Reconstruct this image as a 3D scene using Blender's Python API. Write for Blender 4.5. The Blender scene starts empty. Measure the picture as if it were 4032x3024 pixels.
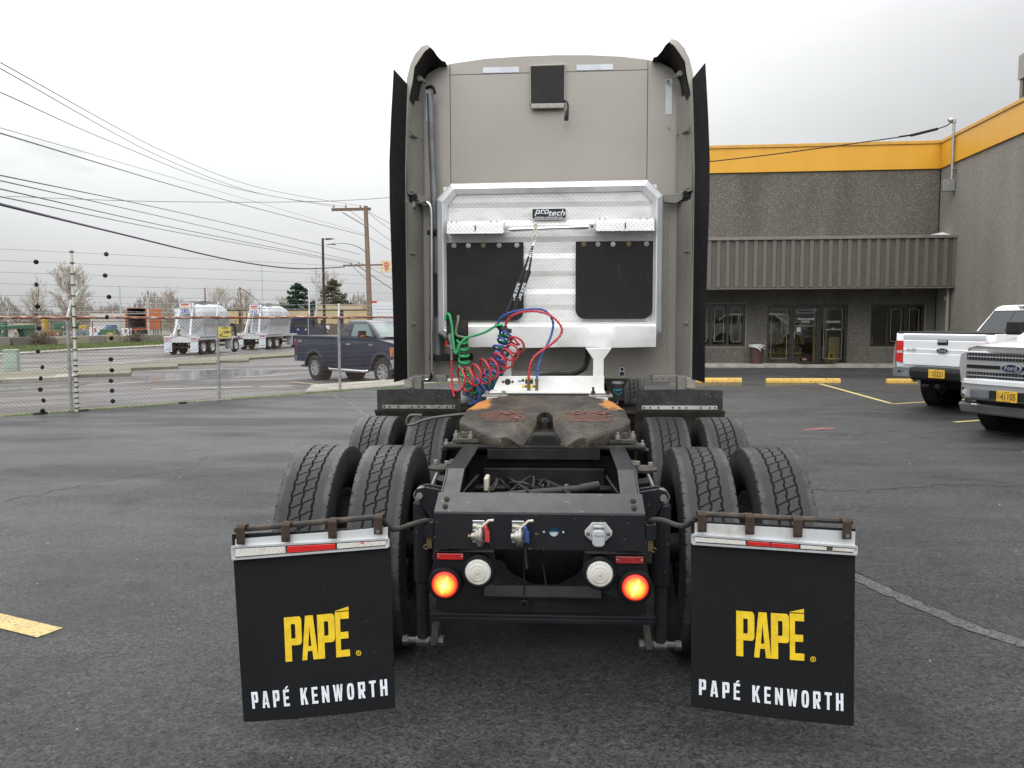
import bpy, math, random
import numpy as np
from mathutils import Vector, Matrix
random.seed(7); rng=np.random.default_rng(7)
S=bpy.context.scene; C=S.collection
PI=math.pi
def rad(a): return math.radians(a)
# ------------------------------------------------------------------ camera
cd=bpy.data.cameras.new('camera'); cam=bpy.data.objects.new('camera',cd); C.objects.link(cam)
cd.sensor_width=36; cd.lens=29.115; cd.clip_start=.05; cd.clip_end=6000
_P,_Y,_R=rad(4.52),rad(3.3),rad(.17)
_f=Vector((-math.sin(_Y)*math.cos(_P),math.cos(_Y)*math.cos(_P),-math.sin(_P)))
_r0=Vector((math.cos(_Y),math.sin(_Y),0)); _u0=_r0.cross(_f)
_r=_r0*math.cos(_R)-_u0*math.sin(_R); _u=_u0*math.cos(_R)+_r0*math.sin(_R)
m=Matrix((_r,_u,-_f)).transposed().to_4x4(); m.translation=(0,0,1.70); cam.matrix_world=m
S.camera=cam
S.view_settings.view_transform='Standard'; S.view_settings.look='None'; S.view_settings.gamma=1
S.view_settings.exposure=0.0; S.view_settings.use_curve_mapping=False
S.render.engine='CYCLES'; S.cycles.max_bounces=6; S.cycles.diffuse_bounces=3; S.cycles.glossy_bounces=3
S.cycles.transmission_bounces=4; S.cycles.transparent_max_bounces=6
# ------------------------------------------------------------------ node helper
class V:
    nt=None
    def __init__(s,sock): s.s=sock
    @staticmethod
    def op(o,*a):
        n=V.nt.nodes.new('ShaderNodeMath'); n.operation=o
        for i,x in enumerate(a):
            if isinstance(x,V): V.nt.links.new(x.s,n.inputs[i])
            else: n.inputs[i].default_value=x
        return V(n.outputs[0])
    def __add__(s,o): return V.op('ADD',s,o)
    __radd__=__add__
    def __mul__(s,o): return V.op('MULTIPLY',s,o)
    __rmul__=__mul__
    def __sub__(s,o): return V.op('SUBTRACT',s,o)
    def __rsub__(s,o): return V.op('SUBTRACT',o,s)
    def __truediv__(s,o): return V.op('DIVIDE',s,o)
    def abs(s): return V.op('ABSOLUTE',s)
    def frac(s): return V.op('FRACT',s)
    def floor(s): return V.op('FLOOR',s)
    def gt(s,o): return V.op('GREATER_THAN',s,o)
    def lt(s,o): return V.op('LESS_THAN',s,o)
    def clamp(s):
        r=V.op('ADD',s,0.0); r.s.node.use_clamp=True; return r
    def ramp(s,a,b): return ((s-a)/(b-a)).clamp()
def NN(t,**k):
    n=V.nt.nodes.new(t)
    for a,b in k.items(): setattr(n,a,b)
    return n
def L(a,b): V.nt.links.new(a.s if isinstance(a,V) else a,b)
def coords(kind='Object'):
    tc=NN('ShaderNodeTexCoord'); return tc.outputs[kind]
def mapping(src,scale=(1,1,1),rot=(0,0,0),loc=(0,0,0)):
    mp=NN('ShaderNodeMapping'); mp.inputs['Scale'].default_value=scale; mp.inputs['Rotation'].default_value=rot
    mp.inputs['Location'].default_value=loc; L(src,mp.inputs['Vector']); return mp.outputs[0]
def noise(src,scale,detail=4,rough=.55):
    n=NN('ShaderNodeTexNoise'); L(src,n.inputs['Vector']); n.inputs['Scale'].default_value=scale
    n.inputs['Detail'].default_value=detail; n.inputs['Roughness'].default_value=rough; return V(n.outputs['Fac'])
def voro(src,scale,out='Color'):
    n=NN('ShaderNodeTexVoronoi'); L(src,n.inputs['Vector']); n.inputs['Scale'].default_value=scale; return n.outputs[out]
def mix(f,a,b):
    n=NN('ShaderNodeMix',data_type='RGBA')
    if isinstance(f,V): L(f,n.inputs[0])
    else: n.inputs[0].default_value=f
    for k,x in ((6,a),(7,b)):
        if isinstance(x,tuple): n.inputs[k].default_value=(*x,1)
        else: L(x,n.inputs[k])
    return n.outputs[2]
def sep(src):
    n=NN('ShaderNodeSeparateXYZ'); L(src,n.inputs[0]); return V(n.outputs[0]),V(n.outputs[1]),V(n.outputs[2])
def bump(h,dist,strength=1.):
    n=NN('ShaderNodeBump'); n.inputs['Distance'].default_value=dist; n.inputs['Strength'].default_value=strength
    L(h,n.inputs['Height']); return n.outputs[0]
def newmat(name):
    m=bpy.data.materials.new(name); m.use_nodes=True; V.nt=m.node_tree
    return m,m.node_tree.nodes['Principled BSDF']
def setc(b,k,x):
    if isinstance(x,tuple): b.inputs[k].default_value=(*x,1)
    elif isinstance(x,(int,float)): b.inputs[k].default_value=x
    else: L(x,b.inputs[k])
def M(name,col,rough=.5,metal=0.,col2=None,ns=6.,lo=.4,hi=.65,bs=0.,bn=60.,coat=0.,stretch=(1,1,1),spec=.5,fleck=None):
    """a worn procedural surface: base colour, blotches of a second colour, fine relief"""
    m,b=newmat(name); co=coords(); mc=mapping(co,stretch)
    n1=noise(mc,ns,5,.6)
    if col2 is None: col2=tuple(c*.82 for c in col)
    c=mix(n1.ramp(lo,hi),col,col2)
    if fleck: # (colour, scale, threshold)
        f=noise(co,fleck[1],2,.5).gt(fleck[2]); c=mix(f,c,fleck[0])
    setc(b,'Base Color',c)
    L((noise(mc,ns*2.3,3)-.5)*.25+rough,b.inputs['Roughness'])
    b.inputs['Metallic'].default_value=metal; b.inputs['Specular IOR Level'].default_value=spec if (max(col)>.05 or metal>.2) else spec*.4
    if coat: b.inputs['Coat Weight'].default_value=coat; b.inputs['Coat Roughness'].default_value=.06
    if bs: L(bump(noise(co,bn,3),bs),b.inputs['Normal'])
    return m
# ------------------------------------------------------------------ world: high overcast with a few darker rags
w=bpy.data.worlds.new('World'); S.world=w; w.use_nodes=True; V.nt=w.node_tree
bg=w.node_tree.nodes['Background']
SUN_EL,SUN_AZ=rad(48),rad(-14)      # azimuth from +Y, negative = left
sky=NN('ShaderNodeTexSky',sky_type='NISHITA'); sky.sun_disc=False; sky.sun_elevation=SUN_EL; sky.sun_rotation=SUN_AZ
sky.air_density=1; sky.dust_density=4
g=coords('Generated'); gx,gy,gz=sep(g)
el=V.op('MAXIMUM',gz,0.0)
nz=noise(mapping(g,(1.3,1.3,3.2),loc=(.35,.1,.2)),1.5,5,.55)
nz2=noise(mapping(g,(1,1,3.4),loc=(.2,.7,.15)),5.5,4,.5)
side=gx.ramp(-.20,.34)                                     # thicker cloud to the right
base=el.ramp(0,.22)*.29+el.ramp(.22,.9)*1.0+.44
dv=NN('ShaderNodeVectorMath',operation='DOT_PRODUCT'); L(g,dv.inputs[0]); dv.inputs[1].default_value=(math.sin(SUN_AZ)*math.cos(SUN_EL),math.cos(SUN_AZ)*math.cos(SUN_EL),math.sin(SUN_EL))
cosd=V(dv.outputs['Value'])
glow=V.op('EXPONENT',(cosd-1)*8.)*1.7                      # the veiled sun behind the cloud
back=(gy*-1.).ramp(-.2,.8)*el.ramp(.02,.55)*1.9
lum=(base*(1.06-side*.24)*(1+back*1.15)+glow)*(nz*.34+.83)
rag=nz2.ramp(.60,.74)*el.ramp(.03,.12)*(1-el.ramp(.3,.5))*(gx*-1).ramp(.0,.12)
lum=lum*(1-rag*.20)
tint=mix((el*2.4+side*.0).clamp(),(.93,.955,.97),(.975,.985,1.0))
cl=NN('ShaderNodeVectorMath',operation='SCALE'); L(tint,cl.inputs[0]); L(lum*15.4,cl.inputs['Scale'])
mx=NN('ShaderNodeMix',data_type='RGBA'); mx.inputs[0].default_value=.93; L(sky.outputs[0],mx.inputs[6]); L(cl.outputs[0],mx.inputs[7])
L(mx.outputs[2],bg.inputs[0]); bg.inputs[1].default_value=.07
sl=bpy.data.lights.new('sun','SUN'); sl.energy=.8; sl.angle=rad(30); sl.color=(1,.97,.92)
so=bpy.data.objects.new('sun',sl); C.objects.link(so)
sd=Vector((math.sin(SUN_AZ)*math.cos(SUN_EL),math.cos(SUN_AZ)*math.cos(SUN_EL),math.sin(SUN_EL)))
so.rotation_euler=sd.to_track_quat('Z','Y').to_euler()
# ------------------------------------------------------------------ mesh helper
class MB:
    def __init__(s): s.v=[]; s.f=[]; s.xf=None
    def add(s,vs,fs):
        o=len(s.v)
        if s.xf is not None: vs=[s.xf@Vector(p) for p in vs]
        s.v+= [tuple(p) for p in vs]; s.f+=[tuple(i+o for i in f) for f in fs]; return s
    def box(s,x0,x1,y0,y1,z0,z1):
        return s.add([(x0,y0,z0),(x1,y0,z0),(x1,y1,z0),(x0,y1,z0),(x0,y0,z1),(x1,y0,z1),(x1,y1,z1),(x0,y1,z1)],
          [(0,3,2,1),(4,5,6,7),(0,1,5,4),(1,2,6,5),(2,3,7,6),(3,0,4,7)])
    def bar(s,p0,p1,w,h,up=(0,0,1)):
        a,b=Vector(p0),Vector(p1); d=(b-a).normalized(); u=Vector(up); r=d.cross(u)
        if r.length<1e-4: r=d.cross(Vector((0,1,0)))
        r.normalize(); u=r.cross(d).normalized(); r*=w/2; u*=h/2
        return s.add([a-r-u,a+r-u,a+r+u,a-r+u,b-r-u,b+r-u,b+r+u,b-r+u],[(0,1,2,3),(7,6,5,4),(0,4,5,1),(1,5,6,2),(2,6,7,3),(3,7,4,0)])
    def cyl(s,p0,p1,r0,r1=None,n=12,caps=True):
        r1=r0 if r1 is None else r1
        a,b=Vector(p0),Vector(p1); d=(b-a).normalized(); u=Vector((0,0,1)) if abs(d.z)<.9 else Vector((0,1,0))
        r=d.cross(u).normalized(); u=r.cross(d)
        vs=[];
        for k in range(n):
            t=2*PI*k/n; q=r*math.cos(t)+u*math.sin(t); vs+=[a+q*r0,b+q*r1]
        fs=[(2*k,2*k+1,(2*k+3)%(2*n),(2*k+2)%(2*n)) for k in range(n)]
        if caps: fs+=[tuple(2*k for k in range(n)),tuple(2*k+1 for k in reversed(range(n)))]
        return s.add(vs,fs)
    def tube(s,pts,r,n=8,closed=False,rs=None):
        P=[Vector(p) for p in pts]; N=len(P); vs=[]; prev=None
        for i,p in enumerate(P):
            if closed: d=P[(i+1)%N]-P[i-1]
            else: d=P[min(i+1,N-1)]-P[max(i-1,0)]
            d.normalize()
            if prev is None:
                u=Vector((0,0,1)) if abs(d.z)<.9 else Vector((0,1,0)); prev=d.cross(u).normalized()
            prev=(prev-d*prev.dot(d)).normalized(); q=d.cross(prev); rr=rs[i] if rs else r
            vs+=[p+(prev*math.cos(2*PI*k/n)+q*math.sin(2*PI*k/n))*rr for k in range(n)]
        fs=[]
        for i in range(N if closed else N-1):
            j=(i+1)%N
            fs+=[(i*n+k,i*n+(k+1)%n,j*n+(k+1)%n,j*n+k) for k in range(n)]
        if not closed: fs+=[tuple(reversed(range(n))),tuple((N-1)*n+k for k in range(n))]
        return s.add(vs,fs)
    def prism(s,poly,axis,a,b):
        n=len(poly)
        def P(p,t): return (t,p[0],p[1]) if axis=='x' else ((p[0],t,p[1]) if axis=='y' else (p[0],p[1],t))
        vs=[P(p,a) for p in poly]+[P(p,b) for p in poly]
        return s.add(vs,[tuple(range(n)),tuple(reversed(range(n,2*n)))]+[(i,i+n,(i+1)%n+n,(i+1)%n) for i in range(n)])
    def lathe(s,prof,c,axis='x',n=24,close=False):
        vs=[];m=len(prof); c=Vector(c)
        for k in range(n):
            t=2*PI*k/n; cs,sn=math.cos(t),math.sin(t)
            for a,r in prof:
                q=(a,r*cs,r*sn) if axis=='x' else ((r*cs,a,r*sn) if axis=='y' else (r*cs,r*sn,a))
                vs.append(c+Vector(q))
        fs=[]
        for k in range(n):
            j=(k+1)%n
            for i in range(m-1+(1 if close else 0)):
                i2=(i+1)%m; fs.append((k*m+i,k*m+i2,j*m+i2,j*m+i))
        return s.add(vs,fs)
    def loft(s,rings,cap=True):
        n=len(rings[0]); vs=[p for r in rings for p in r]; fs=[]
        for i in range(len(rings)-1):
            fs+=[(i*n+k,i*n+(k+1)%n,(i+1)*n+(k+1)%n,(i+1)*n+k) for k in range(n)]
        if cap: fs+=[tuple(reversed(range(n))),tuple((len(rings)-1)*n+k for k in range(n))]
        return s.add(vs,fs)
    def quad(s,*p): return s.add(p,[tuple(range(len(p)))])
    def build(s,name,mat,parent=None,smooth=False,bevel=0.,fix=True):
        me=bpy.data.meshes.new(name); me.from_pydata([tuple(p) for p in s.v],[],s.f)
        if fix:
            import bmesh
            bm=bmesh.new(); bm.from_mesh(me); bmesh.ops.recalc_face_normals(bm,faces=bm.faces); bm.to_mesh(me); bm.free()
        me.materials.append(mat)
        if smooth:
            me.polygons.foreach_set('use_smooth',[True]*len(me.polygons))
            me.set_sharp_from_angle(angle=rad(smooth if smooth is not True else 40))
        o=bpy.data.objects.new(name,me); C.objects.link(o)
        if parent: o.parent=parent
        if bevel:
            b=o.modifiers.new('bevel','BEVEL'); b.width=bevel; b.segments=2; b.limit_method='ANGLE'; b.angle_limit=rad(35)
        return o
def empty(name,loc=(0,0,0),rz=0):
    o=bpy.data.objects.new(name,None); C.objects.link(o); o.location=loc; o.rotation_euler=(0,0,rz); o.empty_display_size=.2; return o
def tag(o,label=None,cat=None,group=None,kind=None):
    if label: o['label']=label
    if cat: o['category']=cat
    if group: o['group']=group
    if kind: o['kind']=kind
    return o
def dup(o,parent=None,loc=None,rz=None):
    c=o.copy(); C.objects.link(c)
    if parent is not None: c.parent=parent
    if loc is not None: c.location=loc
    if rz is not None: c.rotation_euler=(0,0,rz)
    for ch in list(o.children):
        dup(ch,c)
    return c
def inst(o,loc,parent=None,rot=None):
    c=o.copy(); C.objects.link(c); c.location=loc
    if parent is not None: c.parent=parent
    if rot is not None: c.rotation_euler=rot
    return c
def arc(cx,cy,r,a0,a1,n,ry=None):
    ry=r if ry is None else ry
    return [(cx+r*math.cos(rad(a0+(a1-a0)*i/n)),cy+ry*math.sin(rad(a0+(a1-a0)*i/n))) for i in range(n+1)]
def rrect(x0,x1,z0,z1,r,n=4):
    return arc(x1-r,z1-r,r,0,90,n)+arc(x0+r,z1-r,r,90,180,n)+arc(x0+r,z0+r,r,180,270,n)+arc(x1-r,z0+r,r,270,360,n)
def spline(pts,k=6):
    P=[Vector(p) for p in pts]; out=[]
    for i in range(len(P)-1):
        a,b,c,d=P[max(i-1,0)],P[i],P[i+1],P[min(i+2,len(P)-1)]
        for j in range(k):
            t=j/k; out.append(.5*((2*b)+(c-a)*t+(2*a-5*b+4*c-d)*t*t+(3*b-a-3*c+d)*t**3))
    out.append(P[-1]); return out
def text(s,name,size,mat,parent,loc,rot=(PI/2,0,0),sx=1.,bold=0.,extrude=.0008,align='CENTER',space=1.,shear=0.):
    cu=bpy.data.curves.new(name,'FONT'); cu.body=s; cu.size=size; cu.extrude=extrude; cu.offset=bold
    cu.align_x=align; cu.align_y='CENTER'; cu.space_character=space; cu.resolution_u=3; cu.shear=shear
    t=bpy.data.objects.new('tmp',cu); C.objects.link(t)
    dg=bpy.context.evaluated_depsgraph_get(); me=bpy.data.meshes.new_from_object(t.evaluated_get(dg))
    bpy.data.objects.remove(t); me.name=name; me.materials.clear(); me.materials.append(mat)
    o=bpy.data.objects.new(name,me); C.objects.link(o); o.scale=(sx,1,1); o.location=loc; o.rotation_euler=rot
    if parent: o.parent=parent
    return o
# ------------------------------------------------------------------ materials
def asphalt(name,c1,c2,scale=1.,rough=.5,flake=.5):
    m,b=newmat(name); co=coords()
    big=noise(mapping(co,(1,1,1)),.22*scale,5,.6); mid=noise(mapping(co,(.5,1.6,1)),1.1*scale,4,.6)
    st=noise(mapping(co,(.6,1.5,1),rot=(0,0,.15)),.42*scale,3,.5)
    v=voro(co,95,'Color'); vr,_,_=sep(v)
    fine=noise(co,210,3,.7)
    c=mix((big*.55+mid*.45).ramp(.36,.64),c1,c2)
    k=(vr*.95+fine*1.3+noise(co,24,3,.6)*1.3-1.15)
    s=NN('ShaderNodeVectorMath',operation='SCALE'); L(c,s.inputs[0]); L(V.op('MAXIMUM',k*1.05+.30,.12),s.inputs['Scale'])
    chip=V.op('POWER',vr,40.)*flake*.35
    stn=noise(mapping(co,loc=(3,7,0)),1.3,4,.6).ramp(.56,.68)*.45+noise(mapping(co,loc=(9,2,0)),5.5,3,.6).ramp(.60,.70)*.25
    base_=mix(stn,s.outputs[0],(.012,.012,.012))
    cc=mix(chip.clamp(),base_,(.20,.20,.195))
    L(cc,b.inputs['Base Color'])
    wet=st.ramp(.42,.60)
    L((wet*-.36)+(big*.14)+rough,b.inputs['Roughness'])
    b.inputs['Specular IOR Level'].default_value=.17
    h=fine*.5+noise(co,60,3,.6)*1.0+mid*.4
    L(bump(h,.011,1.),b.inputs['Normal'])
    return m
m_lot=asphalt('asphalt_lot_mat',(.060,.0605,.061),(.028,.028,.0285),rough=.55)
m_street=asphalt('asphalt_street_mat',(.110,.105,.100),(.082,.078,.076),.5,rough=.62)
m_yard=asphalt('yard_mat',(.16,.15,.14),(.10,.10,.095),.3,rough=.75)
m_conc=M('concrete',(.33,.31,.27),.8,col2=(.20,.19,.15),ns=2.2,bs=.004,bn=40)
m_dirt=M('dirt_concrete',(.19,.17,.13),.9,col2=(.12,.11,.085),ns=3,bs=.01,bn=50,fleck=((.07,.10,.03),9,.6))
m_far=M('far_field',(.10,.11,.06),.95,col2=(.14,.13,.10),ns=.05)
m_grass=M('grass_blade',(.075,.13,.025),.7,col2=(.13,.15,.045),ns=1.5)
m_moss=M('moss',(.075,.15,.018),.9,col2=(.10,.13,.02),ns=12)
def paint(name,c,wear=.56):
    m,b=newmat(name); co=coords()
    n=noise(co,55,4,.7); n2=noise(co,6,3)
    L(mix(n.ramp(wear,wear+.10),mix(n2.ramp(.4,.7),c,tuple(x*.8 for x in c)),(.07,.07,.065)),b.inputs['Base Color'])
    b.inputs['Roughness'].default_value=.6; L(bump(n,.004),b.inputs['Normal']); return m
m_yline=paint('yellow_paint',(.47,.335,.12),.53); m_yold=paint('old_yellow_paint',(.52,.42,.15),.54); m_wline=paint('white_paint',(.75,.75,.72),.6)
m_red=paint('red_paint_mark',(.55,.10,.08),.5)
m_stop=M('stop_paint',(.62,.39,.09),.7,col2=(.52,.32,.07),ns=5,bs=.003,bn=60,fleck=((.20,.15,.05),22,.63))
def aggregate(name,base,lo,hi,streak):
    m,b=newmat(name); co=coords()
    v=NN('ShaderNodeTexVoronoi'); L(co,v.inputs['Vector']); v.inputs['Scale'].default_value=44
    vr,vg,vb=sep(v.outputs['Color']); d=V(v.outputs['Distance'])
    c=mix(V.op('POWER',vr,1.6),lo,hi); c=mix((vg.gt(.90))*(d.lt(.38)),c,(.36,.33,.27))
    c=mix(d.ramp(.30,.55),c,base)
    st=noise(mapping(co,(.7,.7,.16)),1.2,3,.5); s2=noise(mapping(co,(.5,.5,.4)),.6,3)
    k=1.05-(st*.6+s2*.5).ramp(.50,.72)*streak
    s=NN('ShaderNodeVectorMath',operation='SCALE'); L(c,s.inputs[0]); L(k,s.inputs['Scale'])
    L(s.outputs[0],b.inputs['Base Color']); b.inputs['Roughness'].default_value=.85
    L(bump(d*-1.,.004),b.inputs['Normal']); return m
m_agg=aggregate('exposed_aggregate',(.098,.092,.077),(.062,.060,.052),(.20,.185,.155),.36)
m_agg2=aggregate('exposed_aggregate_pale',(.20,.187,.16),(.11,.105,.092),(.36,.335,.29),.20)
m_yfas=M('yellow_fascia',(.66,.335,.026),.42,col2=(.63,.315,.024),ns=1.2,stretch=(1,1,.3))
m_slat=M('bronze_cladding',(.128,.113,.092),.5,col2=(.112,.102,.086),ns=1.3,stretch=(2,2,.2))
m_slat2=M('bronze_cladding_dark',(.090,.080,.066),.5,ns=2)
m_frame=M('bronze_anodised',(.045,.038,.032),.35,.3)
m_dark=M('dark_void',(.012,.012,.012),.8)
m_tan=M('interior_panel',(.60,.50,.34),.7); m_inwall=M('interior_wall',(.36,.29,.20),.7,ns=2)
m_galv=M('galvanised',(.42,.43,.43),.45,.75,col2=(.30,.31,.32),ns=14)
m_galvp=M('galvanised_post',(.50,.52,.53),.5,.3,col2=(.34,.36,.36),ns=7)
m_rustrail=M('rusty_rail',(.22,.075,.035),.8,col2=(.52,.42,.36),ns=5,lo=.5,hi=.6,stretch=(1,1,4))
m_wire=M('fence_wire',(.13,.105,.085),.7,.2,col2=(.10,.065,.045),ns=3)
m_black=M('black_plastic',(.016,.016,.017),.55)
m_wline2=M('dim_white_line',(.36,.36,.33),.6)
m_white=M('white_letters',(.80,.82,.84),.6,ns=30)
m_glass,b=newmat('window_glass'); nt=V.nt; nt.nodes.remove(b)
tr_=NN('ShaderNodeBsdfTransparent'); tr_.inputs[0].default_value=(.78,.78,.72,1); gl=NN('ShaderNodeBsdfGlossy'); gl.inputs['Roughness'].default_value=.01; gl.inputs[0].default_value=(.9,.92,.92,1)
fr=NN('ShaderNodeFresnel'); fr.inputs[0].default_value=1.5; ms=NN('ShaderNodeMixShader')
L(fr.outputs[0],ms.inputs[0]); L(tr_.outputs[0],ms.inputs[1]); L(gl.outputs[0],ms.inputs[2]); L(ms.outputs[0],nt.nodes['Material Output'].inputs[0])
# ------------------------------------------------------------------ the ground; (s,d) runs along / across the fence line
FA=Vector((-9.058,14.894,0)); FE=Vector((.6662,.7458,0)); FN=Vector((-.7458,.6662,0))
def FD(s,d,z=0.): return FA+FE*s+FN*d+Vector((0,0,z))
def zof(d): return 0. if d<.5 else (-.25*(d-.5)/.5 if d<1 else (-.25-.5*(d-1)/29 if d<30 else -.75))
def gz(x,y): return zof((Vector((x,y,0))-FA).dot(FN))
FRZ=math.atan2(FE.y,FE.x)
def sheet(name,pts,mat,dz=.004,parent=None,kind='structure',flat=None):
    mb=MB(); mb.add([(x,y,(gz(x,y) if flat is None else flat)+dz) for x,y in pts],[tuple(range(len(pts)))])
    return tag(mb.build(name,mat,parent),kind=kind)
def strip(name,prs,mat,dz=.004,kind='structure'):
    """ribbon between left and right point pairs, follows the ground"""
    mb=MB(); vs=[]
    for a,b in prs:
        vs+=[(a[0],a[1],gz(*a)+dz),(b[0],b[1],gz(*b)+dz)]
    mb.add(vs,[(2*i,2*i+1,2*i+3,2*i+2) for i in range(len(prs)-1)]); return tag(mb.build(name,mat),kind=kind)
def line(name,a,b,w_,mat,n=10,dz=.006):
    a=Vector((*a,0));b=Vector((*b,0));d=(b-a).normalized();q=Vector((-d.y,d.x,0))*w_/2
    return strip(name,[((p-q)[:2],(p+q)[:2]) for p in (a.lerp(b,i/n) for i in range(n+1))],mat,dz)
mb=MB(); mb.add([FD(-3000,-3000),FD(3000,-3000),FD(3000,.02),FD(-3000,.02)],[(0,1,2,3)]); tag(mb.build('asphalt_lot',m_lot),kind='structure')
mb=MB(); mb.add([FD(s_,d_,z_) for d_,z_ in ((.02,.0),(.5,.0),(1.0,-.25)) for s_ in (-400,400)],[(0,1,3,2),(2,3,5,4)]); tag(mb.build('fence_verge',m_dirt),kind='structure')
mb=MB(); mb.add([FD(s_,d_,z_) for d_,z_ in ((1.0,-.25),(30,-.75),(70,-.75)) for s_ in (-900,900)],[(0,1,3,2),(2,3,5,4)]); tag(mb.build('street',m_street),kind='structure')
mb=MB(); mb.add([FD(s_,d_,-.75) for d_ in (70,4000) for s_ in (-4000,4000)],[(0,1,3,2)]); tag(mb.build('far_field',m_far),kind='structure')
m_water,b=newmat('puddle_water'); b.inputs['Base Color'].default_value=(.05,.05,.05,1); L(noise(coords(),3,3)*.25,b.inputs['Roughness']); b.inputs['Specular IOR Level'].default_value=.9
def puddle(pts,seed):
    rp_=random.Random(seed); out=[]
    for i in range(len(pts)):
        a,b_=Vector(pts[i]),Vector(pts[(i+1)%len(pts)])
        for j in range(5):
            p=a.lerp(b_,j/5); out.append((p.x+rp_.uniform(-.18,.18),p.y+rp_.uniform(-.18,.18)))
    sheet('puddle',out,m_water,.009)
puddle([(-15.92, 29.94), (-15.99, 34.49), (-14.52, 36.94), (-11.67, 34.25), (-11.52, 31.14), (-12.86, 28.81), (-13.88, 27.47)],1); puddle([(-18.27, 24.71), (-16.68, 27.24), (-15.22, 28.46), (-15.78, 25.75), (-17.08, 23.08)],2)
# raised concrete pieces in the street
def slab(name,pts,h=.13,mat=None,flat=None):
    mb=MB(); n=len(pts); lo=[(x,y,(gz(x,y) if flat is None else flat)-.05) for x,y in pts]; hi=[(x,y,z+.05+h) for x,y,z in lo]
    mb.add(lo+hi,[tuple(range(n,2*n))]+[(i,(i+1)%n,(i+1)%n+n,i+n) for i in range(n)]); return tag(mb.build(name,mat or m_conc,bevel=.02),kind='structure')
slab('median',[(-30.,22.),(-21.5,26.9),(-17.62,28.74),(-18.74,31.02),(-16.96,31.81),(-19.52,36.68),(-17.87,37.87),(-19.46,41.17),(-17.81,42.11),(-18.75,44.67),(-17.23,45.01),(-18.77,49.06),(-17.28,53.06),(-16.2,62),(-15,80),
  (-17.5,80),(-19.24,58.81),(-21.35,52),(-22.3,45),(-22.6,40),(-23.04,35.1),(-25.5,31.5),(-33,28)],.13,m_dirt)
slab('median_kerb',[(-17.62-1.6,28.55-1.1),(-17.55,28.80),(-18.5,30.7),(-19.1,30.4),(-18.3,28.9),(-19.6,28.3)],.17,m_conc)
mb=MB(); mb.add([tuple(FD(a,b_,c_)) for a,b_,c_ in ((4.9,.06,.03),(16,.06,.03),(16,1.9,.03),(6.2,1.9,.03),(4.9,.06,-.3),(16,.06,-.3),(16,1.9,-.33),(6.2,1.9,-.33))],[(0,1,2,3),(0,4,5,1),(1,5,6,2),(2,6,7,3),(3,7,4,0)])
tag(mb.build('sidewalk',m_conc,bevel=.01),kind='structure')
# road markings
line('road_line',(-17.43,24.79),(-10.5,31.5),.12,m_wline); 
for a,b_ in (((-26.56,39.35),(-25.6,42.6)),((-25.3,45.5),(-24.6,48.6)),((-24.3,50.5),(-24.1,53.5)),((-24.0,57.5),(-23.9,60.5)),((-24.0,65),(-23.9,69))): line('road_line',a,b_,.14,m_wline)
line('road_line',(-31.8,41.),(-27.87,57.1),.14,m_yline,24); line('road_line',(-34.5,42.6),(-29.32,60.09),.14,m_yline,24)
line('road_line',(-27.87,57.1),(-24.5,90),.14,m_yline,24); line('road_line',(-29.32,60.09),(-26,95),.14,m_yline,24)
line('parking_line',(-12.2,24.0),(-8.2,24.8),.12,m_wline)
line('parking_line',(-8.55,26.0),(-4.9,22.0),.11,m_yline,dz=.05)
# far side of the road: kerb, verge, yard
cur=[(-44,38),(-38.2,54.49),(-37.22,62.39),(-35.61,72.79),(-33,90),(-29,120),(-24,160)]
slab('far_kerb',cur+[(x-1.6,y+.6) for x,y in reversed(cur)],.13,m_conc)
gr=[(x-1.7,y+.65) for x,y in cur]; wl=[(-60,62),(-52.5,69.8),(-48.4,77.0),(-45.5,86.),(-42,100),(-38,128),(-36,160)]
strip('verge',list(zip(gr,wl)),m_dirt,.012)
yd=[(-180,70),(-170,110),(-150,150),(-140,190),(-120,210),(-90,220),(-40,225)]
strip('yard',list(zip(wl,yd)),m_yard,.008)
# the lot's own markings
line('parking_line',(-3.42,4.50),(-2.765,4.235),.15,m_yline,12,.004)
line('parking_line',(6.69,21.7),(6.55,16.62),.10,m_yold,24,.004)
line('parking_line',(6.52,16.6),(11.5,19.2),.10,m_yold,20,.004)
line('parking_line',(6.40,13.74),(11.0,16.0),.10,m_yold,20,.004)
line('red_mark',(3.72,12.74),(4.22,12.93),.05,m_red,6,.004)
line('red_mark',(3.9,12.72),(4.05,12.92),.04,m_red,4,.008)
m_seal=asphalt('seal_mat',(.105,.105,.103),(.085,.085,.083),rough=.5,flake=.2)
m_crack=M('crack_tar',(.016,.016,.016),.5)
def wob(pts,amp,k=8,seed=1):
    r=random.Random(seed); out=[]
    for i in range(len(pts)-1):
        a,b_=Vector(pts[i]),Vector(pts[i+1])
        for j in range(k):
            p=a.lerp(b_,j/k); out.append((p.x+r.uniform(-amp,amp),p.y+r.uniform(-amp,amp)))
    out.append(tuple(pts[-1])); return out
def ribbon(name,pts,wfun,mat,dz):
    prs=[]
    for i,p in enumerate(pts):
        a=Vector(pts[max(i-1,0)]);b_=Vector(pts[min(i+1,len(pts)-1)]);d=(b_-a).normalized();q=Vector((-d.y,d.x))*wfun(i)/2
        prs.append((tuple(Vector(p)-q),tuple(Vector(p)+q)))
    return strip(name,prs,mat,dz)
rr=random.Random(3)
seam=wob([(1.2,7.5),(1.93,5.50),(2.09,4.98),(2.28,4.53),(2.46,4.30),(3.2,3.7)],.012,8,5)
ribbon('asphalt_seam',seam,lambda i:.115+rr.uniform(-.02,.02),m_seal,.004)
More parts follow.
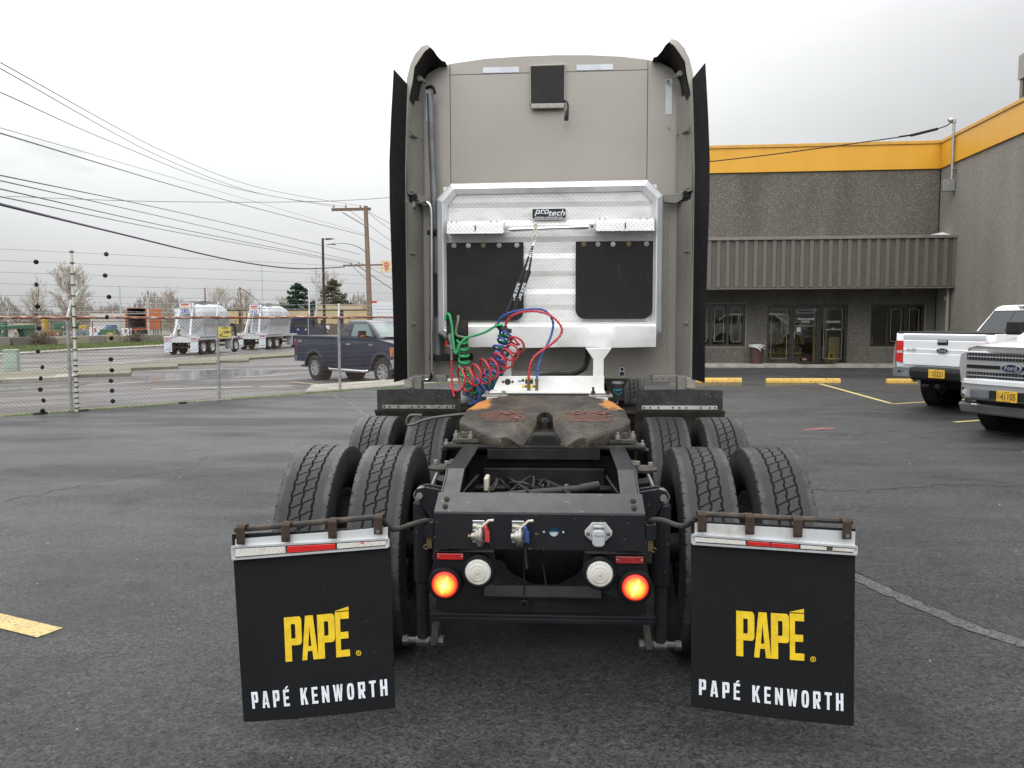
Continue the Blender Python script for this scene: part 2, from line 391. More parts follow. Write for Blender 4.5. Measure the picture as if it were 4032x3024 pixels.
ribbon('asphalt_crack',[(x+.055,y+.03) for x,y in wob([(1.2,7.5),(1.93,5.50),(2.09,4.98),(2.28,4.53),(2.46,4.30),(3.2,3.7)],.012,10,6)],lambda i:rr.uniform(.004,.012),m_crack,.008)
ribbon('asphalt_crack',wob([(-5.3,18.87),(-4.11,16.12),(-3.22,13.87),(-1.69,9.61)],.05,10,7),lambda i:rr.uniform(.03,.06),M('joint_dirt',(.11,.105,.085),.9),.004)
ribbon('asphalt_crack',wob([(2.0,8.3),(3.0,8.2),(3.9,8.55),(4.7,8.5)],.05,10,8),lambda i:rr.uniform(.006,.02),m_crack,.004)
ribbon('asphalt_crack',wob([(-5.2,7.4),(-4.9,8.2),(-4.2,9.2),(-4.4,10.0)],.05,8,9),lambda i:rr.uniform(.006,.016),m_crack,.004)
ribbon('asphalt_crack',wob([(.55,3.0),(.75,2.6),(.95,2.2)],.02,8,9),lambda i:rr.uniform(.01,.03),M('joint_moss',(.05,.055,.03),.9),.004)
# patches of resurfacing
gv=MB()
for i in range(420):
    x=rr.uniform(-7,7.5); y=rr.uniform(2.2,13); r_=rr.uniform(.002,.006)*(1+y*.06)
    if abs(x)<1.6 and y>3.1: continue
    gv.add([(x-r_,y-r_*.8,.001),(x+r_,y-r_*.7,.001),(x+r_*.8,y+r_,.001),(x-r_*.7,y+r_*.9,.001),(x,y,r_*1.4)],[(0,1,4),(1,2,4),(2,3,4),(3,0,4)])
tag(gv.build('gravel',M('grit',(.25,.245,.235),.8,ns=40),fix=False),'loose pale grit scattered over the asphalt','grit',kind='stuff')
# moss line along the fence foot
mb=MB()
for i in range(1500):
    s_=rr.uniform(-6,12.5); 
    if (int(s_*1.3)%5==3 and rr.random()<.8): continue
    p=FD(s_,rr.gauss(-.02,.035)); r_=rr.uniform(.01,.035); h=rr.uniform(.004,.022); a=rr.uniform(0,6)
    q=[(p.x+r_*math.cos(a+k*PI/2),p.y+r_*math.sin(a+k*PI/2),.001) for k in range(4)]
    mb.add(q+[(p.x,p.y,h+.006)],[(0,1,4),(1,2,4),(2,3,4),(3,0,4)])
tag(mb.build('moss',m_moss,fix=False),'bright green moss along the foot of the chain link fence','moss',kind='stuff')
mb=MB()
for i in range(14000):
    t=rr.random(); k=rr.randrange(len(gr)-2); a=Vector(gr[k]).lerp(Vector(gr[k+1]),t); b_=Vector(wl[k]).lerp(Vector(wl[k+1]),t)
    u=rr.random()**.8; p=a.lerp(b_,.12+.85*u)
    h=rr.uniform(.08,.26); w_=rr.uniform(.03,.09); an=rr.uniform(0,PI)
    dx,dy=math.cos(an)*w_,math.sin(an)*w_; z=-.75
    mb.add([(p.x-dx,p.y-dy,z),(p.x+dx,p.y+dy,z),(p.x+rr.uniform(-.1,.1),p.y+rr.uniform(-.1,.1),z+h)],[(0,1,2)])
tag(mb.build('verge_grass',m_grass,fix=False),'short green grass on the verge beyond the road','grass',kind='stuff')
# ------------------------------------------------------------------ the dealership building
def place(r,loc,rz=0): r.location=loc; r.rotation_euler=(0,0,rz)
BZ=rad(-2.5); BC=Vector((13.066,29.724,0))
bl=empty('dealership_building',BC,BZ)
tag(bl,'grey pebble-faced dealership with yellow parapet and ribbed brown canopy','building')
mb=MB()
for (x0,x1,z0,z1) in ((-14,-9.9,-.1,6.78),(-9.9,-6.47,-.1,.68),(-9.9,-6.47,2.2,6.78),(-6.47,-5.71,-.1,6.78),(-5.71,-2.95,2.16,6.78),(-2.95,-2.17,-.1,6.78),(-2.17,-.37,-.1,.67),(-2.17,-.37,2.15,6.78),(-.37,.0,-.1,6.78)):
    mb.box(x0,x1,0,.25,z0,z1)
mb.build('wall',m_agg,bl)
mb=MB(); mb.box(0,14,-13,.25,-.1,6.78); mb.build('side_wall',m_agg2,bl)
mb=MB(); mb.box(-14,-.04,.25,9,5.9,6.6); mb.box(-14,-13.75,.25,9,-.1,6.7); mb.box(-14,0,8.8,9,-.1,6.7); mb.build('roof',m_dark,bl)
mb=MB(); mb.box(-14.06,-.065,-.06,.25,6.783,7.62); mb.box(-.06,14.1,-13.1,.25,6.783,7.62); mb.build('fascia',m_yfas,bl)
mb=MB(); mb.box(-14.1,-.105,-.10,.29,7.62,7.73); mb.box(-.10,14.1,-13.1,.29,7.62,7.73); mb.build('coping',M('yellow_coping',(.60,.33,.055),.45),bl,bevel=.01)
mb=MB(); mb.box(-.028,-.003,-.025,-.001,0,6.78); mb.build('corner_joint',m_black,bl)
mb=MB(); mb.box(2.55,13,-12,0,7.731,9.7); mb.build('upper_storey',m_slat2,bl)
pr=MB(); pr.box(2.48,2.547,-.1,.1,7.74,9.69); rb=pr.build('rib',m_slat,bl)
for i in range(1,26): inst(rb,(0,-i*.35,0),bl)
mb=MB(); mb.box(2.42,13.1,-12.1,.12,9.7,10.5); mb.build('upper_fascia',M('grey_metal',(.26,.25,.24),.5),bl)
# canopy with standing ribs
cn=MB(); cn.box(-14,.08,-1.45,-.003,2.70,4.30); cn.build('canopy',m_slat2,bl)
mb=MB(); mb.box(-14.02,.12,-1.54,.0-.004,4.30,4.40); mb.build('canopy_cap',M('canopy_cap',(.19,.165,.14),.45),bl,bevel=.008)
mb=MB(); mb.box(-14,.10,-1.51,-.003,2.66,2.697); mb.build('canopy_drip',M('canopy_trim',(.14,.125,.105),.45),bl)
sb=MB(); sb.add([(-.075,-1.452,2.72),(-.060,-1.50,2.72),(.060,-1.50,2.72),(.075,-1.452,2.72),(-.075,-1.452,4.30),(-.060,-1.50,4.30),(.060,-1.50,4.30),(.075,-1.452,4.30)],[(0,1,5,4),(1,2,6,5),(2,3,7,6),(0,3,2,1),(4,5,6,7)])
sl0=sb.build('cladding_rib',m_slat,bl); sl0.location=(-.03,0,0)
for i in range(1,46): inst(sl0,(-.03-i*.305,0,0),bl)
mb=MB(); mb.box(.05,.95,-1.47,-.5,4.39,4.42); mb.add([(.1,-1.3,4.40),(.1,-.3,4.40),(-.9,-.3,4.401),(.1,-.3,4.62)],[(0,1,3),(0,3,2),(0,2,1)]); mb.build('canopy_flashing',m_white,bl)
# windows & doors
def frame(x0,x1,z0,z1,muls,name,y=.07,t=.07):
    mb=MB(); mb.box(x0,x1,y,y+.09,z0,z0+t); mb.box(x0,x1,y,y+.09,z1-t,z1)
    mb.box(x0,x0+t,y,y+.09,z0+t,z1-t); mb.box(x1-t,x1,y,y+.09,z0+t,z1-t)
    for q in muls: mb.box(q-t*.6,q+t*.6,y,y+.09,z0+t,z1-t)
    f=mb.build(name,m_frame,bl)
    ed=[x0+t]+[v for q in muls for v in (q-t*.6,q+t*.6)]+[x1-t]
    for k in range(0,len(ed),2):
        p=MB(); p.box(ed[k],ed[k+1],y+.03,y+.036,z0+t,z1-t); p.build('pane',m_glass,f)
        c=(ed[k]+ed[k+1])/2; a,b_=ed[k]+.09,ed[k+1]-.09; zt,zb=z1-t-.09,z0+t+.11
        if b_-a>.3 and name!='door':
            q=MB(); w_=.011; yy=y+.026
            for (u0,u1,v0,v1) in ((a,b_,zb,zb+w_),(a,a+w_,zb,zt),(b_-w_,b_,zb,zt),(a,c-.04,zt-w_,zt),(c+.04,b_,zt-w_,zt),(c-.04,c-.03,zt-.03,zt+.06),(c+.03,c+.04,zt-.03,zt+.06),(c-.03,c+.03,zt+.01,zt+.02)):
                q.box(u0,u1,yy,yy+.002,v0,v1)
            q.build('window_line',m_wline2,f)
    return f
frame(-9.9,-6.47,.68,2.2,[-8.75,-7.67,-7.08],'window'); frame(-2.17,-.37,.67,2.15,[-1.6,-.98],'window')
trm=M('window_trim',(.24,.22,.17),.7)
mb=MB(); mb.box(-9.9,-6.44,-.012,.07,.645,.678); mb.box(-6.468,-6.44,-.012,.07,.68,2.2); mb.box(-9.9,-6.44,-.012,.07,2.202,2.225); mb.build('sill',trm,bl)
mb=MB(); mb.box(-.368,-.34,-.012,.07,.67,2.15); mb.box(-2.19,-.34,-.012,.07,.64,.668); mb.build('sill',trm,bl)
frame(-5.71,-4.84,.06,2.16,[],'window'); frame(-3.9,-2.95,.06,2.16,[],'window')
dr=frame(-4.835,-3.905,.06,2.16,[],'door',.06,.09)
mb=MB(); mb.cyl((-4.75,.04,.95),(-4.75,.04,1.2),.012); mb.cyl((-4.75,.04,1.0),(-4.75,.08,1.0),.01); mb.cyl((-4.75,.04,1.15),(-4.75,.08,1.15),.01); mb.build('handle',m_galv,dr)
text('TRUCK SALES\nPARTS','lettering',.095,m_white,dr,(-4.37,.08,1.60),bold=.002)
mb=MB(); 
for (u0,u1,v0,v1) in ((-4.68,-4.06,1.97,1.98),(-4.68,-4.67,1.86,1.97),(-4.68,-4.1,1.86,1.87),(-4.11,-4.1,1.87,1.97),(-4.06,-4.0,1.955,1.985)): mb.box(u0,u1,.082,.086,v0,v1)
mb.build('window_line',m_white,dr)
mb=MB(); mb.box(-4.66,-4.53,.082,.086,1.20,1.36); mb.build('notice',M('notice_paper',(.55,.62,.66),.7),dr)
mb=MB(); mb.box(-4.45,-4.31,.082,.086,.19,.25); mb.build('notice',M('notice_red',(.45,.20,.16),.7),dr)
text('MON-FRI 7:30AM-5:30PM\nSATURDAY 8:00AM-2:00PM','lettering',.042,m_white,bl,(-3.42,.085,1.55),bold=.0008)
text('PARTS\nSATURDAY 8:00AM-12:00PM','lettering',.042,m_white,bl,(-3.42,.085,1.30),bold=.0008)
# interior seen through the glass
mb=MB(); mb.box(-13.5,-.1,4.2,4.3,0,2.7); mb.box(-13.5,-.1,.26,4.2,2.7,2.75); mb.box(-13.5,-.1,.26,4.2,.0,.05); mb.box(-6.15,-6.1,.26,4.2,.05,2.7); mb.box(-2.6,-2.55,.26,4.2,.05,2.7); mb.box(-.1,-.01,.26,8.7,0,5.8); mb.build('interior_wall',m_inwall,bl)
mb=MB(); mb.box(-3.35,-2.98,.8,.85,.05,1.0); mb.box(-3.82,-3.72,1.2,1.3,.05,2.6); mb.box(-3.4,-3.34,1.2,1.3,.05,2.6); mb.build('interior_panel',m_tan,bl)
mb=MB()
for k in range(5): mb.box(-5.7,-4.1,1.6,1.9,.35+k*.36,.37+k*.36)
mb.box(-5.7,-4.1,1.9,1.95,.05,2.0); mb.build('display_shelf',M('shelf',(.42,.33,.21),.6),bl)
gm=[M('goods_a',(.55,.53,.48),.6),M('goods_b',(.40,.33,.12),.6),M('goods_c',(.30,.30,.28),.6)]
for k in range(4):
    for j in range(11):
        mb=MB(); x=-5.62+j*.14; h=rr.uniform(.12,.24); mb.box(x,x+.10,1.62,1.7,.372+k*.36,.372+k*.36+h); mb.build('packet',gm[rr.choice((0,0,2,1))],bl)
mb=MB(); mb.box(-2.0,-1.92,.5,.55,.75,1.0); mb.build('small_box',m_tan,bl)
# downpipe, wall plate
mb=MB(); mb.cyl((-.10,-1.2,.1),(-.10,-1.2,2.86),.055); mb.build('downpipe',M('downpipe_paint',(.24,.215,.17),.6),bl)
mb=MB(); mb.lathe([(0,.0),(.03,.06),(.06,.08),(.07,.0)],(-.16,-1.0,2.33),'x',16); mb.build('wall_bell',M('bell',(.35,.34,.32),.5),bl)
mb=MB(); mb.box(-1.5,-1.17,-.03,-.001,2.42,2.66); mb.build('wall_plate',M('wall_plate',(.075,.07,.062),.6),bl)
slab('sidewalk_walkway',[tuple((BC+Matrix.Rotation(BZ,3,'Z')@Vector(p))[:2]) for p in ((-15,-1.25,0),(0,-1.25,0),(0,0,0),(-15,0,0))],.10,m_conc,flat=0.)
# service mast with weatherhead and its cable
sm=empty('service_mast',BC+Matrix.Rotation(BZ,3,'Z')@Vector((-.12,-1.2,0)),BZ); tag(sm,'galvanised service mast with weatherhead and grey meter box on the side wall','mast')
mb=MB(); mb.cyl((0,0,6.2),(0,0,8.08),.045); mb.build('conduit',m_galv,sm,smooth=True)
mb=MB(); mb.tube([(0,0,8.05),(0,0,8.13),(-.07,0,8.17),(-.15,0,8.12)],.075,10); mb.build('weatherhead',m_galv,sm,smooth=True)
mb=MB(); mb.box(-.28,.10,-.05,.16,5.85,6.22); mb.build('junction_box',m_galv,sm,bevel=.01)
for z_ in (6.55,7.45): mb=MB(); mb.box(.0,.13,-.06,.06,z_,z_+.04); mb.build('strap',m_galv,sm)
mb=MB(); p0=Vector((12.80,28.45,8.08)); mb.tube([p0,(12.6,28.4,7.93),(12.3,28.35,7.83),(11.4,28.2,7.62),(11.0,28.15,7.56)],.02,6)
mb.tube([(12.3,28.35,7.83),(11.4,28.2,7.60)],.045,8)
mb.tube(spline([(11.4,28.2,7.60),(9,28.1,7.28),(6.,28.0,6.92),(3.,27.9,6.66),(-1,27.8,6.5)],4),.018,6); tag(mb.build('service_cable',m_black),'thin service cable running from the weatherhead across the yellow parapet','cable')
# bin
t=empty('litter_bin',BC+Matrix.Rotation(BZ,3,'Z')@Vector((-6.15,-.5,.10)),BZ); tag(t,'maroon round litter bin with a white liner beside the glass doors','bin')
m_maroon=M('maroon_plastic',(.075,.035,.035),.45)
mb=MB(); mb.lathe([(0,0),(0.,.20),(.52,.245),(.53,.265),(.57,.265),(.60,.25),(.60,.22),(.1,.18)],(0,0,0),'z',28); mb.build('barrel',m_maroon,t,smooth=True)
m_bag=M('white_liner',(.55,.55,.54),.4)
mb=MB(); mb.lathe([(.575,.272),(.66,.29),(.67,.25),(.63,.24)],(0,0,0),'z',28); mb.tube(spline([(-.27,-.1,.62),(-.1,-.29,.58),(.02,-.31,.53),(.1,-.3,.56),(.27,-.12,.50)],4),.018,6)
mb.tube([(.02,-.31,.53),(.08,-.33,.45)],.014,6); mb.tube([(.02,-.31,.53),(-.06,-.32,.60)],.016,6); mb.build('bin_liner',m_bag,t,smooth=True)
# mat, wet floor sign
mb=MB(); mb.xf=Matrix.Translation(BC)@Matrix.Rotation(BZ,4,'Z'); mb.box(-4.75,-3.5,-.95,-.15,.101,.112); tag(mb.build('door_mat',m_black),'black door mat on the walkway before the glass doors','mat')
t=empty('wet_floor_sign',BC+Matrix.Rotation(BZ,3,'Z')@Vector((-3.35,.5,.05)),BZ); tag(t,'yellow folding wet floor sign just inside the right glass panel','sign')
m_ys=M('yellow_plastic',(.62,.47,.06),.5)
for s_ in (-1,1):
    mb=MB(); mb.prism([(-.17,0),(-.13,0),(-.10,.12),(.10,.12),(.13,0),(.17,0),(.10,.48),(-.10,.48)],'y',-.01,.01); mb.xf=None
    o=mb.build('panel',m_ys,t); o.location=(0,-.09*s_,0); o.rotation_euler=(rad(-10*s_),0,0)
mb=MB(); mb.prism([(0,.16),(.05,.26),(.02,.34),(-.05,.30)],'y',-.118,-.112); o=mb.build('symbol',m_black,t); o.rotation_euler=(rad(-10),0,0); o.location=(0,.015,.0)
# wheel stops
def wheel_stop(x0,x1,y,label):
    t=MB(); L_=x1-x0
    pf=[(-.075,0),(.075,0),(.07,.06),(.045,.125),(-.045,.125),(-.07,.06)]
    t.prism(pf,'x',0,L_); o=t.build('wheel_stop',m_stop,bevel=.012); o.location=((x0),y,0); return tag(o,label,'wheel stop','yellow wheel stops before the building')
wheel_stop(2.9,4.78,22.05,'yellow concrete wheel stop nearest the big truck cab')
wheel_stop(5.38,7.27,21.9,'yellow concrete wheel stop in front of the glass doors')
wheel_stop(8.42,10.3,21.82,'yellow concrete wheel stop ahead of the white tailgate')
# ------------------------------------------------------------------ chain link fence
fn=empty('chain_link_fence',FA,FRZ); tag(fn,'chain link fence with rusty top rail and barbed wire along the lot edge','fence')
mb=MB(); mb.tube([(s_,0,1.735+(.008 if int(s_*3)%2 else 0)) for s_ in np.arange(-9,15.1,.5)],.027,8); mb.build('top_rail',m_rustrail,fn,smooth=True)
pb=MB(); pb.cyl((0,.045,-.02),(0,.045,1.76),.032,n=12)
p0=pb.build('post',m_galvp,fn,smooth=True)
ab=MB(); ab.tube([(0,.045,1.75),(.02,.06,1.80),(.13,.22,2.06)],.022,6); ar0=ab.build('barb_arm',m_galvp,p0); 
tb=MB(); tb.lathe([(-.012,.034),(-.012,.040),(.012,.040),(.012,.034)],(0,.045,.35),'z',10); tb0=tb.build('tie_band',m_galv,p0); [inst(tb0,(0,0,z_),p0) for z_ in (.45,.9,1.25)]
for s_ in (-6.1,-3.05,2.86,5.85,8.85,11.85,14.8): c=dup(p0,fn); c.location=(s_,0,0)
p0.location=(-.03,0,0); 
# the mesh: two families of leaning wires
mb=MB(); h=1.70; sp=.0775
for fam,sg in ((0,1),(1,-1)):
    s_=-9-h
    while s_<15+h:
        a=(s_,0.) ; b_=(s_+sg*h,h)
        if sg<0: a=(s_+h,0.); b_=(s_,h)
        x0,x1=a[0],b_[0]
        if max(x0,x1)<-9 or min(x0,x1)>15: s_+=sp; continue
        yy=.002*sg; r_=.0030
        mb.add([(x0,yy-r_,.02),(x0+r_,yy+r_,.02),(x0-r_,yy+r_,.02),(x1,yy-r_,h+.02),(x1+r_,yy+r_,h+.02),(x1-r_,yy+r_,h+.02)],[(0,1,4,3),(1,2,5,4),(2,0,3,5)])
        s_+=sp
tag(mb.build('chain_link_mesh',m_wire,fn,fix=False),kind='stuff')
for k,(z_,y_) in enumerate(((1.845,.09),(1.935,.145),(2.03,.20))):
    mb=MB(); pts=[(s_,y_,z_+.012*math.sin(s_*2.1+k)) for s_ in np.arange(-9,15.2,.3)]; mb.tube(pts,.0035,4)
    for s_ in np.arange(-9,15,.125):
        z=z_+.012*math.sin(s_*2.1+k); a=rr.uniform(0,6); mb.bar((s_-.012,y_-.01*math.cos(a),z-.016),(s_+.012,y_+.01*math.cos(a),z+.016),.004,.004); mb.bar((s_+.012,y_,z-.016),(s_-.012,y_,z+.016),.004,.004)
    mb.build('barbed_wire',m_galv,fn,fix=False)
mb=MB(); mb.box(2.84,3.13,-.04,-.03,1.31,1.545); sg=mb.build('warning_sign',M('sign_yellow',(.66,.55,.14),.5),fn)
m_ink=M('sign_ink',(.03,.03,.03),.6)
text('7,000 V','lettering',.062,m_ink,sg,(3.045,-.043,1.43),sx=.85,bold=.002)
text('WARNING','lettering',.030,m_ink,sg,(2.985,-.043,1.52),bold=.001)
text('ELECTRIC FENCE','lettering',.018,m_ink,sg,(2.985,-.043,1.335),bold=.0006)
mb=MB(); mb.prism([(2.865,1.355),(2.885,1.35),(2.93,1.395),(2.915,1.41)],'y',-.045,-.041); mb.prism([(2.93,1.44),(2.945,1.435),(2.93,1.415),(2.95,1.45),(2.94,1.455)],'y',-.045,-.041); mb.build('symbol',m_ink,sg)
# ------------------------------------------------------------------ electric fence in front of it
ef=empty('electric_fence',FD(0,-.15),FRZ); tag(ef,'tall electric fence of thin wires with black spacers inside the lot','fence')
mb=MB(); mb.tube([(.0,0,0),(.02,0,1.5),(.03,0,2.98)],.026,10); mb.build('fibreglass_pole',M('pale_fibreglass',(.55,.55,.47),.5),ef,smooth=True)
cl_=MB(); cl_.box(-.04,.04,-.034,-.02,0,.02); c0=cl_.build('wire_clip',m_black,ef)
wz=[2.93,2.73,2.53,2.33,2.13,1.94,1.75,1.55,1.35,1.14,.95,.85,.74,.65,.54,.45,.35,.25,.15,.06]
ib=MB(); ib.lathe([(-.018,0),(-.018,.03),(-.012,.042),(-.004,.036),(.004,.036),(.012,.042),(.018,.03),(.018,0)],(0,0,0),'y',14); i0=ib.build('spacer',m_black,ef,smooth=True)
for k,z_ in enumerate(wz):
    mb=MB(); mb.tube([(s_,0,z_-.10*min(1,(s_+9)/24)*0+.0) for s_ in (-9,-1.5,0,3,6,9,15)],.0032,3); mb.build('wire',m_wire,ef,fix=False)
    for s_ in ((-.57,) if k%2 else (.63,))+((5.9,) if k<0 else ()):
        sx=s_+rr.uniform(-.035,.035); inst(i0,(sx,0,z_),ef,rot=(rr.uniform(-.3,.3),rr.uniform(-.2,.2),rr.uniform(-.9,.9)))
    inst(c0,(.0+.03*z_/2.98,0,z_),ef)
bpy.data.objects.remove(i0); bpy.data.objects.remove(c0)
# debris at the fence foot
for (s_,d_,l_) in ((-.6,-.1,.22),(.12,-.14,.16),(2.0,-.12,.14)):
    mb=MB(); mb.prism([(-l_/2,-.04),(l_/2,-.05),(l_/2+.03,.03),(0,.05),(-l_/2,.03)],'z',.0,.035); o=mb.build('rubble',M('rubble_mat',(.05,.047,.042),.9),bevel=.008); o.location=FD(s_,d_); o.rotation_euler=(0,0,FRZ)
    tag(o,'dark broken chunk of asphalt at the foot of the fence','rubble','dark broken chunks along the fence foot')
# ================================================================== THE BIG TRUCK (local: x right, y forward, z up, origin under the frame end)
m_cab=M('cab_paint',(.330,.306,.268),.36,.15,col2=(.305,.282,.247),ns=1.4,coat=.15,bs=.0003,bn=5)
m_cabd=M('cab_channel',(.225,.212,.190),.55,col2=(.16,.15,.13),ns=3,stretch=(1,1,.4))
m_rub=M('black_rubber_edge',(.008,.0085,.0095),.62,bs=.001,bn=30,spec=.35)
m_rub2=M('mud_rubber',(.014,.0135,.013),.62,col2=(.020,.018,.016),ns=5,stretch=(1,1,2),bs=.0012,bn=40)
m_frame_p=M('frame_paint',(.012,.0125,.015),.36,.0,col2=(.016,.016,.017),ns=5,bs=.0006,bn=90,coat=.0,spec=.55,fleck=((.08,.075,.065),45,.72))
m_dirtyb=M('dusty_black',(.040,.037,.032),.75,col2=(.085,.078,.064),ns=7,bs=.002,bn=60)
m_oily=M('oily_black',(.010,.010,.010),.5,col2=(.022,.019,.016),ns=6,bs=.002,bn=40)
m_alu=M('polished_aluminium',(.74,.745,.75),.38,.55,col2=(.64,.645,.66),ns=3,stretch=(3,1,.6))
m_alud=M('white_aluminium',(.74,.74,.725),.42,.25,col2=(.56,.55,.52),ns=4.5,lo=.45,hi=.75,bs=.004,bn=3.5)
m_chrome=M('chrome',(.72,.72,.73),.12,1.)
m_steel=M('steel',(.34,.33,.31),.45,.7,col2=(.22,.20,.17),ns=30)
m_rust=M('rusty_steel',(.042,.030,.022),.8,.1,col2=(.055,.038,.028),ns=30,bs=.0015,bn=120)
m_pipe=M('stained_pipe',(.13,.14,.145),.5,.5,col2=(.24,.25,.26),ns=9,stretch=(1,1,.3))
m_tape=M('reflective_tape',(.60,.62,.66),.35,ns=9)
m_redl=M('red_lens',(.55,.012,.012),.18,coat=.6)
m_redd=M('dark_red_lens',(.20,.010,.010),.2,coat=.6,col2=(.40,.02,.02),ns=18)
m_wlens=M('white_lens',(.56,.545,.50),.28,coat=.4,col2=(.40,.35,.28),ns=11,lo=.5,hi=.7,fleck=((.50,.12,.07),13,.66))
m_plas=M('grey_plastic',(.36,.38,.39),.5,ns=20)
V.nt=m_wlens.node_tree; co=coords(); X,Y_,Z=sep(co); rr0=V.op('SQRT',X*X+Z*Z); L(bump(V.op('SINE',rr0*420.)*.5,.0006),m_wlens.node_tree.nodes['Principled BSDF'].inputs['Normal'])
m_brass=M('dirty_brass',(.16,.12,.06),.5,.6,ns=30)
m_ylogo=M('yellow_ink',(.74,.50,.015),.55,ns=40); m_wlogo=M('white_ink',(.70,.74,.78),.55,ns=40)
m_rhose=M('red_hose',(.46,.030,.045),.42,col2=(.36,.03,.04),ns=14); m_bhose=M('blue_hose',(.025,.075,.30),.42,col2=(.03,.06,.20),ns=14)
m_ghose=M('green_hose',(.015,.30,.09),.42,col2=(.02,.22,.08),ns=14); m_ghosed=M('faded_green_hose',(.12,.16,.10),.6,ns=20)
# diamond plate
m_dia,b=newmat('diamond_plate'); co=coords(); X,Y_,Z=sep(co)
cs=.0175; v=Z/cs; par=(v.floor()*.5).frac().gt(.25); u=X/.034+par*.5
fu=(u.frac()-.5)*.034; fv=(v.frac()-.5)*cs
a1=(fu+fv)*.7071; b1=(fu-fv)*.7071
aa=a1*par+b1*(1-par); bb=b1*par+a1*(1-par)
loz=(1-(aa.abs()/.0135+bb.abs()/.0030)).ramp(0,.5)
n_=noise(mapping(co,(1,1,2)),5,4); edge=noise(mapping(co,(1.2,1,4)),3,4).ramp(.52,.75)
L(mix(loz*.55,mix(edge*.6,mix(n_.ramp(.4,.65),(.76,.755,.73),(.68,.675,.66)),(.46,.45,.42)),(.34,.34,.345)),b.inputs['Base Color']); b.inputs['Metallic'].default_value=.2  # raised marks toned darker: mirrored ground painted into the colour
L((n_-.5)*.2+.42-loz*.1,b.inputs['Roughness']); L(bump(loz,.0032,1.),b.inputs['Normal'])
# fifth wheel: greasy brown-grey with orange rust
m_fw,b=newmat('greasy_plate'); co=coords(); X,Y_,Z=sep(co)
n1=noise(co,5,5,.65); n2=noise(co,22,4,.6)
r2=((X.abs()-.25)*8).clamp()*((Y_-1.38)*5).clamp()
g_=mix(n1.ramp(.38,.68),(.018,.016,.013),(.074,.058,.038)); g_=mix((n2.ramp(.45,.7))*.5,g_,(.03,.028,.026))
L(mix((r2*(n1*.8+n2*.5)).ramp(.42,.60),g_,(.40,.165,.035)),b.inputs['Base Color']); b.inputs['Specular IOR Level'].default_value=.4; L((n2-.5)*.4+.50,b.inputs['Roughness']); L(bump(n2*.6+n1,.018,.9),b.inputs['Normal'])
m_wax=M('red_grease_strings',(.16,.045,.030),.5,col2=(.15,.09,.07),ns=20)
# lit stop lamp
m_lit,b=newmat('lit_red_lamp'); co=coords(); X,Y_,Z=sep(co)
rr_=V.op('SQRT',X*X+Z*Z)/.055; ang=(X*.35+Z*.94)/.055; acr=(X*.94-Z*.35)/.055
nn=noise(co,45,3)
core=V.op('POWER',(1-rr_/.85).clamp(),1.6); beam=V.op('POWER',(1-acr.abs()/.30).clamp(),2.)*(1-ang.abs()*.95).clamp()
c=mix((core*.9+beam*.6+nn*.3-.12).clamp(),(1.,.34,.02),(1.,.78,.14)); c=mix(rr_.ramp(.66,.92),c,(1.,.01,.008))
L(c,b.inputs['Emission Color']); L((core*2.4+beam*1.6+1.15)*(1-rr_.ramp(.8,.95)*.25),b.inputs['Emission Strength']); b.inputs['Base Color'].default_value=(.4,.03,.02,1)
b.inputs['Coat Weight'].default_value=.5
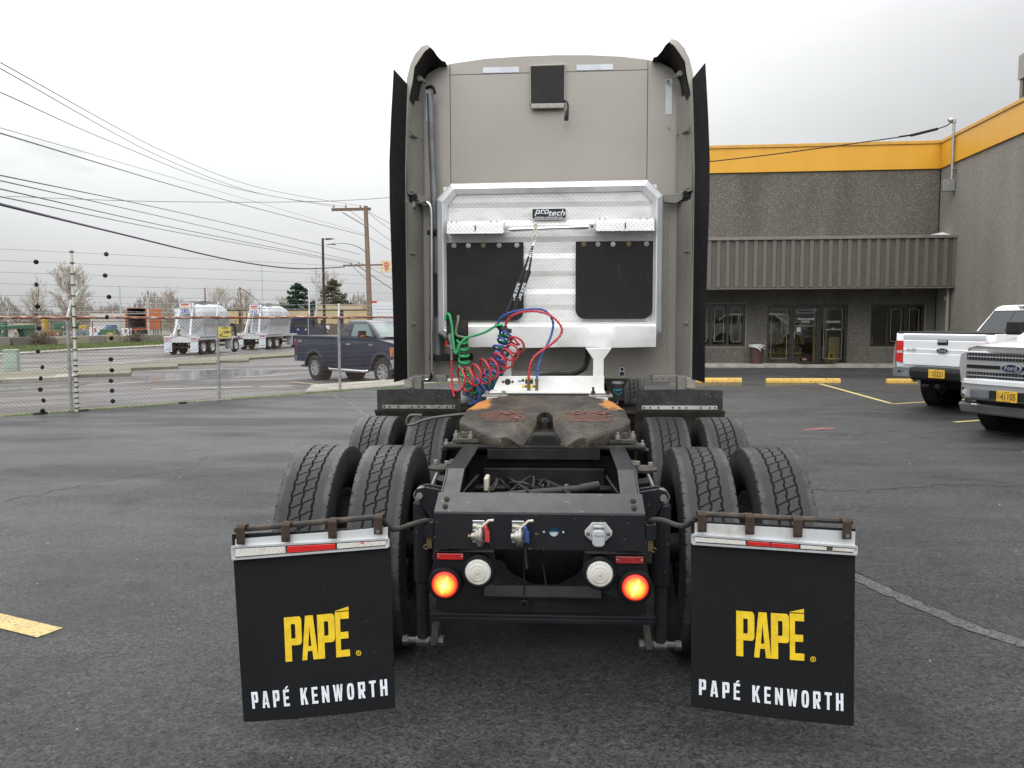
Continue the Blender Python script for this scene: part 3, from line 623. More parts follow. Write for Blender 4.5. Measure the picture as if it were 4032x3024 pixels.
# ------------------------------------------------------------------ tyres
def tyre_mesh(name,grooved=True):
    R=.520; N=900; W=.1235
    prof=[]           # (x, r) across: inner bead -> sidewall -> tread -> sidewall
    left=[(-.085,.290),(-.10,.300),(-.120,.335),(-.136,.385),(-.140,.425),(-.137,.455),(-.1335,.478),(-.1315,.492),(-.1295,.503),(-.1265,.511)]
    us=np.linspace(-W,W,76)
    right=[(-a,b_) for a,b_ in reversed(left)]
    xs=np.array([p[0] for p in left]+list(us)+[p[0] for p in right])
    rs=np.array([p[1] for p in left]+[R-.004*abs(q/W)**3-.0006*abs(q/W) for q in us]+[p[1] for p in right])
    m_=len(xs); th=np.linspace(0,2*PI,N,endpoint=False); v=th/(2*PI)*3.267
    U,Vv=np.meshgrid(xs,v); Rr=np.tile(rs,(N,1))
    pitch=3.267/52
    ph=(Vv/pitch)%1
    zig=np.where(ph<.5,ph*2,2-ph*2)-.5
    zs=np.clip(zig*3.2,-.5,.5)*.0055
    dep=np.zeros_like(U)
    def g(dist,hw,d): return d*np.clip((hw-dist)/(.0016)+.5,0,1)
    if grooved:
        for c0,s_,hw in ((-.054,1,.0034),(0,-1,.0030),(.054,1,.0034)): dep=np.maximum(dep,g(np.abs(U-c0-zs*s_),hw,.013))
        for (a,b_,off) in ((-.054,0,0.),(0,.054,.45)):
            t=np.clip((U-a)/(b_-a),0,1)
            curve=.026*(1/(1+np.exp(-(t-.5)*11))-.5)+.0045*np.sin(t*2*PI)
            d=((Vv+curve+off*pitch)%pitch); d=np.minimum(d,pitch-d)
            dep=np.maximum(dep,np.where((U>a)&(U<b_),g(d*.82,.0017,.008),0))
        d=(Vv%pitch); d=np.minimum(d,pitch-d)
        dep=np.maximum(dep,np.where(np.abs(U)>W-.0055,g(d,.0030,.006),0))
    Rr=Rr-dep
    T=np.tile(th[:,None],(1,m_))
    co=np.stack([U,Rr*np.cos(T),Rr*np.sin(T)],-1).reshape(-1,3)
    i=np.arange(N)[:,None]; k=np.arange(m_-1)[None,:]; j=(i+1)%N
    f=np.stack([i*m_+k,i*m_+k+1,j*m_+k+1,j*m_+k],-1).reshape(-1,4)
    me=bpy.data.meshes.new(name); me.vertices.add(len(co)); me.vertices.foreach_set('co',co.ravel())
    me.loops.add(f.size); me.loops.foreach_set('vertex_index',f.ravel().astype(np.int32)); me.polygons.add(len(f)); me.polygons.foreach_set('loop_start',np.arange(0,f.size,4,dtype=np.int32))
    me.update(calc_edges=True); me.validate(); me.polygons.foreach_set('use_smooth',[True]*len(f)); me.set_sharp_from_angle(angle=rad(28))
    return me
m_tyre,b=newmat('tyre_rubber'); co=coords(); X,Y_,Z=sep(co)
n1=noise(co,9,5,.65); n2=noise(co,70,3)
rad_=V.op('SQRT',Y_*Y_+Z*Z)
tread=rad_.ramp(.500,.514)
shoulder=(X.abs()).ramp(.062,.105)*tread
c=mix(n1.ramp(.38,.62),(.018,.018,.019),(.030,.029,.027)); c=mix(tread*.5,c,(.026,.027,.027)); c=mix((shoulder*(n1*.9+n2*.5)).ramp(.55,1.0),c,(.085,.080,.072))
L(c,b.inputs['Base Color']); b.inputs['Specular IOR Level'].default_value=.22; L(.72-tread*.20+(n2-.5)*.2,b.inputs['Roughness']); L(bump(n2+n1*.6,.0015),b.inputs['Normal'])
tk=empty('semi_truck',(-.085,3.38,0)); tag(tk,'taupe sleeper semi tractor seen from behind, with lit tail lamps and printed mud flaps','semi truck')
tme=tyre_mesh('tyre'); tme.materials.append(m_tyre)
rb_=MB(); rb_.lathe([(-.075,.292),(-.10,.296),(-.10,.285),(-.06,.275),(.02,.272),(.045,.20),(.05,.14),(.05,.13),(.07,.11),(.07,0)],(0,0,0),'x',36); 
rim_me=rb_.build('rim',M('dirty_rim',(.40,.39,.37),.45,.6,col2=(.20,.18,.15),ns=12),smooth=30); rime=rim_me.data; bpy.data.objects.remove(rim_me)
k=0
for yc in (.86,2.17):
    for xc,fl in ((-1.14,1),(-.785,-1),(.785,1),(1.14,-1)):
        o=bpy.data.objects.new('tyre',tme); C.objects.link(o); o.parent=tk; o.location=(xc,yc,.518); o.rotation_euler=(k*.7,0,0); k+=1
        if abs(xc)>1: o['label']='outer dual tyre'
        r_=bpy.data.objects.new('rim',rime); C.objects.link(r_); r_.parent=o; r_.rotation_euler=(0,0,PI if fl*(1 if abs(xc)>1 else 1)>0 else 0)
for xc in (-1.02,1.02):
    o=bpy.data.objects.new('tyre',tme); C.objects.link(o); o.parent=tk; o.location=(xc,7.5,.518); o['label']='front steer tyre'
# ------------------------------------------------------------------ frame
mb=MB()
for s_ in (-1,1):
    mb=MB()
    for (xa,xb,zoff) in ((.421,.430,0),(.345,.421,None)):
        if zoff==0: mb.prism([(.004,.74),(.004,.8955),(.13,.944),(.33,1.02),(3.4,1.02),(3.4,.74)],'x',s_*xa,s_*xb)
        else:
            mb.prism([(.131,.934),(.131,.944),(.33,1.02),(3.4,1.02),(3.4,1.010),(.333,1.010)],'x',s_*xa,s_*xb)
            mb.prism([(.131,.74),(3.4,.74),(3.4,.749),(.131,.749)],'x',s_*xa,s_*xb)
    mb.build('frame_rail',m_frame_p,tk,bevel=.003)
mb=MB()   # rear crossmember: face with lamp hole, sloped top
hole=arc(.062,.818,.021,0,360,20)[:-1]
out=[(-.437,.742),(.437,.742),(.437,.886),(-.437,.886)]
# split the face into left, right, above and below the hole
for (x0,x1,z0,z1) in ((-.437,.03,.742,.890),(.094,.437,.742,.890),(.03,.094,.742,.786),(.03,.094,.850,.890)): mb.box(x0,x1,-.004,.004,z0,z1)
sq=[(.094,.818),(.094,.850),(.062,.850),(.03,.850),(.03,.818),(.03,.786),(.062,.786),(.094,.786)]
ci_=arc(.062,.818,.021,0,360,8)[:-1]
for i in range(8):
    j=(i+1)%8; mb.prism([sq[i],sq[j],ci_[j],ci_[i]],'y',-.004,.004)
mb.prism([(-.004,.8905),(.0,.8985),(.135,.951),(.135,.943),(.006,.8905)],'x',-.437,.437)
mb.build('rear_crossmember',m_frame_p,tk)
mb=MB(); mb.lathe([(0,.0),(0,.026)],(.062,.024,.818),'y',20); mb.build('inner_disc',M('blue_inner',(.02,.17,.30),.4),tk)
mb=MB(); mb.prism([(p[0],min(p[1],.812)) for p in arc(.062,.818,.0255,0,360,24)[:-1]],'y',.016,.020); mb.build('inner_disc_lower',m_wlogo,tk)
for x_,y_,z_ in ((-.395,.035,.912),(-.395,.085,.931),(.395,.035,.912),(.395,.085,.931)):
    mb=MB(); mb.cyl((0,0,0),(0,-.0025,.008),.0125,.010,14); mb.cyl((0,-.0025,.008),(0,-.003,.010),.0045,.0045,6); o=mb.build('bolt',m_rust,tk); o.location=(x_,y_,z_+.0005)
# sundry crossmembers and running gear between the rails
mb=MB(); mb.box(-.42,.42,1.08,1.13,.55,.96); mb.box(-.33,.33,1.02,1.08,.60,.90); mb.build('centre_crossmember',m_oily,tk,bevel=.01)
mb=MB(); mb.box(-.345,.345,.72,.80,.84,.852); mb.box(-.345,.345,.795,.802,.70,.84); mb.build('crossmember',m_frame_p,tk,bevel=.002)
for i in range(5):
    mb=MB(); mb.cyl((0,0,0),(0,0,.012),.011,n=6); o=mb.build('bolt',m_steel,tk); o.location=(-.24+i*.12,.755,.852)
mb=MB(); mb.tube([(-.22,.42,.875),(.18,.46,.905)],.016,10); mb.tube([(.18,.46,.905),(.27,.48,.918)],.020,10); mb.build('track_rod',M('dull_rod',(.035,.036,.038),.6),tk,smooth=True)
mb=MB(); mb.tube([(-.27,.40,.868),(-.19,.42,.878)],.019,10); mb.build('rod_end',m_rust,tk,smooth=True)
mb=MB(); mb.box(-.285,-.262,.60,.70,.855,.925); mb.build('valve_body',M('cream_plastic',(.52,.48,.38),.5),tk,bevel=.008)
r3=random.Random(11)
for i in range(9):
    x=r3.uniform(-.33,.33); mb=MB(); mb.tube(spline([(x,r3.uniform(.3,.9),.80),(x+r3.uniform(-.08,.08),r3.uniform(.3,.9),.90),(x+r3.uniform(-.2,.2),r3.uniform(.5,1.0),.86),(x+r3.uniform(-.2,.2),1.05,.75)],6),r3.choice((.005,.007,.009)),6); mb.build('air_line',m_oily,tk,smooth=True)
for s_ in (-1,1):
    mb=MB(); mb.tube(spline([(s_*.40,.22,.86),(s_*.34,.30,.93),(s_*.31,.50,.95),(s_*.33,.8,.90)],6),.006,6); mb.build('air_line',m_frame_p,tk,smooth=True)
# axles, differential, torque rods, air springs, shocks
for yc in (.86,2.17):
    mb=MB(); mb.cyl((-.93,yc,.518),(.93,yc,.518),.075,n=14); mb.build('axle',m_oily,tk,smooth=True)
    mb=MB(); mb.lathe([(-.24,.05),(-.17,.15),(-.05,.205),(.08,.205),(.18,.15),(.25,.07)],(0,yc,.53),'x',20); mb.cyl((0,yc,.53),(0,yc+.38,.58),.11,.06,16); mb.build('differential',m_oily,tk,smooth=True)
mb=MB(); mb.cyl((0,1.2,.57),(0,5.2,.72),.05,n=12); mb.build('drive_shaft',m_oily,tk)
for s_ in (-1,1):
    for yc in (.86,2.17):
        mb=MB(); mb.lathe([(0,.09),(.02,.12),(.09,.135),(.15,.13),(.17,.12),(.24,.125),(.29,.12),(.31,.08)],(s_*.50,yc+.42,.50),'z',18); mb.build('air_spring',m_oily,tk,smooth=True)
        mb=MB(); mb.prism([(yc-.25,.50),(yc+.5,.44),(yc+.5,.50),(yc+.1,.60),(yc-.2,.60)],'x',s_*.46,s_*.55); mb.build('suspension_beam',m_oily,tk,bevel=.01)
    # shock absorber with its upper bracket and lower pin
    mb=MB(); mb.cyl((s_*.545,.33,.50),(s_*.545,.33,.86),.040,n=16); mb.cyl((s_*.545,.33,.86),(s_*.545,.33,.885),.04,.024,16); mb.build('shock_absorber',m_frame_p,tk,smooth=30)
    mb=MB(); mb.cyl((s_*.545,.33,.23),(s_*.545,.33,.50),.030,n=14); mb.build('shock_tube',m_oily,tk,smooth=True)
    mb=MB(); mb.cyl((s_*.625,.33,.212),(s_*.46,.33,.212),.016,n=10); mb.cyl((s_*.515,.33,.212),(s_*.575,.33,.212),.027,n=12); mb.cyl((s_*.640,.33,.212),(s_*.615,.33,.212),.022,n=6); mb.cyl((s_*.470,.33,.212),(s_*.450,.33,.212),.024,n=6); mb.build('pin',M('dark_pin',(.10,.10,.10),.5,.5,ns=20),tk,smooth=30)
    mb=MB(); mb.prism([(.455,.36),(.49,.36),(.51,.20),(.48,.20)] if s_>0 else [(-.455,.36),(-.49,.36),(-.51,.20),(-.48,.20)],'y',.30,.315); mb.build('lower_bracket',m_dirtyb,tk,bevel=.003)
    pl=[(s_*.432,.90),(s_*.432,.93),(s_*.52,.945),(s_*.56,.935),(s_*.572,.905),(s_*.55,.885),(s_*.50,.80),(s_*.432,.76)]
    mb=MB(); mb.prism(pl,'y',.275,.287); mb.prism(pl,'y',.345,.357); mb.build('shock_bracket',m_frame_p,tk,bevel=.004)
    mb=MB(); mb.cyl((s_*.545,.262,.905),(s_*.545,.285,.905),.016,n=6); mb.cyl((s_*.545,.285,.905),(s_*.545,.345,.905),.030,n=14); mb.build('bolt',m_steel,tk,smooth=30)
    # air line protector bracket and dusty spring seat
    mb=MB(); mb.lathe([(0,.0),(0,.062),(.012,.066),(.02,.05),(.02,.0)],(s_*.495,.62,.962),'z',18); mb.box(s_*.44-.02,s_*.44+.02,.56,.70,.93,1.0); mb.build('spring_seat',m_dirtyb,tk)
    for dx,dy in ((-.03,.02),(.03,-.01)):
        mb=MB(); mb.cyl((0,0,0),(0,0,.022),.013,n=6); o=mb.build('bolt',m_steel,tk); o.location=(s_*.495+dx,.62+dy,.983)
    mb=MB(); mb.tube([(s_*.505,.58,.96),(s_*.53,.57,.90),(s_*.515,.56,.84)],.010,8); mb.box(s_*.51-.02,s_*.51+.02,.55,.57,.83,.88); mb.build('height_valve',m_steel,tk)
# tail plate and bars below
mb=MB(); mb.box(-.47,.47,.245,.253,.385,.505); mb.build('tail_plate',m_oily,tk)
mb=MB(); mb.prism([(.245,.505),(.20,.472),(.20,.466),(.245,.499)],'x',-.25,.27); mb.build('tail_plate_lip',m_oily,tk)
for yy_,zz_,rr__ in ((1.50,.56,.17),(2.75,.55,.22),(3.1,.75,.2)): mb=MB(); mb.cyl((-.52,yy_,zz_),(.52,yy_,zz_),rr__,n=18); mb.build('shade_drum',m_oily,tk,smooth=35)  # drums added to darken the gap between the rails
mb=MB(); mb.box(-.495,.51,.215,.25,.366,.383); mb.box(-.495,.51,.215,.222,.345,.366); mb.build('lower_bar',m_frame_p,tk,bevel=.003)
mb=MB(); mb.lathe([(0,.018),(-.008,.02),(-.01,.012),(0,.01)],(-.07,.215,.435),'y',14); mb.cyl((-.07,.21,.45),(-.072,.2,.72),.0035,n=6); mb.build('pull_ring',m_oily,tk)
mb=MB(); mb.tube(spline([(.0,.24,.72),(.01,.3,.6),(.03,.24,.48)],5),.004,6); mb.tube(spline([(-.08,.6,.74),(-.085,.62,.6),(-.07,.5,.5)],5),.01,6); mb.build('air_line',m_black,tk)
# ------------------------------------------------------------------ lamps
for s_,cx,cz,rx,rz,rt in ((-1,-.255,.641,-.396,.586,0),(1,.253,.641,.400,.586,1)):
    mb=MB(); pl=[(s_*.190,.720),(s_*.438,.720),(s_*.466,.60),(s_*.445,.53),(s_*.40,.512),(s_*.30,.535),(s_*.21,.575),(s_*.180,.63)]
    mb.prism(pl,'y',.045,.052); mb.box(min(s_*.19,s_*.438),max(s_*.19,s_*.438),.02,.052,.720,.724); mb.build('lamp_bracket',m_frame_p,tk,bevel=.002)
    for (x_,z_,lit) in ((cx,cz,0),(rx,rz,1)):
        g0=MB(); g0.lathe([(.045,.071),(.012,.072),(.002,.068),(-.002,.060),(.0,.0565),(.010,.055)],(x_,0,z_),'y',36); gr_=g0.build('lamp_grommet',m_rub,tk,smooth=35)
        l0=MB(); l0.lathe([(.012,.0552),(.001,.0552),(-.006,.050),(-.009,.035),(-.0105,.034),(-.012,.018),(-.0125,.0)],(0,0,0),'y',36)
        lo_=l0.build('lens',m_lit if lit else m_wlens,gr_,smooth=30); lo_.location=(x_,0,z_)
        if lit: lo_['label']='lit red tail lamp lens'
    x0,x1=(-.434,-.319) if s_<0 else (.319,.437); z0,z1=(.684,.711) if s_<0 else (.678,.708)
    mb=MB(); mb.box(x0,x1,.030,.045,z0,z1); o=mb.build('marker_reflector',m_redl if s_<0 else m_redd,tk,bevel=.003)
    if s_<0: mb=MB(); mb.box(x0-.004,x1+.004,.038,.046,z0-.003,z0); mb.build('reflector_base',m_black,tk)
    for x_ in (x0+.008,x1-.008):
        mb=MB(); mb.lathe([(0,.0045),(-.002,.0)],(x_,.0295,(z0+z1)/2),'y',10); mb.build('screw',m_steel,o)
# ------------------------------------------------------------------ air couplings and socket on the rear face
for cx,mt,nut in ((-.246,M('red_flap_cap',(.42,.035,.035),.5),1),(-.082,M('blue_flap_cap',(.02,.06,.20),.5),0)):
    mb=MB(); mb.box(cx-.030,cx+.022,-.012,-.004,.770,.865); gh=mb.build('air_coupling',m_chrome,tk,bevel=.002)
    mb=MB(); mb.lathe([(-.035,.0),(-.035,.014),(-.020,.016),(-.018,.026),(-.006,.028),(-.004,.034),(.006,.036),(.012,.030),(.012,.0)],(cx+.004,-.040,.806),'x',22); mb.cyl((cx+.0,-.04,.79),(cx+.004,-.02,.772),.018,n=10); mb.build('coupling_head',m_steel,gh,smooth=35)
    if nut: mb=MB(); mb.cyl((cx-.045,-.04,.806),(cx-.03,-.04,.806),.008,n=6); mb.build('nut',m_brass,gh)
    mb=MB(); mb.tube([(cx-.026,-.018,.846),(cx+.012,-.026,.842),(cx+.022,-.028,.852),(cx+.040,-.030,.869),(cx+.060,-.030,.871)],.0055,8); mb.build('latch_lever',M('cream_lever',(.50,.46,.38),.5),gh,smooth=True)
    mb=MB(); mb.prism([(cx+.024,.785),(cx+.044,.780),(cx+.043,.822),(cx+.036,.834),(cx+.032,.850),(cx+.021,.846),(cx+.024,.825)],'y',-.05,-.014); mb.build('dust_cap',mt,gh,bevel=.003)
for x_ in (.021,.101):
    mb=MB(); mb.lathe([(0,0),(0,.0045)],(x_,-.0045,.818),'y',10); mb.build('small_hole',M('pale_hole',(.35,.50,.55),.5),tk)
mb=MB(); mb.prism([(.245-.025,.862),(.245+.030,.862),(.245+.058,.826),(.245+.056,.808),(.245+.032,.785),(.245-.030,.785),(.245-.055,.808),(.245-.056,.826)],'y',-.014,-.004); sk=mb.build('trailer_socket',m_plas,tk,bevel=.003)
mb=MB(); mb.prism(rrect(.245-.026,.245+.026,.768,.838,.018),'y',-.050,-.016); mb.build('socket_lid',m_plas,sk,bevel=.006)
mb=MB(); mb.cyl((.224,-.03,.848),(.268,-.03,.848),.008,n=10); mb.build('hinge',m_steel,sk)
for x_ in (.203,.287): mb=MB(); mb.lathe([(-.006,0),(-.005,.006),(0,.008)],(x_,-.014,.814),'y',10); mb.build('bolt',m_brass,sk)
text('TRAILER','lettering',.010,m_steel,sk,(.245,-.0505,.815),extrude=.0004)
# ------------------------------------------------------------------ mud flaps, their bars, light strips and print
def pq(x,z): return (.085+(x-.085)*.926, 1.7+(z-1.7)*.926)
def bil(c,u,v):
    (tlx,tlz),(trx,trz),(brx,brz),(blx,blz)=c
    return ((blx*(1-u)+brx*u)*(1-v)+(tlx*(1-u)+trx*u)*v,(blz*(1-u)+brz*u)*(1-v)+(tlz*(1-u)+trz*u)*v)
YF=-.25
m_flapr=M('printed_flap',(.0085,.009,.010),.58,col2=(.0105,.0105,.011),ns=3,bs=.0015,bn=6,spec=.4,fleck=((.05,.05,.048),120,.735))
def letters(par,c,word,mat,name='lettering'):
    """heavy condensed capitals laid over the quad c (tl,tr,br,bl)"""
    A_=lambda w:[[(0,0),(.30*w,0),(.36*w,.20),(.40*w,.31),(.50*w,.76),(.50*w,1),(.26*w,1)],[(w,0),(.74*w,1),(.50*w,1),(.50*w,.76),(.60*w,.31),(.64*w,.20),(.70*w,0)],[(.36*w,.20),(.64*w,.20),(.60*w,.31),(.40*w,.31)]]
    def ring(o,i): n=len(o); return [[o[k],o[(k+1)%n],i[(k+1)%n],i[k]] for k in range(n)]
    def Pb(w,s,low=.36):
        o=[(s,1)]+[(w-.16*w+.16*w*math.sin(rad(a)),1-.10+.10*math.cos(rad(a))) for a in (0,30,60,90)]+[(w-.16*w+.16*w*math.cos(rad(a)),low+.10-.10*math.sin(rad(a))) for a in (0,30,60,90)]+[(s,low)]
        i=[(s,.84)]+[(w-s-.03*w+.05*w*math.sin(rad(a)),.84-.04+.04*math.cos(rad(a))) for a in (0,30,60,90)]+[(w-s-.03*w+.05*w*math.cos(rad(a)),low+.15+.04-.04*math.sin(rad(a))) for a in (0,30,60,90)]+[(s,low+.15)]
        return [[o[k],o[k+1],i[k+1],i[k]] for k in range(len(o)-1)]
    R_=lambda a,b_,c_,d:[(a,b_),(c_,b_),(c_,d),(a,d)]
    def G(ch,w):
        s=.36*w
        if ch in 'Pp': s=.385*w; return [R_(0,0,s,1)]+Pb(w,s)
        if ch=='A': return A_(w)
        if ch in 'EÉ':
            g=[R_(0,0,s,1),R_(s,0,w,.15),R_(s,.43,w*.9,.57),R_(s,.85,w,1)]
            return g+([[(.30*w,1.05),(.62*w,1.05),(.95*w,1.19),(.60*w,1.19)]] if ch=='É' else [])
        if ch=='e': return [R_(0,0,s,1.02),R_(s,0,w,.15),R_(s,.41,w*.93,.56),R_(s,.86,w,1.02),[(-.02*w,1.045),(w,1.045),(w,1.13)]]
        if ch=='K': return [[(0,0),(s,0),(s,.33),(s*1.3,.43),(w-s,0),(w,0),(s*1.85,.60),(w-.02*w,1),(w-s,1),(s,.60),(s,1),(0,1)]]
        if ch=='N': return [[(0,0),(s*.9,0),(s*.9,.52),(w-s*.9,0),(w,0),(w,1),(w-s*.9,1),(w-s*.9,.46),(s*.9,1),(0,1)]]
        if ch=='W': return [[(0,1),(.17*w,0),(.40*w,0),(.50*w,.50),(.60*w,0),(.83*w,0),(w,1),(.78*w,1),(.71*w,.38),(.60*w,1),(.40*w,1),(.29*w,.38),(.22*w,1)]]
        if ch=='O':
            o=[(w/2+w/2*math.copysign(abs(math.cos(t))**.55,math.cos(t)),.5+.5*math.copysign(abs(math.sin(t))**.75,math.sin(t))) for t in [2*PI*k/24 for k in range(24)]]
            i=[(w/2+(x-w/2)*.28,.5+(y-.5)*.70) for x,y in o]; return ring(o,i)
        if ch=='R': return [R_(0,0,s,1)]+Pb(w,s,.40)+[[(s+.02,.40),(w*.72,.40),(w*1.0,0),(w*.62,0),(s+.02,.34)]]
        if ch=='T': return [R_(0,.85,w,1),R_(w/2-s/2,0,w/2+s/2,.85)]
        if ch=='H': return [R_(0,0,s,1),R_(w-s,0,w,1),R_(s,.42,w-s,.58)]
        return []
    mb=MB()
    tot=sum(x[1]+x[2] for x in word)-word[-1][2]; u=0
    for ch,w_,gap in word:
        for poly in G(ch,1.):
            pts=[bil(c,(u+p[0]*w_)/tot,p[1]) for p in poly]
            mb.prism([pts[k] for k in range(len(pts))],'y',YF-.0098,YF-.0080)
        u+=w_+gap
    x0_,x1_,z0_,z1_=BX; mb.v=[(x,y+bow((x-x0_)/(x1_-x0_),(z-z0_)/(z1_-z0_)),z) for x,y,z in mb.v]
    return mb.build(name,mat,par,fix=True)
def bow(u,v): u=max(0,min(1,u)); v=max(0,min(1,v)); return -.016*math.sin(PI*u)*(1-v)**1.2*.9+.012*(1-v)**2*(.4-u)
for s_,cor,bar,strip_t,lb,clips,logo,txt in (
  (-1,((-1.300,.792),(-.625,.832),(-.611,.052),(-1.274,-.033)),[(-.455,.03,.845),(-.50,.0,.863),(-.545,-.04,.8668),(-.60,-.12,.862)],(.745,.830),(.690,.752),[(-1.252,.816),(-1.059,.830),(-.860,.847),(-.667,.867)],((-1.082,.437),(-.803,.466),(-.799,.277),(-1.078,.245)),((-1.235,.104),(-.644,.178),(-.641,.108),(-1.230,.031))),
  (1,((.624,.872),(1.283,.846),(1.297,.022),(.636,.083)),[(.455,.03,.862),(.50,.0,.884),(.545,-.04,.887),(.60,-.12,.884)],(.866,.800),(.782,.746),[(.664,.893),(.855,.885),(1.046,.876),(1.240,.871)],((.811,.500),(1.084,.488),(1.089,.297),(.814,.311)),((.665,.205),(1.250,.160),(1.252,.087),(.666,.138)))):
    P=[pq(*c) for c in cor]
    mb=MB(); n=6
    for i in range(n):
        for j in range(n):
            pass
    def gy(u,v): return YF+.006*math.sin(u*PI)*(1-v)
    vs=[];nn_=16
    BX=(min(p[0] for p in P),max(p[0] for p in P),min(p[1] for p in P),max(p[1] for p in P))
    for lay in (-.007,.0):
        for j in range(nn_+1):
            for i in range(nn_+1):
                x,z=bil(P,i/nn_,j/nn_); vs.append((x,YF+lay+bow((x-BX[0])/(BX[1]-BX[0]),(z-BX[2])/(BX[3]-BX[2])),z))
    q=(nn_+1)**2; w1=nn_+1; fs=[]
    for j in range(nn_):
        for i in range(nn_): a=j*w1+i; fs+=[(a,a+1,a+w1+1,a+w1),(q+a,q+a+w1,q+a+w1+1,q+a+1)]
    for i in range(nn_):
        fs+=[(i,q+i,q+i+1,i+1),(nn_*w1+i,nn_*w1+i+1,q+nn_*w1+i+1,q+nn_*w1+i),(i*w1,(i+1)*w1,q+(i+1)*w1,q+i*w1),(i*w1+nn_,q+i*w1+nn_,q+(i+1)*w1+nn_,(i+1)*w1+nn_)]
    mb.add(vs,fs); fl=mb.build('mud_flap',m_flapr,tk,smooth=40)
    xL,xR=(-1.294,-.628) if s_<0 else (.628,1.284)
    def onl(t,zl,zr): x=xL+(xR-xL)*t; return pq(x,zl+(zr-zl)*t)
    # white aluminium backing strip
    top=(.775,.862) if s_<0 else (.857+.035,.822+.024)
    zt=((.772,.832) if s_<0 else (.866,.836)); zl=((.742,.786) if s_<0 else (.818,.776)); zb=((.690,.752) if s_<0 else (.782,.746))
    a,b_,c_,d_=onl(.015,*zt),onl(.995,*zt),onl(.995,*zl),onl(.015,*zl)
    mb=MB(); mb.prism([d_,c_,b_,a],'y',YF-.0125,YF-.008); mb.build('backing_strip',M('stained_white_strip',(.55,.56,.56),.40,.3,col2=(.40,.36,.29),ns=6,lo=.56,hi=.72),fl)
    # light bar: body + chrome edges + lenses
    a,b_,c_,d_=onl(0,*zl),onl(1,*zl),onl(1,*zb),onl(0,*zb)
    mb=MB(); mb.prism([d_,c_,b_,a],'y',YF-.018,YF-.008); lbo=mb.build('light_bar',m_dirtyb,fl)
    mb=MB(); 
    for (p,q_) in ((a,b_),(d_,c_)): mb.bar((p[0],YF-.018,p[1]),(q_[0],YF-.018,q_[1]),.018,.007)
    mb.bar((a[0]+.003,YF-.018,a[1]),(d_[0]+.003,YF-.018,d_[1]),.016,.006); mb.bar((b_[0]-.003,YF-.018,b_[1]),(c_[0]-.003,YF-.018,c_[1]),.016,.006)
    mb.build('chrome_trim',M('dull_trim',(.62,.63,.64),.3,.5),lbo)
    segs=((.02,.345,m_wlens,''),(.355,.665,m_redl,''),(.675,.985,m_wlens,'')) if s_<0 else ((.015,.325,m_wlens,''),(.335,.475,m_redl,''),(.48,.65,m_redl,''),(.66,.82,m_wlens,''),(.855,.985,m_wlens,''))
    for (t0,t1,mt,_) in segs:
        p=[]
        zi=(zl[0]-.008,zl[1]-.008); zj=(zb[0]+.008,zb[1]+.008)
        q4=[onl(t0,*zj),onl(t1,*zj),onl(t1,*zi),onl(t0,*zi)]
        mb=MB(); mb.prism(q4,'y',YF-.024,YF-.0185); mb.build('lens',mt,lbo,bevel=.0025)
    # hanger bar
    e0,e1=pq(clips[0][0],clips[0][1]),pq(clips[3][0],clips[3][1])
    if s_<0: pts=[(-.455,.04,.845),(-.475,.0,.858),(-.515,-.06,.860),(-.58,-.16,.862),(e1[0],YF-.0,e1[1]+.006),(e0[0]-.035,YF,e0[1]-.006)]
    else: pts=[(.455,.04,.850),(.470,.0,.872),(.505,-.06,.885),(.57,-.16,.888),(e0[0],YF-.0,e0[1]+.006),(e1[0]+.03,YF,e1[1]+.004)]
    pts=spline(pts[:5],4)+[Vector(pts[5])]
    mb=MB(); mb.tube(pts,.0110,8); mb.build('flap_hanger',M('rust_flecked_bar',(.040,.039,.037),.6,.2,col2=(.075,.056,.040),ns=14,lo=.52,hi=.6,stretch=(1,1,1)),tk,smooth=True)
    mb=MB(); mb.box(s_*.44 if s_>0 else -.485,.485 if s_>0 else -.44,.005,.06,.785,.852); mb.build('hanger_socket',m_frame_p,tk,bevel=.004)
    mb=MB(); mb.box(s_*.463-.011,s_*.463+.011,.02,.04,.735,.785); mb.build('tension_strap',m_brass,tk)
    mb=MB(); mb.tube(arc(0,0,.010,0,300,10) and [(s_*.475+.010*math.cos(t),.015,.742+.009*math.sin(t)) for t in np.linspace(0,5.2,10)],.0025,6); mb.build('cotter_ring',m_brass,tk)
    for k_,(x_,z_) in enumerate(clips):
        px_,pz_=pq(x_,z_); mb=MB()
        mb.box(px_-.017,px_+.017,YF-.034,YF-.029,pz_-.056,pz_+.010); mb.prism([(YF-.034,pz_+.010),(YF-.020,pz_+.019),(YF+.014,pz_+.017),(YF+.014,pz_-.0),(YF+.010,pz_-.0),(YF+.010,pz_+.013),(YF-.018,pz_+.0145),(YF-.029,pz_+.008)],'x',px_-.017,px_+.017)
        cl=mb.build('clip',m_rust,fl,bevel=.0015)
        mb=MB(); mb.cyl((px_,YF-.034,pz_-.042),(px_,YF-.041,pz_-.042),.0085,n=6); mb.build('bolt',m_chrome if k_==3 else m_rust,cl)
    LG=[pq(*p) for p in logo]; TX_=[pq(*p) for p in txt]
    letters(fl,LG,[('P',1.2,-.02),('A',1.12,.0),('P',1.2,.04),('e',.95,0)],m_ylogo,'logo')
    rx_,rz_=bil(LG,1.13,.045)
    mb=MB(); mb.lathe([(0,.0105),(-.0008,.0105),(-.0008,.0078),(0,.0078)],(rx_,YF-.0085+bow((rx_-BX[0])/(BX[1]-BX[0]),(rz_-BX[2])/(BX[3]-BX[2])),rz_),'y',20,True); mb.build('logo_mark',m_ylogo,fl)
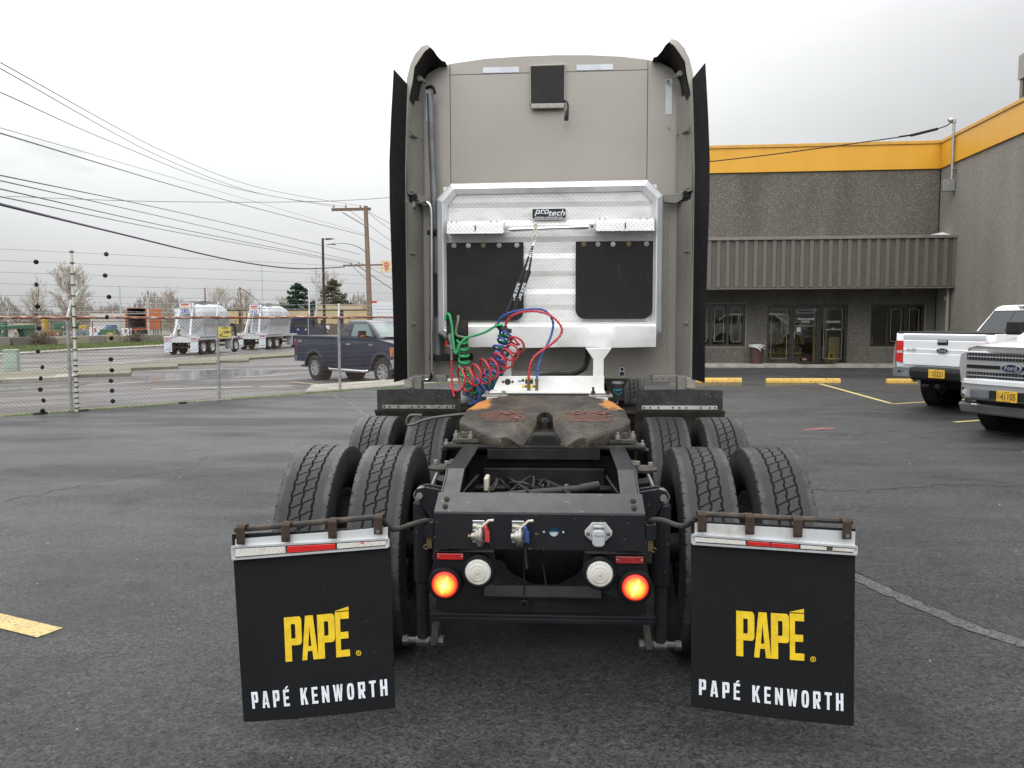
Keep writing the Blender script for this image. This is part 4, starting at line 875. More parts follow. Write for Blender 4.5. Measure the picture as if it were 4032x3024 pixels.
    text('R','logo_mark',.013,m_ylogo,fl,(rx_,YF-.0092+bow((rx_-BX[0])/(BX[1]-BX[0]),(rz_-BX[2])/(BX[3]-BX[2])),rz_),extrude=.0004,bold=.0004)
    g_=.62
    letters(fl,TX_,[('P',1.,g_),('A',1.1,g_),('P',1.,g_),('É',.9,1.75),('K',1.1,g_),('E',.9,g_),('N',1.1,g_),('W',1.45,g_),('O',1.05,g_),('R',1.05,g_),('T',1.0,g_),('H',1.05,0)],m_wlogo)
# ------------------------------------------------------------------ fifth wheel
def fw_half(y):
    k=[(.98,.240),(1.0,.270),(1.05,.330),(1.20,.475),(1.30,.485),(1.60,.475),(1.86,.42),(1.99,.30),(2.0,.28)]
    for i in range(len(k)-1):
        if y<=k[i+1][0]: t=(y-k[i][0])/(k[i+1][0]-k[i][0]); return k[i][1]*(1-t)+k[i+1][1]*t
    return k[-1][1]
def fw_in(y):
    k=[(.98,.125),(1.0,.106),(1.05,.086),(1.12,.068),(1.22,.052),(1.42,.045),(1.47,.0)]
    if y>=1.47: return 0.
    for i in range(len(k)-1):
        if y<=k[i+1][0]: t=(y-k[i][0])/(k[i+1][0]-k[i][0]); return k[i][1]*(1-t)+k[i+1][1]*t
def fw_z(x,y):
    z=1.13+(y-1.2)*.085
    if y<1.2: z-=(1.2-y)**1.3*.30
    e=fw_half(y)-abs(x); z-=.018*max(0,1-e/.03)**2
    i_=abs(x)-fw_in(y)
    if y<1.44: z-=.045*max(0,1-i_/.09)**2*(1 if y<1.25 else max(.3,1-(y-1.25)*4))
    return z
fwp=MB(); ys=[.98,1.0,1.03,1.06,1.1,1.15,1.2,1.25,1.3,1.35,1.4,1.44,1.47,1.5,1.55,1.6,1.66,1.72,1.78,1.84,1.9,1.95,1.98,2.0]
for sg in (-1,1):
    vs=[];m_=15
    for y in ys:
        a,b_=fw_in(y),fw_half(y)
        for i in range(m_):
            t=i/(m_-1); x=a+(b_-a)*(.5-.5*math.cos(PI*t)); n_=.004*math.sin(x*61+y*37)*math.sin(y*53-x*20)
            vs.append((sg*x,y,fw_z(x,y)+n_))
    R_=len(ys); fs=[(r*m_+i,r*m_+i+1,(r+1)*m_+i+1,(r+1)*m_+i) for r in range(R_-1) for i in range(m_-1)]
    nb=len(vs)
    # skirts: outer edge, inner edge and both ends
    rim=[(r*m_+m_-1) for r in range(R_)]; inr=[r*m_ for r in range(R_) if ys[r]<=1.47]; fr_=list(range(m_)); bk=[(R_-1)*m_+i for i in range(m_)]
    for path,dp in ((rim,.075),(inr,.10),(fr_,.060),(bk,.06)):
        base=len(vs)
        vs+=[(vs[p][0]*(.985 if path is rim else 1),vs[p][1]+(.004 if path is fr_ else 0),(vs[p][2]-dp) if vs[p][1]>1.25 else (1.012+(vs[p][1]-.98)*.14)) for p in path]
        fs+=[(path[i],path[i+1],base+i+1,base+i) for i in range(len(path)-1)]
    fwp.add(vs,fs)
fw=fwp.build('fifth_wheel',m_fw,tk,smooth=50)
mb=MB(); mb.box(-.075,.075,1.101,1.42,1.00,1.06); mb.prism([(-.11,.985),(.11,.985),(.085,1.045),(.06,1.085),(-.06,1.085),(-.085,1.045)],'y',1.02,1.10); mb.build('jaw_block',m_oily,fw,bevel=.012)
mb=MB(); mb.lathe([(-.05,.047),(.0,.045),(.02,.030),(.02,.0)],(0,1.455,1.10),'z',20); mb.build('lock_jaw',m_oily,fw,smooth=30)
mb=MB(); mb.box(-.008,.008,1.40,1.415,1.118,1.124); mb.build('grease_glint',m_chrome,fw)  # small chrome bar added as a highlight on the grease
mb=MB()
for s_ in (-1,1):
    mb.box(s_*.30-.09,s_*.30+.09,1.25,1.75,1.0,1.075)
mb.build('pivot_bracket',m_oily,fw,bevel=.01)
r4=random.Random(5)
for s_ in (-1,1):
    mb=MB()
    for k_ in range(8):
        y=1.19+k_*.034; x0=.10+.05*r4.random(); x1=.40-.05*r4.random()-abs(k_-4)*.008
        pts=[]
        for i in range(15):
            x=x0+(x1-x0)*i/14; yy=y+.004*math.sin(i*1.3+k_); pts.append((s_*x,yy,fw_z(x,yy)+.006))
        mb.tube(pts,.0024,5)
    for k_ in range(2):
        cx=r4.uniform(.12,.40); cy=r4.uniform(1.2,1.4); pts=[]
        for i in range(14):
            a=i*.8+k_; x=cx+.028*math.cos(a*.9)+.004*i; y=cy+.035*math.sin(a); pts.append((s_*x,y,fw_z(x,y)+.012))
        mb.tube(spline(pts,2),.004,5)
    mb.build('grease_strings',m_wax,fw,smooth=True)
# mounting plates and rails
for s_ in (-1,1):
    a,b_=sorted((s_*.30,s_*.585))
    mb=MB(); mb.prism([(s_*.30,1.02),(s_*.56,1.02),(s_*.50,1.45),(s_*.50,1.9),(s_*.30,1.9)],'z',.995,1.006); mb.build('mount_plate',m_dirtyb,tk)
    mb=MB(); mb.box(*sorted((s_*.33,s_*.50)),1.08,1.92,1.024,1.044); mb.build('slide_rail',m_dirtyb,tk,bevel=.003)
    mb=MB(); mb.box(*sorted((s_*.36,s_*.46)),1.14,1.80,1.046,1.075); mb.build('slide_rail',m_dirtyb,tk,bevel=.003)
    for x_,y_,z_ in ((.53,1.06,1.007),(.485,1.13,1.045),(.44,1.20,1.076),(.478,1.42,1.045),(.478,1.62,1.045),(.40,1.09,1.045)):
        mb=MB(); mb.cyl((0,0,0),(0,0,.022),.016,n=6); mb.cyl((0,0,.022),(0,0,.04),.008,n=8); o=mb.build('bolt',m_steel,tk); o.location=(s_*x_,y_,z_)
mb=MB(); mb.box(-.54,.54,.985,1.06,1.007,1.022); mb.box(-.30,.30,.985,.995,.95,1.0065); mb.build('cross_angle',m_oily,tk,bevel=.003)
for x_ in (-.15,.10,.2): 
    mb=MB(); mb.cyl((0,0,0),(0,0,.012),.013,n=6); o=mb.build('bolt',m_brass,tk); o.location=(x_,1.02,1.023)
mb=MB(); mb.tube(spline([(-.42,1.6,1.13),(-.62,1.56,1.112),(-.735,1.55,1.090),(-.79,1.55,1.066),(-.832,1.55,1.060),(-.838,1.55,1.078),(-.826,1.55,1.110),(-.80,1.55,1.120),(-.745,1.55,1.119)],4),.0085,8); mb.build('release_handle',M('worn_handle',(.085,.08,.07),.5,.4,ns=20),fw,smooth=True)
# ------------------------------------------------------------------ quarter fenders
for s_ in (-1,1):
    off=.010*s_+.0
    x0,x1=(s_*.628+off,s_*1.245+off)
    xa,xb=sorted((x0,x1))
    mb=MB(); vs=[]
    for i in range(13):
        x=xa+(xb-xa)*i/12; bow=.008*math.sin(PI*i/12)
        vs+=[(x,2.615,1.035),(x,2.62-bow*.5,1.18+bow),(x,2.63-bow*.5,1.18+bow),(x,2.625,1.035)]
    mb.add(vs,[(4*i+a,4*i+(a+1)%4,4*i+4+(a+1)%4,4*i+4+a) for i in range(12) for a in range(4)]+[(0,1,2,3),(51,50,49,48)])
    ff=mb.build('quarter_fender',M('gritty_rubber',(.022,.022,.022),.7,col2=(.040,.039,.036),ns=9,bs=.003,bn=55,fleck=((.14,.13,.12),70,.68)),tk)
    mb=MB(); pf=[(2.60,1.036),(2.605,1.020),(2.635,.99),(2.66,.93),(2.70,.80),(2.76,.60),(2.78,.45)]; pf2=[(y+.01,z) for y,z in reversed(pf)]
    mb.prism(pf+pf2,'x',*sorted((s_*.622+off,s_*1.262+off))); mb.build('fender_panel',M('dusty_fender',(.040,.037,.032),.6,col2=(.065,.058,.046),ns=3,stretch=(3,1,1)),ff,smooth=40)
    mb=MB(); mb.box(*sorted((s_*.668+off,s_*1.205+off)),2.606,2.614,1.044,1.071); mb.build('clamp_strip',m_steel if s_<0 else M('clean_strip',(.55,.55,.54),.4,.5),ff)
    for t in (.03,.11,.22,.41,.50,.59,.78,.90,.97):
        mb=MB(); mb.cyl((0,0,0),(0,-.005,0),.0065,n=8); o=mb.build('bolt',m_rust,ff); o.location=(s_*(.668+.537*t)+off,2.605,1.057)
    mb=MB(); mb.cyl((s_*.43,2.75,1.0),(s_*1.2,2.75,1.0),.025,n=10); mb.build('fender_arm',m_oily,ff)
# ------------------------------------------------------------------ cab
outl=[(-1.03,1.228),(1.03,1.228),(1.03,3.36),(1.0,3.50),(.945,3.59),(.86,3.635),(.75,3.663),(.55,3.689),(.30,3.705),(.05,3.710),(-.22,3.706),(-.5,3.694),(-.76,3.662),(-.86,3.638),(-.945,3.59),(-1.0,3.50),(-1.03,3.36)]
mb=MB(); mb.loft([[(x*.992,3.150,z) for x,z in outl],[(x,3.168,z) for x,z in outl],[(x,4.6,z) for x,z in outl],[(x,5.6,min(z,3.05)) for x,z in outl],[(x,6.2,min(z,2.2)) for x,z in outl]])
cab_=mb.build('sleeper_cab',m_cab,tk,smooth=35)
mb=MB(); mb.loft([[(x*.9,6.2,z) for x,z in ((-1,1.0),(1,1.0),(1,1.9),(-1,1.9))],[(x*.85,7.6,z) for x,z in ((-1,.55),(1,.55),(.8,1.65),(-.8,1.65))],[(x*.8,8.35,z) for x,z in ((-1,.5),(1,.5),(.8,1.4),(-.8,1.4))]]); mb.build('hood',m_cab,tk,bevel=.05)
mb=MB(); mb.box(-.5,.5,3.55,6.6,.42,1.15); mb.build('engine_block',m_oily,tk,bevel=.06)
for s_ in (-1,1):
    mb=MB(); mb.cyl((s_*.98,3.5,.62),(s_*.98,5.0,.62),.31,n=28); mb.build('fuel_tank',m_alu,tk,smooth=40)
    mb=MB(); mb.box(*sorted((s_*.45,s_*1.04)),3.2,3.45,.85,1.0); mb.build('cab_support',m_oily,tk,bevel=.02)
# seams on the back wall, as recessed dark joints
m_seam=M('panel_joint',(.06,.056,.05),.8)
mb=MB(); mb.box(-.767,-.762,3.1485,3.152,2.70,3.655); mb.box(.750,.755,3.1485,3.152,2.70,3.655); mb.prism([(-.762,3.576),(.750,3.586),(.750,3.590),(-.762,3.580)],'y',3.1485,3.152); mb.build('panel_seam',m_seam,cab_)
for a in ((-.509,-.231,3.586,3.628),(.211,.489,3.592,3.634),(.890,.938,3.25,3.515),(-.955,-.925,3.23,3.47)):
    mb=MB(); mb.box(a[0],a[1],3.146,3.1495,a[2],a[3]); mb.build('reflective_tape',m_tape,cab_)
# square vent hood
mb=MB(); mb.prism([(-.145,3.336),(.124,3.336),(.128,3.634),(-.147,3.630)],'y',3.11,3.149); vh=mb.build('vent_hood',m_cab,cab_,bevel=.004)
mb=MB(); mb.prism([(-.137,3.342),(.115,3.342),(.118,3.622),(-.139,3.618)],'y',3.104,3.109); mb.build('vent_screen',M('vent_black',(.022,.021,.020),.6,col2=(.030,.028,.027),ns=5),vh)
mb=MB(); mb.box(-.137,.119,3.100,3.13,3.302,3.338); mb.build('vent_flange',m_cab,vh,bevel=.004)
for x_ in (-.083,-.010,.065): mb=MB(); mb.lathe([(-.004,0),(-.003,.006),(0,.007)],(x_,3.100,3.320),'y',10); mb.build('screw',m_steel,vh)
mb=MB(); mb.tube(spline([(.118,3.11,3.36),(.14,3.06,3.33),(.146,3.04,3.29),(.139,3.035,3.26)],5),.007,8); mb.cyl((.139,3.035,3.262),(.134,3.03,3.22),.012,.017,12); mb.cyl((.134,3.03,3.22),(.131,3.03,3.192),.0165,n=12); mb.build('plug_lead',m_black,cab_,smooth=True)
# side extenders with curled ears, rubber edges
for s_ in (-1,1):
    def ring_(k,y):    # k: 0 = joined to the cab, 1 = free rear edge
        A=[(1.03,1.25),(1.03,2.2),(1.03,2.60),(1.03,3.1),(1.03,3.30),(1.02,3.42),(1.0,3.50),(.97,3.555),(.935,3.595),(.90,3.615),(.87,3.630),(.85,3.636),(.82,3.645),(.795,3.652)]
        B=[(1.075,1.25),(1.085,2.2),(1.085,2.60),(1.078,3.1),(1.066,3.33),(1.047,3.48),(1.022,3.575),(.985,3.650),(.938,3.703),(.893,3.722),(.864,3.700),(.842,3.672),(.816,3.653),(.790,3.655)]
        dy=[0]*9+[.01,.04,.09,.15,.20]
        return [(s_*(a[0]*(1-k)+b_[0]*k),y+d_*k,a[1]*(1-k)+b_[1]*k) for a,b_,d_ in zip(A,B,dy)]
    rg=[ring_(0,3.30),ring_(.45,3.12),ring_(.85,2.97),ring_(1.,2.86)]
    mb=MB(); n=len(rg[0])
    TH=[1,1,1,1.6,2.6,3.6,4.2,4.2,3.6,2.4,1.6,1.2,1.,.6]
    def sc(r,d,kk=1.): return [(p[0]-s_*d*(1+(TH[i]-1)*kk)*(1 if i<6 else .62),p[1],p[2]-(0 if i<5 else d*(1+(TH[i]-1)*kk)*(.35 if i<7 else .75))) for i,p in enumerate(r)]
    outer=[q for r in rg for q in r]; inner=[q for r,kk in zip(rg,(0,.3,.8,1)) for q in sc(r,.012,kk)]
    f=[(a*n+i,a*n+i+1,(a+1)*n+i+1,(a+1)*n+i) for a in range(3) for i in range(n-1)]; o_=len(outer)
    fi=[tuple(o_+k for k in reversed(t)) for t in f]
    fe=[(3*n+i,3*n+i+1,o_+3*n+i+1,o_+3*n+i) for i in range(n-1)]
    mb.add(outer+inner,f+fi+fe); ex=mb.build('side_extender',m_cab,tk,smooth=40)
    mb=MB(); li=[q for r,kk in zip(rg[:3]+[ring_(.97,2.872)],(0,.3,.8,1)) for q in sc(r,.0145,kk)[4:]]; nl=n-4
    mb.add(li,[(a*nl+i,a*nl+i+1,(a+1)*nl+i+1,(a+1)*nl+i) for a in range(3) for i in range(nl-1)]); mb.build('ear_shade_strip',M('ear_black',(.020,.018,.017),.6),ex,smooth=True)  # near-black strip: the shade inside the ear put into its colour
    # rubber edge
    mb=MB(); zz_=[1.245,1.6,2.0,2.5,2.8,3.1,3.30,3.43]
    vs=[]
    for z in zz_:
        bx=1.078 if z<2.7 else 1.078-.028*((z-2.7)/.73)**1.5
        xi,xo=s_*(bx-.008),s_*(bx+.030+(.008*math.sin(z*3)))
        zt=z+(.045 if z==3.43 else 0)
        vs+=[(xi,2.85,z),(xo,2.52,zt-(.035 if z==3.43 else 0)+.0),(xo+s_*.006,2.52,zt-(.035 if z==3.43 else 0)),(xi+s_*.008,2.85,z)]
    mb.add(vs,[(4*i+a,4*i+(a+1)%4,4*i+4+(a+1)%4,4*i+4+a) for i in range(len(zz_)-1) for a in range(4)]+[(0,1,2,3),(4*len(zz_)-4,4*len(zz_)-3,4*len(zz_)-2,4*len(zz_)-1)])
    mb.build('rubber_edge',m_rub,ex,smooth=50)
    # inner channel, gussets with bolts
    mb=MB(); mb.loft([[(s_*.985,3.10,z),(s_*1.035,3.02,z),(s_*1.06,2.90,z),(s_*1.066,2.90,z),(s_*1.045,3.03,z),(s_*.99,3.12,z)] for z in (1.26,2.58)]); mb.loft([[(s_*.975,3.10,z),(s_*1.030,3.02,z),(s_*1.055,2.90,z),(s_*1.062,2.90,z),(s_*1.04,3.03,z),(s_*.98,3.12,z)] for z in (2.64,3.36)])
    mb.build('inner_channel',m_cabd,ex,smooth=30)
    mb=MB(); mb.prism([(s_*.915,3.13),(s_*.915,3.16)]+[] or [(s_*.985,3.46),(s_*.80,3.46),(s_*.80,3.635),(s_*.90,3.60),(s_*.96,3.54)],'y',3.125,3.145); mb.build('corner_gusset',m_cab,ex,bevel=.004)
    for x_,z_ in ((.955,3.495),(1.030,3.09),(1.050,2.67),(1.05,2.2),(1.05,1.66)):
        mb=MB(); mb.cyl((s_*(x_+.012),2.93,z_),(s_*(x_-.022),3.06,z_),.020,.008,10); mb.build('gusset',m_cabd,ex,smooth=True)
        mb=MB(); mb.cyl((0,0,0),(0,-.008,0),.012,n=12); mb.cyl((0,-.008,0),(0,-.014,0),.006,n=6); o=mb.build('bolt',m_cabd,ex); o.location=(s_*(x_-.052),3.098 if x_>1 else 3.124,z_-.004)
    mb=MB(); mb.prism([(s_*.87,2.575),(s_*.87,2.635),(s_*.97,2.640),(s_*1.03,2.665),(s_*1.06,2.665),(s_*1.06,2.62),(s_*1.02,2.60),(s_*.96,2.565)],'y',3.04,3.10); mb.build('mid_bracket',m_cabd,ex,bevel=.004)
    mb=MB(); mb.box(*sorted((s_*1.01,s_*1.07)),2.98,3.03,2.60,2.65); mb.build('bracket_block',m_black,ex)
    mb=MB(); mb.box(*sorted((s_*.80,s_*1.02)),3.05,3.12,1.205,1.262); mb.box(*sorted((s_*.98,s_*1.07)),2.93,3.06,1.15,1.26); mb.build('lower_bracket',M('grey_bracket',(.30,.29,.265),.5,.3,ns=10),ex,bevel=.004)
    mb=MB(); mb.box(*sorted((s_*1.035,s_*1.10)),2.86,2.95,1.17,1.255); mb.build('skirt_end',m_cab,ex,bevel=.01)
    for k_ in range(4):
        mb=MB(); mb.cyl((0,0,0),(0,-.006,0),.010,n=8); o=mb.build('bolt',m_steel,ex); o.location=(s_*(.83+k_*.05),3.049,1.235)
# lower side panels with rivet rows
rv=MB(); rv.lathe([(-.004,0),(-.003,.0045),(0,.006)],(0,0,0),'y',8); r0=rv.build('rivet',m_cab,cab_,smooth=True)
for s_ in (-1,1):
    mb=MB(); mb.box(*sorted((s_*.925,s_*1.0)),3.140,3.1495,1.26,2.56); mb.build('edge_panel',m_cab,cab_)
    for i in range(17): inst(r0,(s_*.945,3.139,1.32+i*.075),cab_)
    for i in range(9): inst(r0,(s_*.895,3.149,1.36+i*.14),cab_)
for i in range(24):
    x=-.85+i*.0745
    inst(r0,(x,3.149,1.247),cab_)
bpy.data.objects.remove(r0)
# grab handle, standing pipe and its foot
mb=MB(); mb.tube(spline([(-1.035,3.02,2.59),(-.965,3.00,2.592),(-.92,2.99,2.58),(-.898,2.99,2.53),(-.896,2.99,2.4)],6)[:-1]+[Vector((-.896,2.99,2.4)),Vector((-.905,2.99,1.35))]+spline([(-.905,2.99,1.35),(-.908,2.99,1.275),(-.925,3.0,1.235),(-.97,3.0,1.225),(-1.035,3.02,1.225)],6),.0145,10); mb.build('grab_handle',m_chrome,tk,smooth=True)
for z in (2.59,1.225): mb=MB(); mb.box(-1.045,-1.02,2.99,3.04,z-.04,z+.04); mb.build('handle_flange',m_steel,tk,bevel=.003)
mb=MB(); mb.tube([(-.905,3.04,3.41),(-.895,3.04,3.0),(-.882,3.04,2.60),(-.868,3.04,2.20),(-.862,3.04,1.42)],.026,14); sp=mb.build('standing_pipe',m_pipe,tk,smooth=40)
mb=MB(); mb.tube(spline([(-.935,3.05,3.452),(-.90,3.03,3.46),(-.872,3.01,3.44),(-.862,3.01,3.40)],5),.012,8); mb.build('pipe_hook',m_black,sp,smooth=True)
mb=MB(); mb.box(-.90,-.82,3.0,3.08,2.335,2.385); mb.cyl((-.93,3.0,2.36),(-.87,3.0,2.36),.02,n=8); mb.box(-.885,-.84,3.0,3.07,1.72,2.05); mb.build('pipe_clamp',m_black,sp,bevel=.004)
mb=MB(); mb.box(-.93,-.60,3.02,3.14,1.375,1.425); mb.build('pipe_foot',m_oily,tk,bevel=.006)
# stickers
m_blk=m_ink
def sticker(x0,x1,z0,z1,y,lay,par):
    mb=MB(); mb.box(x0,x1,y-.0015,y,z0,z1); s0=mb.build('sticker',m_wlogo,par)
    for (a,b_,c_,d_,mt) in lay: 
        mb=MB(); mb.box(x0+(x1-x0)*a,x0+(x1-x0)*b_,y-.0025,y-.0016,z0+(z1-z0)*c_,z0+(z1-z0)*d_); mb.build('sticker_print',mt,s0)
m_org=M('orange_ink',(.50,.13,.03),.6); m_ylw=M('caution_yellow',(.62,.48,.03),.6)
sticker(.555,.592,1.245,1.330,3.149,((0,1,.88,1,m_org),(.2,.8,.5,.8,m_blk),(.08,.92,.05,.42,m_blk)),cab_)
sticker(-.545,-.505,1.235,1.320,3.149,((0,1,.88,1,m_org),(.2,.8,.5,.8,m_blk),(.08,.92,.05,.42,m_blk)),cab_)
# ------------------------------------------------------------------ headache rack
hr=MB()
Oo=[(-.742,2.722),(.744,2.732),(.858,2.618),(.858,1.585),(.800,1.545),(-.790,1.545),(-.850,1.590),(-.850,2.607)]
def off_(k): 
    cx,cz=0.,2.14
    return [(x-(.085*k)*(1 if x>.8 else -1 if x<-.8 else .55*(1 if x>0 else -1)),z-(.085*k)*(1 if z>2.7 else -1 if z<1.56 else (.62 if z>2.5 else (-.6 if z<1.7 else 0)))) for x,z in Oo]
rings=[(Oo,3.06),(Oo,2.965),(off_(.12),2.945),(off_(.55),2.928),(off_(.62),2.930),(off_(.95),2.972),(off_(1.0),3.01)]
hr.loft([[(x,y,z) for x,z in r] for r,y in rings],cap=False); rack=hr.build('headache_rack',m_alu,tk)
# pressed diamond plate with ribs
mb=MB(); prof=[(2.70,0)]
for zc,d in ((2.560,1),(2.425,-1),(2.30,1),(2.175,-1),(2.04,1),(1.905,-1),(1.785,1)):
    y0=.0 if d>0 else .010; y1=.010 if d>0 else 0
    prof+=[(zc+.020,y0),(zc-.020,y1)]
prof+=[(1.60,prof[-1][1])]
vs=[];fs=[]
for i,(z,y) in enumerate(prof): vs+=[(-.80,2.985+y,z),(.81,2.985+y,z)]
fs=[(2*i,2*i+1,2*i+3,2*i+2) for i in range(len(prof)-1)]
mb.add(vs,fs); mb.build('diamond_plate',m_dia,rack)
mb=MB(); mb.prism(rrect(-.128,.134,2.447,2.530,.014),'y',2.965,2.970); lp=mb.build('name_plate',m_alud,rack)
mb=MB(); mb.prism(rrect(-.123,.129,2.452,2.525,.010),'y',2.9635,2.9649); mb.build('name_plate_field',m_blk,lp)
text('pro','lettering',.064,m_wlogo,lp,(-.052,2.9630,2.509),bold=.0008,extrude=.0003,sx=1.12,shear=.3)
text('tech','lettering',.062,m_wlogo,lp,(.058,2.9630,2.493),bold=.0008,extrude=.0003,sx=1.15,shear=.3)
mb=MB(); mb.box(-.095,.0,2.9627,2.9634,2.4885,2.4915); mb.build('lettering',m_wlogo,lp)
text('NASHVILLE • VANCOUVER, U.S.A.','lettering',.0145,m_wlogo,lp,(.003,2.9630,2.4605),bold=.0004,extrude=.0003)
for (x0,x1,z0,z1) in ((-.762,-.336,2.334,2.442),(.352,.783,2.344,2.450)):
    mb=MB(); mb.prism([(2.985,z1),(2.93,z1-.006),(2.875,z1-.040),(2.868,z0+.002),(2.872,z0),(2.985,z0+.02)],'x',x0,x1); bx=mb.build('chain_tray',m_dia,rack)
    cx=(x0+x1)/2+.0; mb=MB(); mb.tube([(cx,2.866,z0+.022),(cx+.003,2.862,z0+.045),(cx,2.864,z0+.062)],.004,6); mb.build('slot_tool',m_blk,bx)
    for x_ in (x0+.03,x0+.07,x1-.10,x1-.05): mb=MB(); mb.cyl((0,0,0),(0,-.002,.003),.006,n=8); o=mb.build('rivet',m_steel,bx); o.location=(x_,2.915,z1-.012)
mb=MB(); mb.tube([(-.298,2.90,2.366),(-.27,2.895,2.365),(.28,2.895,2.378),(.31,2.90,2.379)],.0145,12,rs=[.012,.016,.0165,.012]); mb.box(-.345,-.295,2.885,2.93,2.345,2.388); mb.box(.300,.348,2.885,2.93,2.360,2.402); mb.build('tie_bar',m_chrome,rack,smooth=40)
for x_,z_ in ((-.320,2.366),(.325,2.381)): mb=MB(); mb.cyl((x_,2.884,z_),(x_,2.876,z_),.011,n=6); mb.build('bolt',m_blk if x_>0 else m_steel,rack)
for (x0,x1,z0,z1,rc,rust) in ((-.780,-.190,1.684,2.276,(0,1),0),(.205,.785,1.694,2.278,(1,1),1)):
    p=[(x0,z1),(x1,z1)]; r_=.075
    right=arc(x1-r_,z0+r_,r_,0,-90,6); left=arc(x0+r_,z0+r_,r_,-90,-180,6) if rust else [(x0,z0)]
    mb=MB(); mb.prism([(x0,z1),(x1,z1)]+right+left,'y',2.958,2.968)
    fp=mb.build('rubber_guard',m_rub2 if not rust else M('mud_rubber_rust',(.014,.0135,.013),.62,col2=(.035,.024,.017),ns=4,lo=.60,hi=.75,stretch=(5,1,1.2),bs=.001,bn=40),rack)
    n_=5
    for i in range(n_):
        x_=x0+(.06,.17,.285,.405,.54)[i]*(x1-x0)/.59; mb=MB(); mb.cyl((0,0,0),(0,-.003,0),.018,n=18); mb.cyl((0,-.003,0),(0,-.010,0),.009,n=6); mb.cyl((0,-.010,0),(0,-.013,0),.0045,n=8); o=mb.build('washer_bolt',(m_steel,m_brass,m_galv)[(i*2+rust)%3],fp,smooth=35); o.location=(x_,2.957,z1-.022)
# dented shelf
mb=MB(); vs=[]; nx=24
for i in range(nx+1):
    t=i/nx; x=-.625+1.425*t; dn=.016*math.exp(-((t-.72)/.05)**2)+.008*math.exp(-((t-.4)/.12)**2); tp=.010*math.sin(t*9)*math.exp(-((t-.6)/.25)**2)
    vs+=[(x,2.985,1.672),(x,2.84,1.655+tp*.6),(x,2.828+dn*.5,1.64+tp*.5),(x,2.826+dn,1.56),(x,2.838,1.484+.003*math.sin(t*14)),(x,2.985,1.484)]
mb.add(vs,[(6*i+a,6*i+a+1,6*i+7+a,6*i+6+a) for i in range(nx) for a in range(5)]+[(0,1,2,3,4,5),tuple(6*nx+k for k in (5,4,3,2,1,0))]); mb.build('shelf',m_alud,rack,smooth=30)
# posts from the deck to the shelf
for (xa,xb) in ((.331,.407),(-.345,-.275)):
    mb=MB(); mb.box(xa,xb,2.70,2.80,1.20,1.40); mb.prism([(xa,1.40),(xb,1.40),(xb+.06,1.483),(xa-.056,1.483)],'y',2.70,2.80); mb.build('rack_post',m_alud,rack,bevel=.003)
# deck
mb=MB(); mb.prism([(-.345,1.29),(-.385,1.205),(-.385,1.19),(.40,1.19),(.40,1.293)],'y',2.50,2.508); mb.box(-.40,.40,2.30,2.50,1.185,1.196); mb.build('deck_plate',m_alud,tk,bevel=.002)
mb=MB(); mb.lathe([(-.001,0),(-.001,.022)],(-.285,2.498,1.250),'y',20); mb.build('deck_hole',m_blk,tk)
for x_ in (-.318,-.250): mb=MB(); mb.cyl((x_,2.5,1.25),(x_,2.495,1.25),.009,n=8); mb.build('bolt',m_rust,tk)
sticker(-.215,-.105,1.236,1.280,2.4985,((0.5,1,.70,1,m_ylw),(.5,1,.02,.68,m_blk),(.05,.45,.35,.55,m_blk),(.30,.42,.5,.8,m_blk)),tk)
for (xa,xb,ya) in ((-.445,-.27,2.22),(.285,.445,2.22)):
    mb=MB(); mb.box(xa,xb,ya,ya+.20,1.165,1.180); mb.build('deck_bracket',m_steel,tk,bevel=.003)
    for x_ in (xa+.03,xb-.03): mb=MB(); mb.cyl((0,0,0),(0,0,.022),.014,n=6); mb.cyl((0,0,.02),(0,0,.05 if xa>0 and x_<xa+.05 else .024),.008,n=8); o=mb.build('bolt',m_steel if x_<0 else m_rust,tk); o.location=(x_,ya+.08,1.18)
mb=MB(); mb.box(-.42,.42,2.15,3.4,1.03,1.08); mb.box(-.41,-.30,2.2,2.4,1.08,1.165); mb.box(.30,.41,2.2,2.4,1.08,1.165); mb.build('deck_frame',m_alud,tk)
# air lines behind the opening
mb=MB(); mb.tube(spline([(-.07,2.9,1.27),(.05,2.9,1.285),(.17,2.92,1.28),(.26,2.95,1.32),(.29,3.0,1.40),(.295,3.05,1.50)],6),.012,8); mb.tube(spline([(-.05,2.93,1.262),(.08,2.93,1.27),(.19,2.95,1.268),(.275,2.97,1.31),(.31,3.0,1.39),(.315,3.05,1.50)],6),.010,8); mb.build('cable_loom',m_blk,tk,smooth=True)
mb=MB(); mb.box(-.28,.30,3.13,3.149,1.29,1.478); mb.build('access_panel',m_cabd,cab_)
mb=MB(); mb.cyl((.525,2.92,1.08),(.525,2.92,1.205),.050,n=24); mb.build('filter_can',m_blk,tk,smooth=40)
mb=MB(); mb.cyl((.525,2.92,1.205),(.525,2.92,1.222),.045,n=20); mb.build('filter_cap',m_galv,tk)
mb=MB(); mb.tube([(.49,2.8685,1.165),(.50,2.868,1.14),(.525,2.867,1.122),(.55,2.868,1.14),(.56,2.8685,1.165),(.49,2.8685,1.167)],.003,6); mb.box(.505,.545,2.8675,2.869,1.155,1.168); mb.build('filter_label',M('teal_ink',(.02,.20,.28),.5),tk)
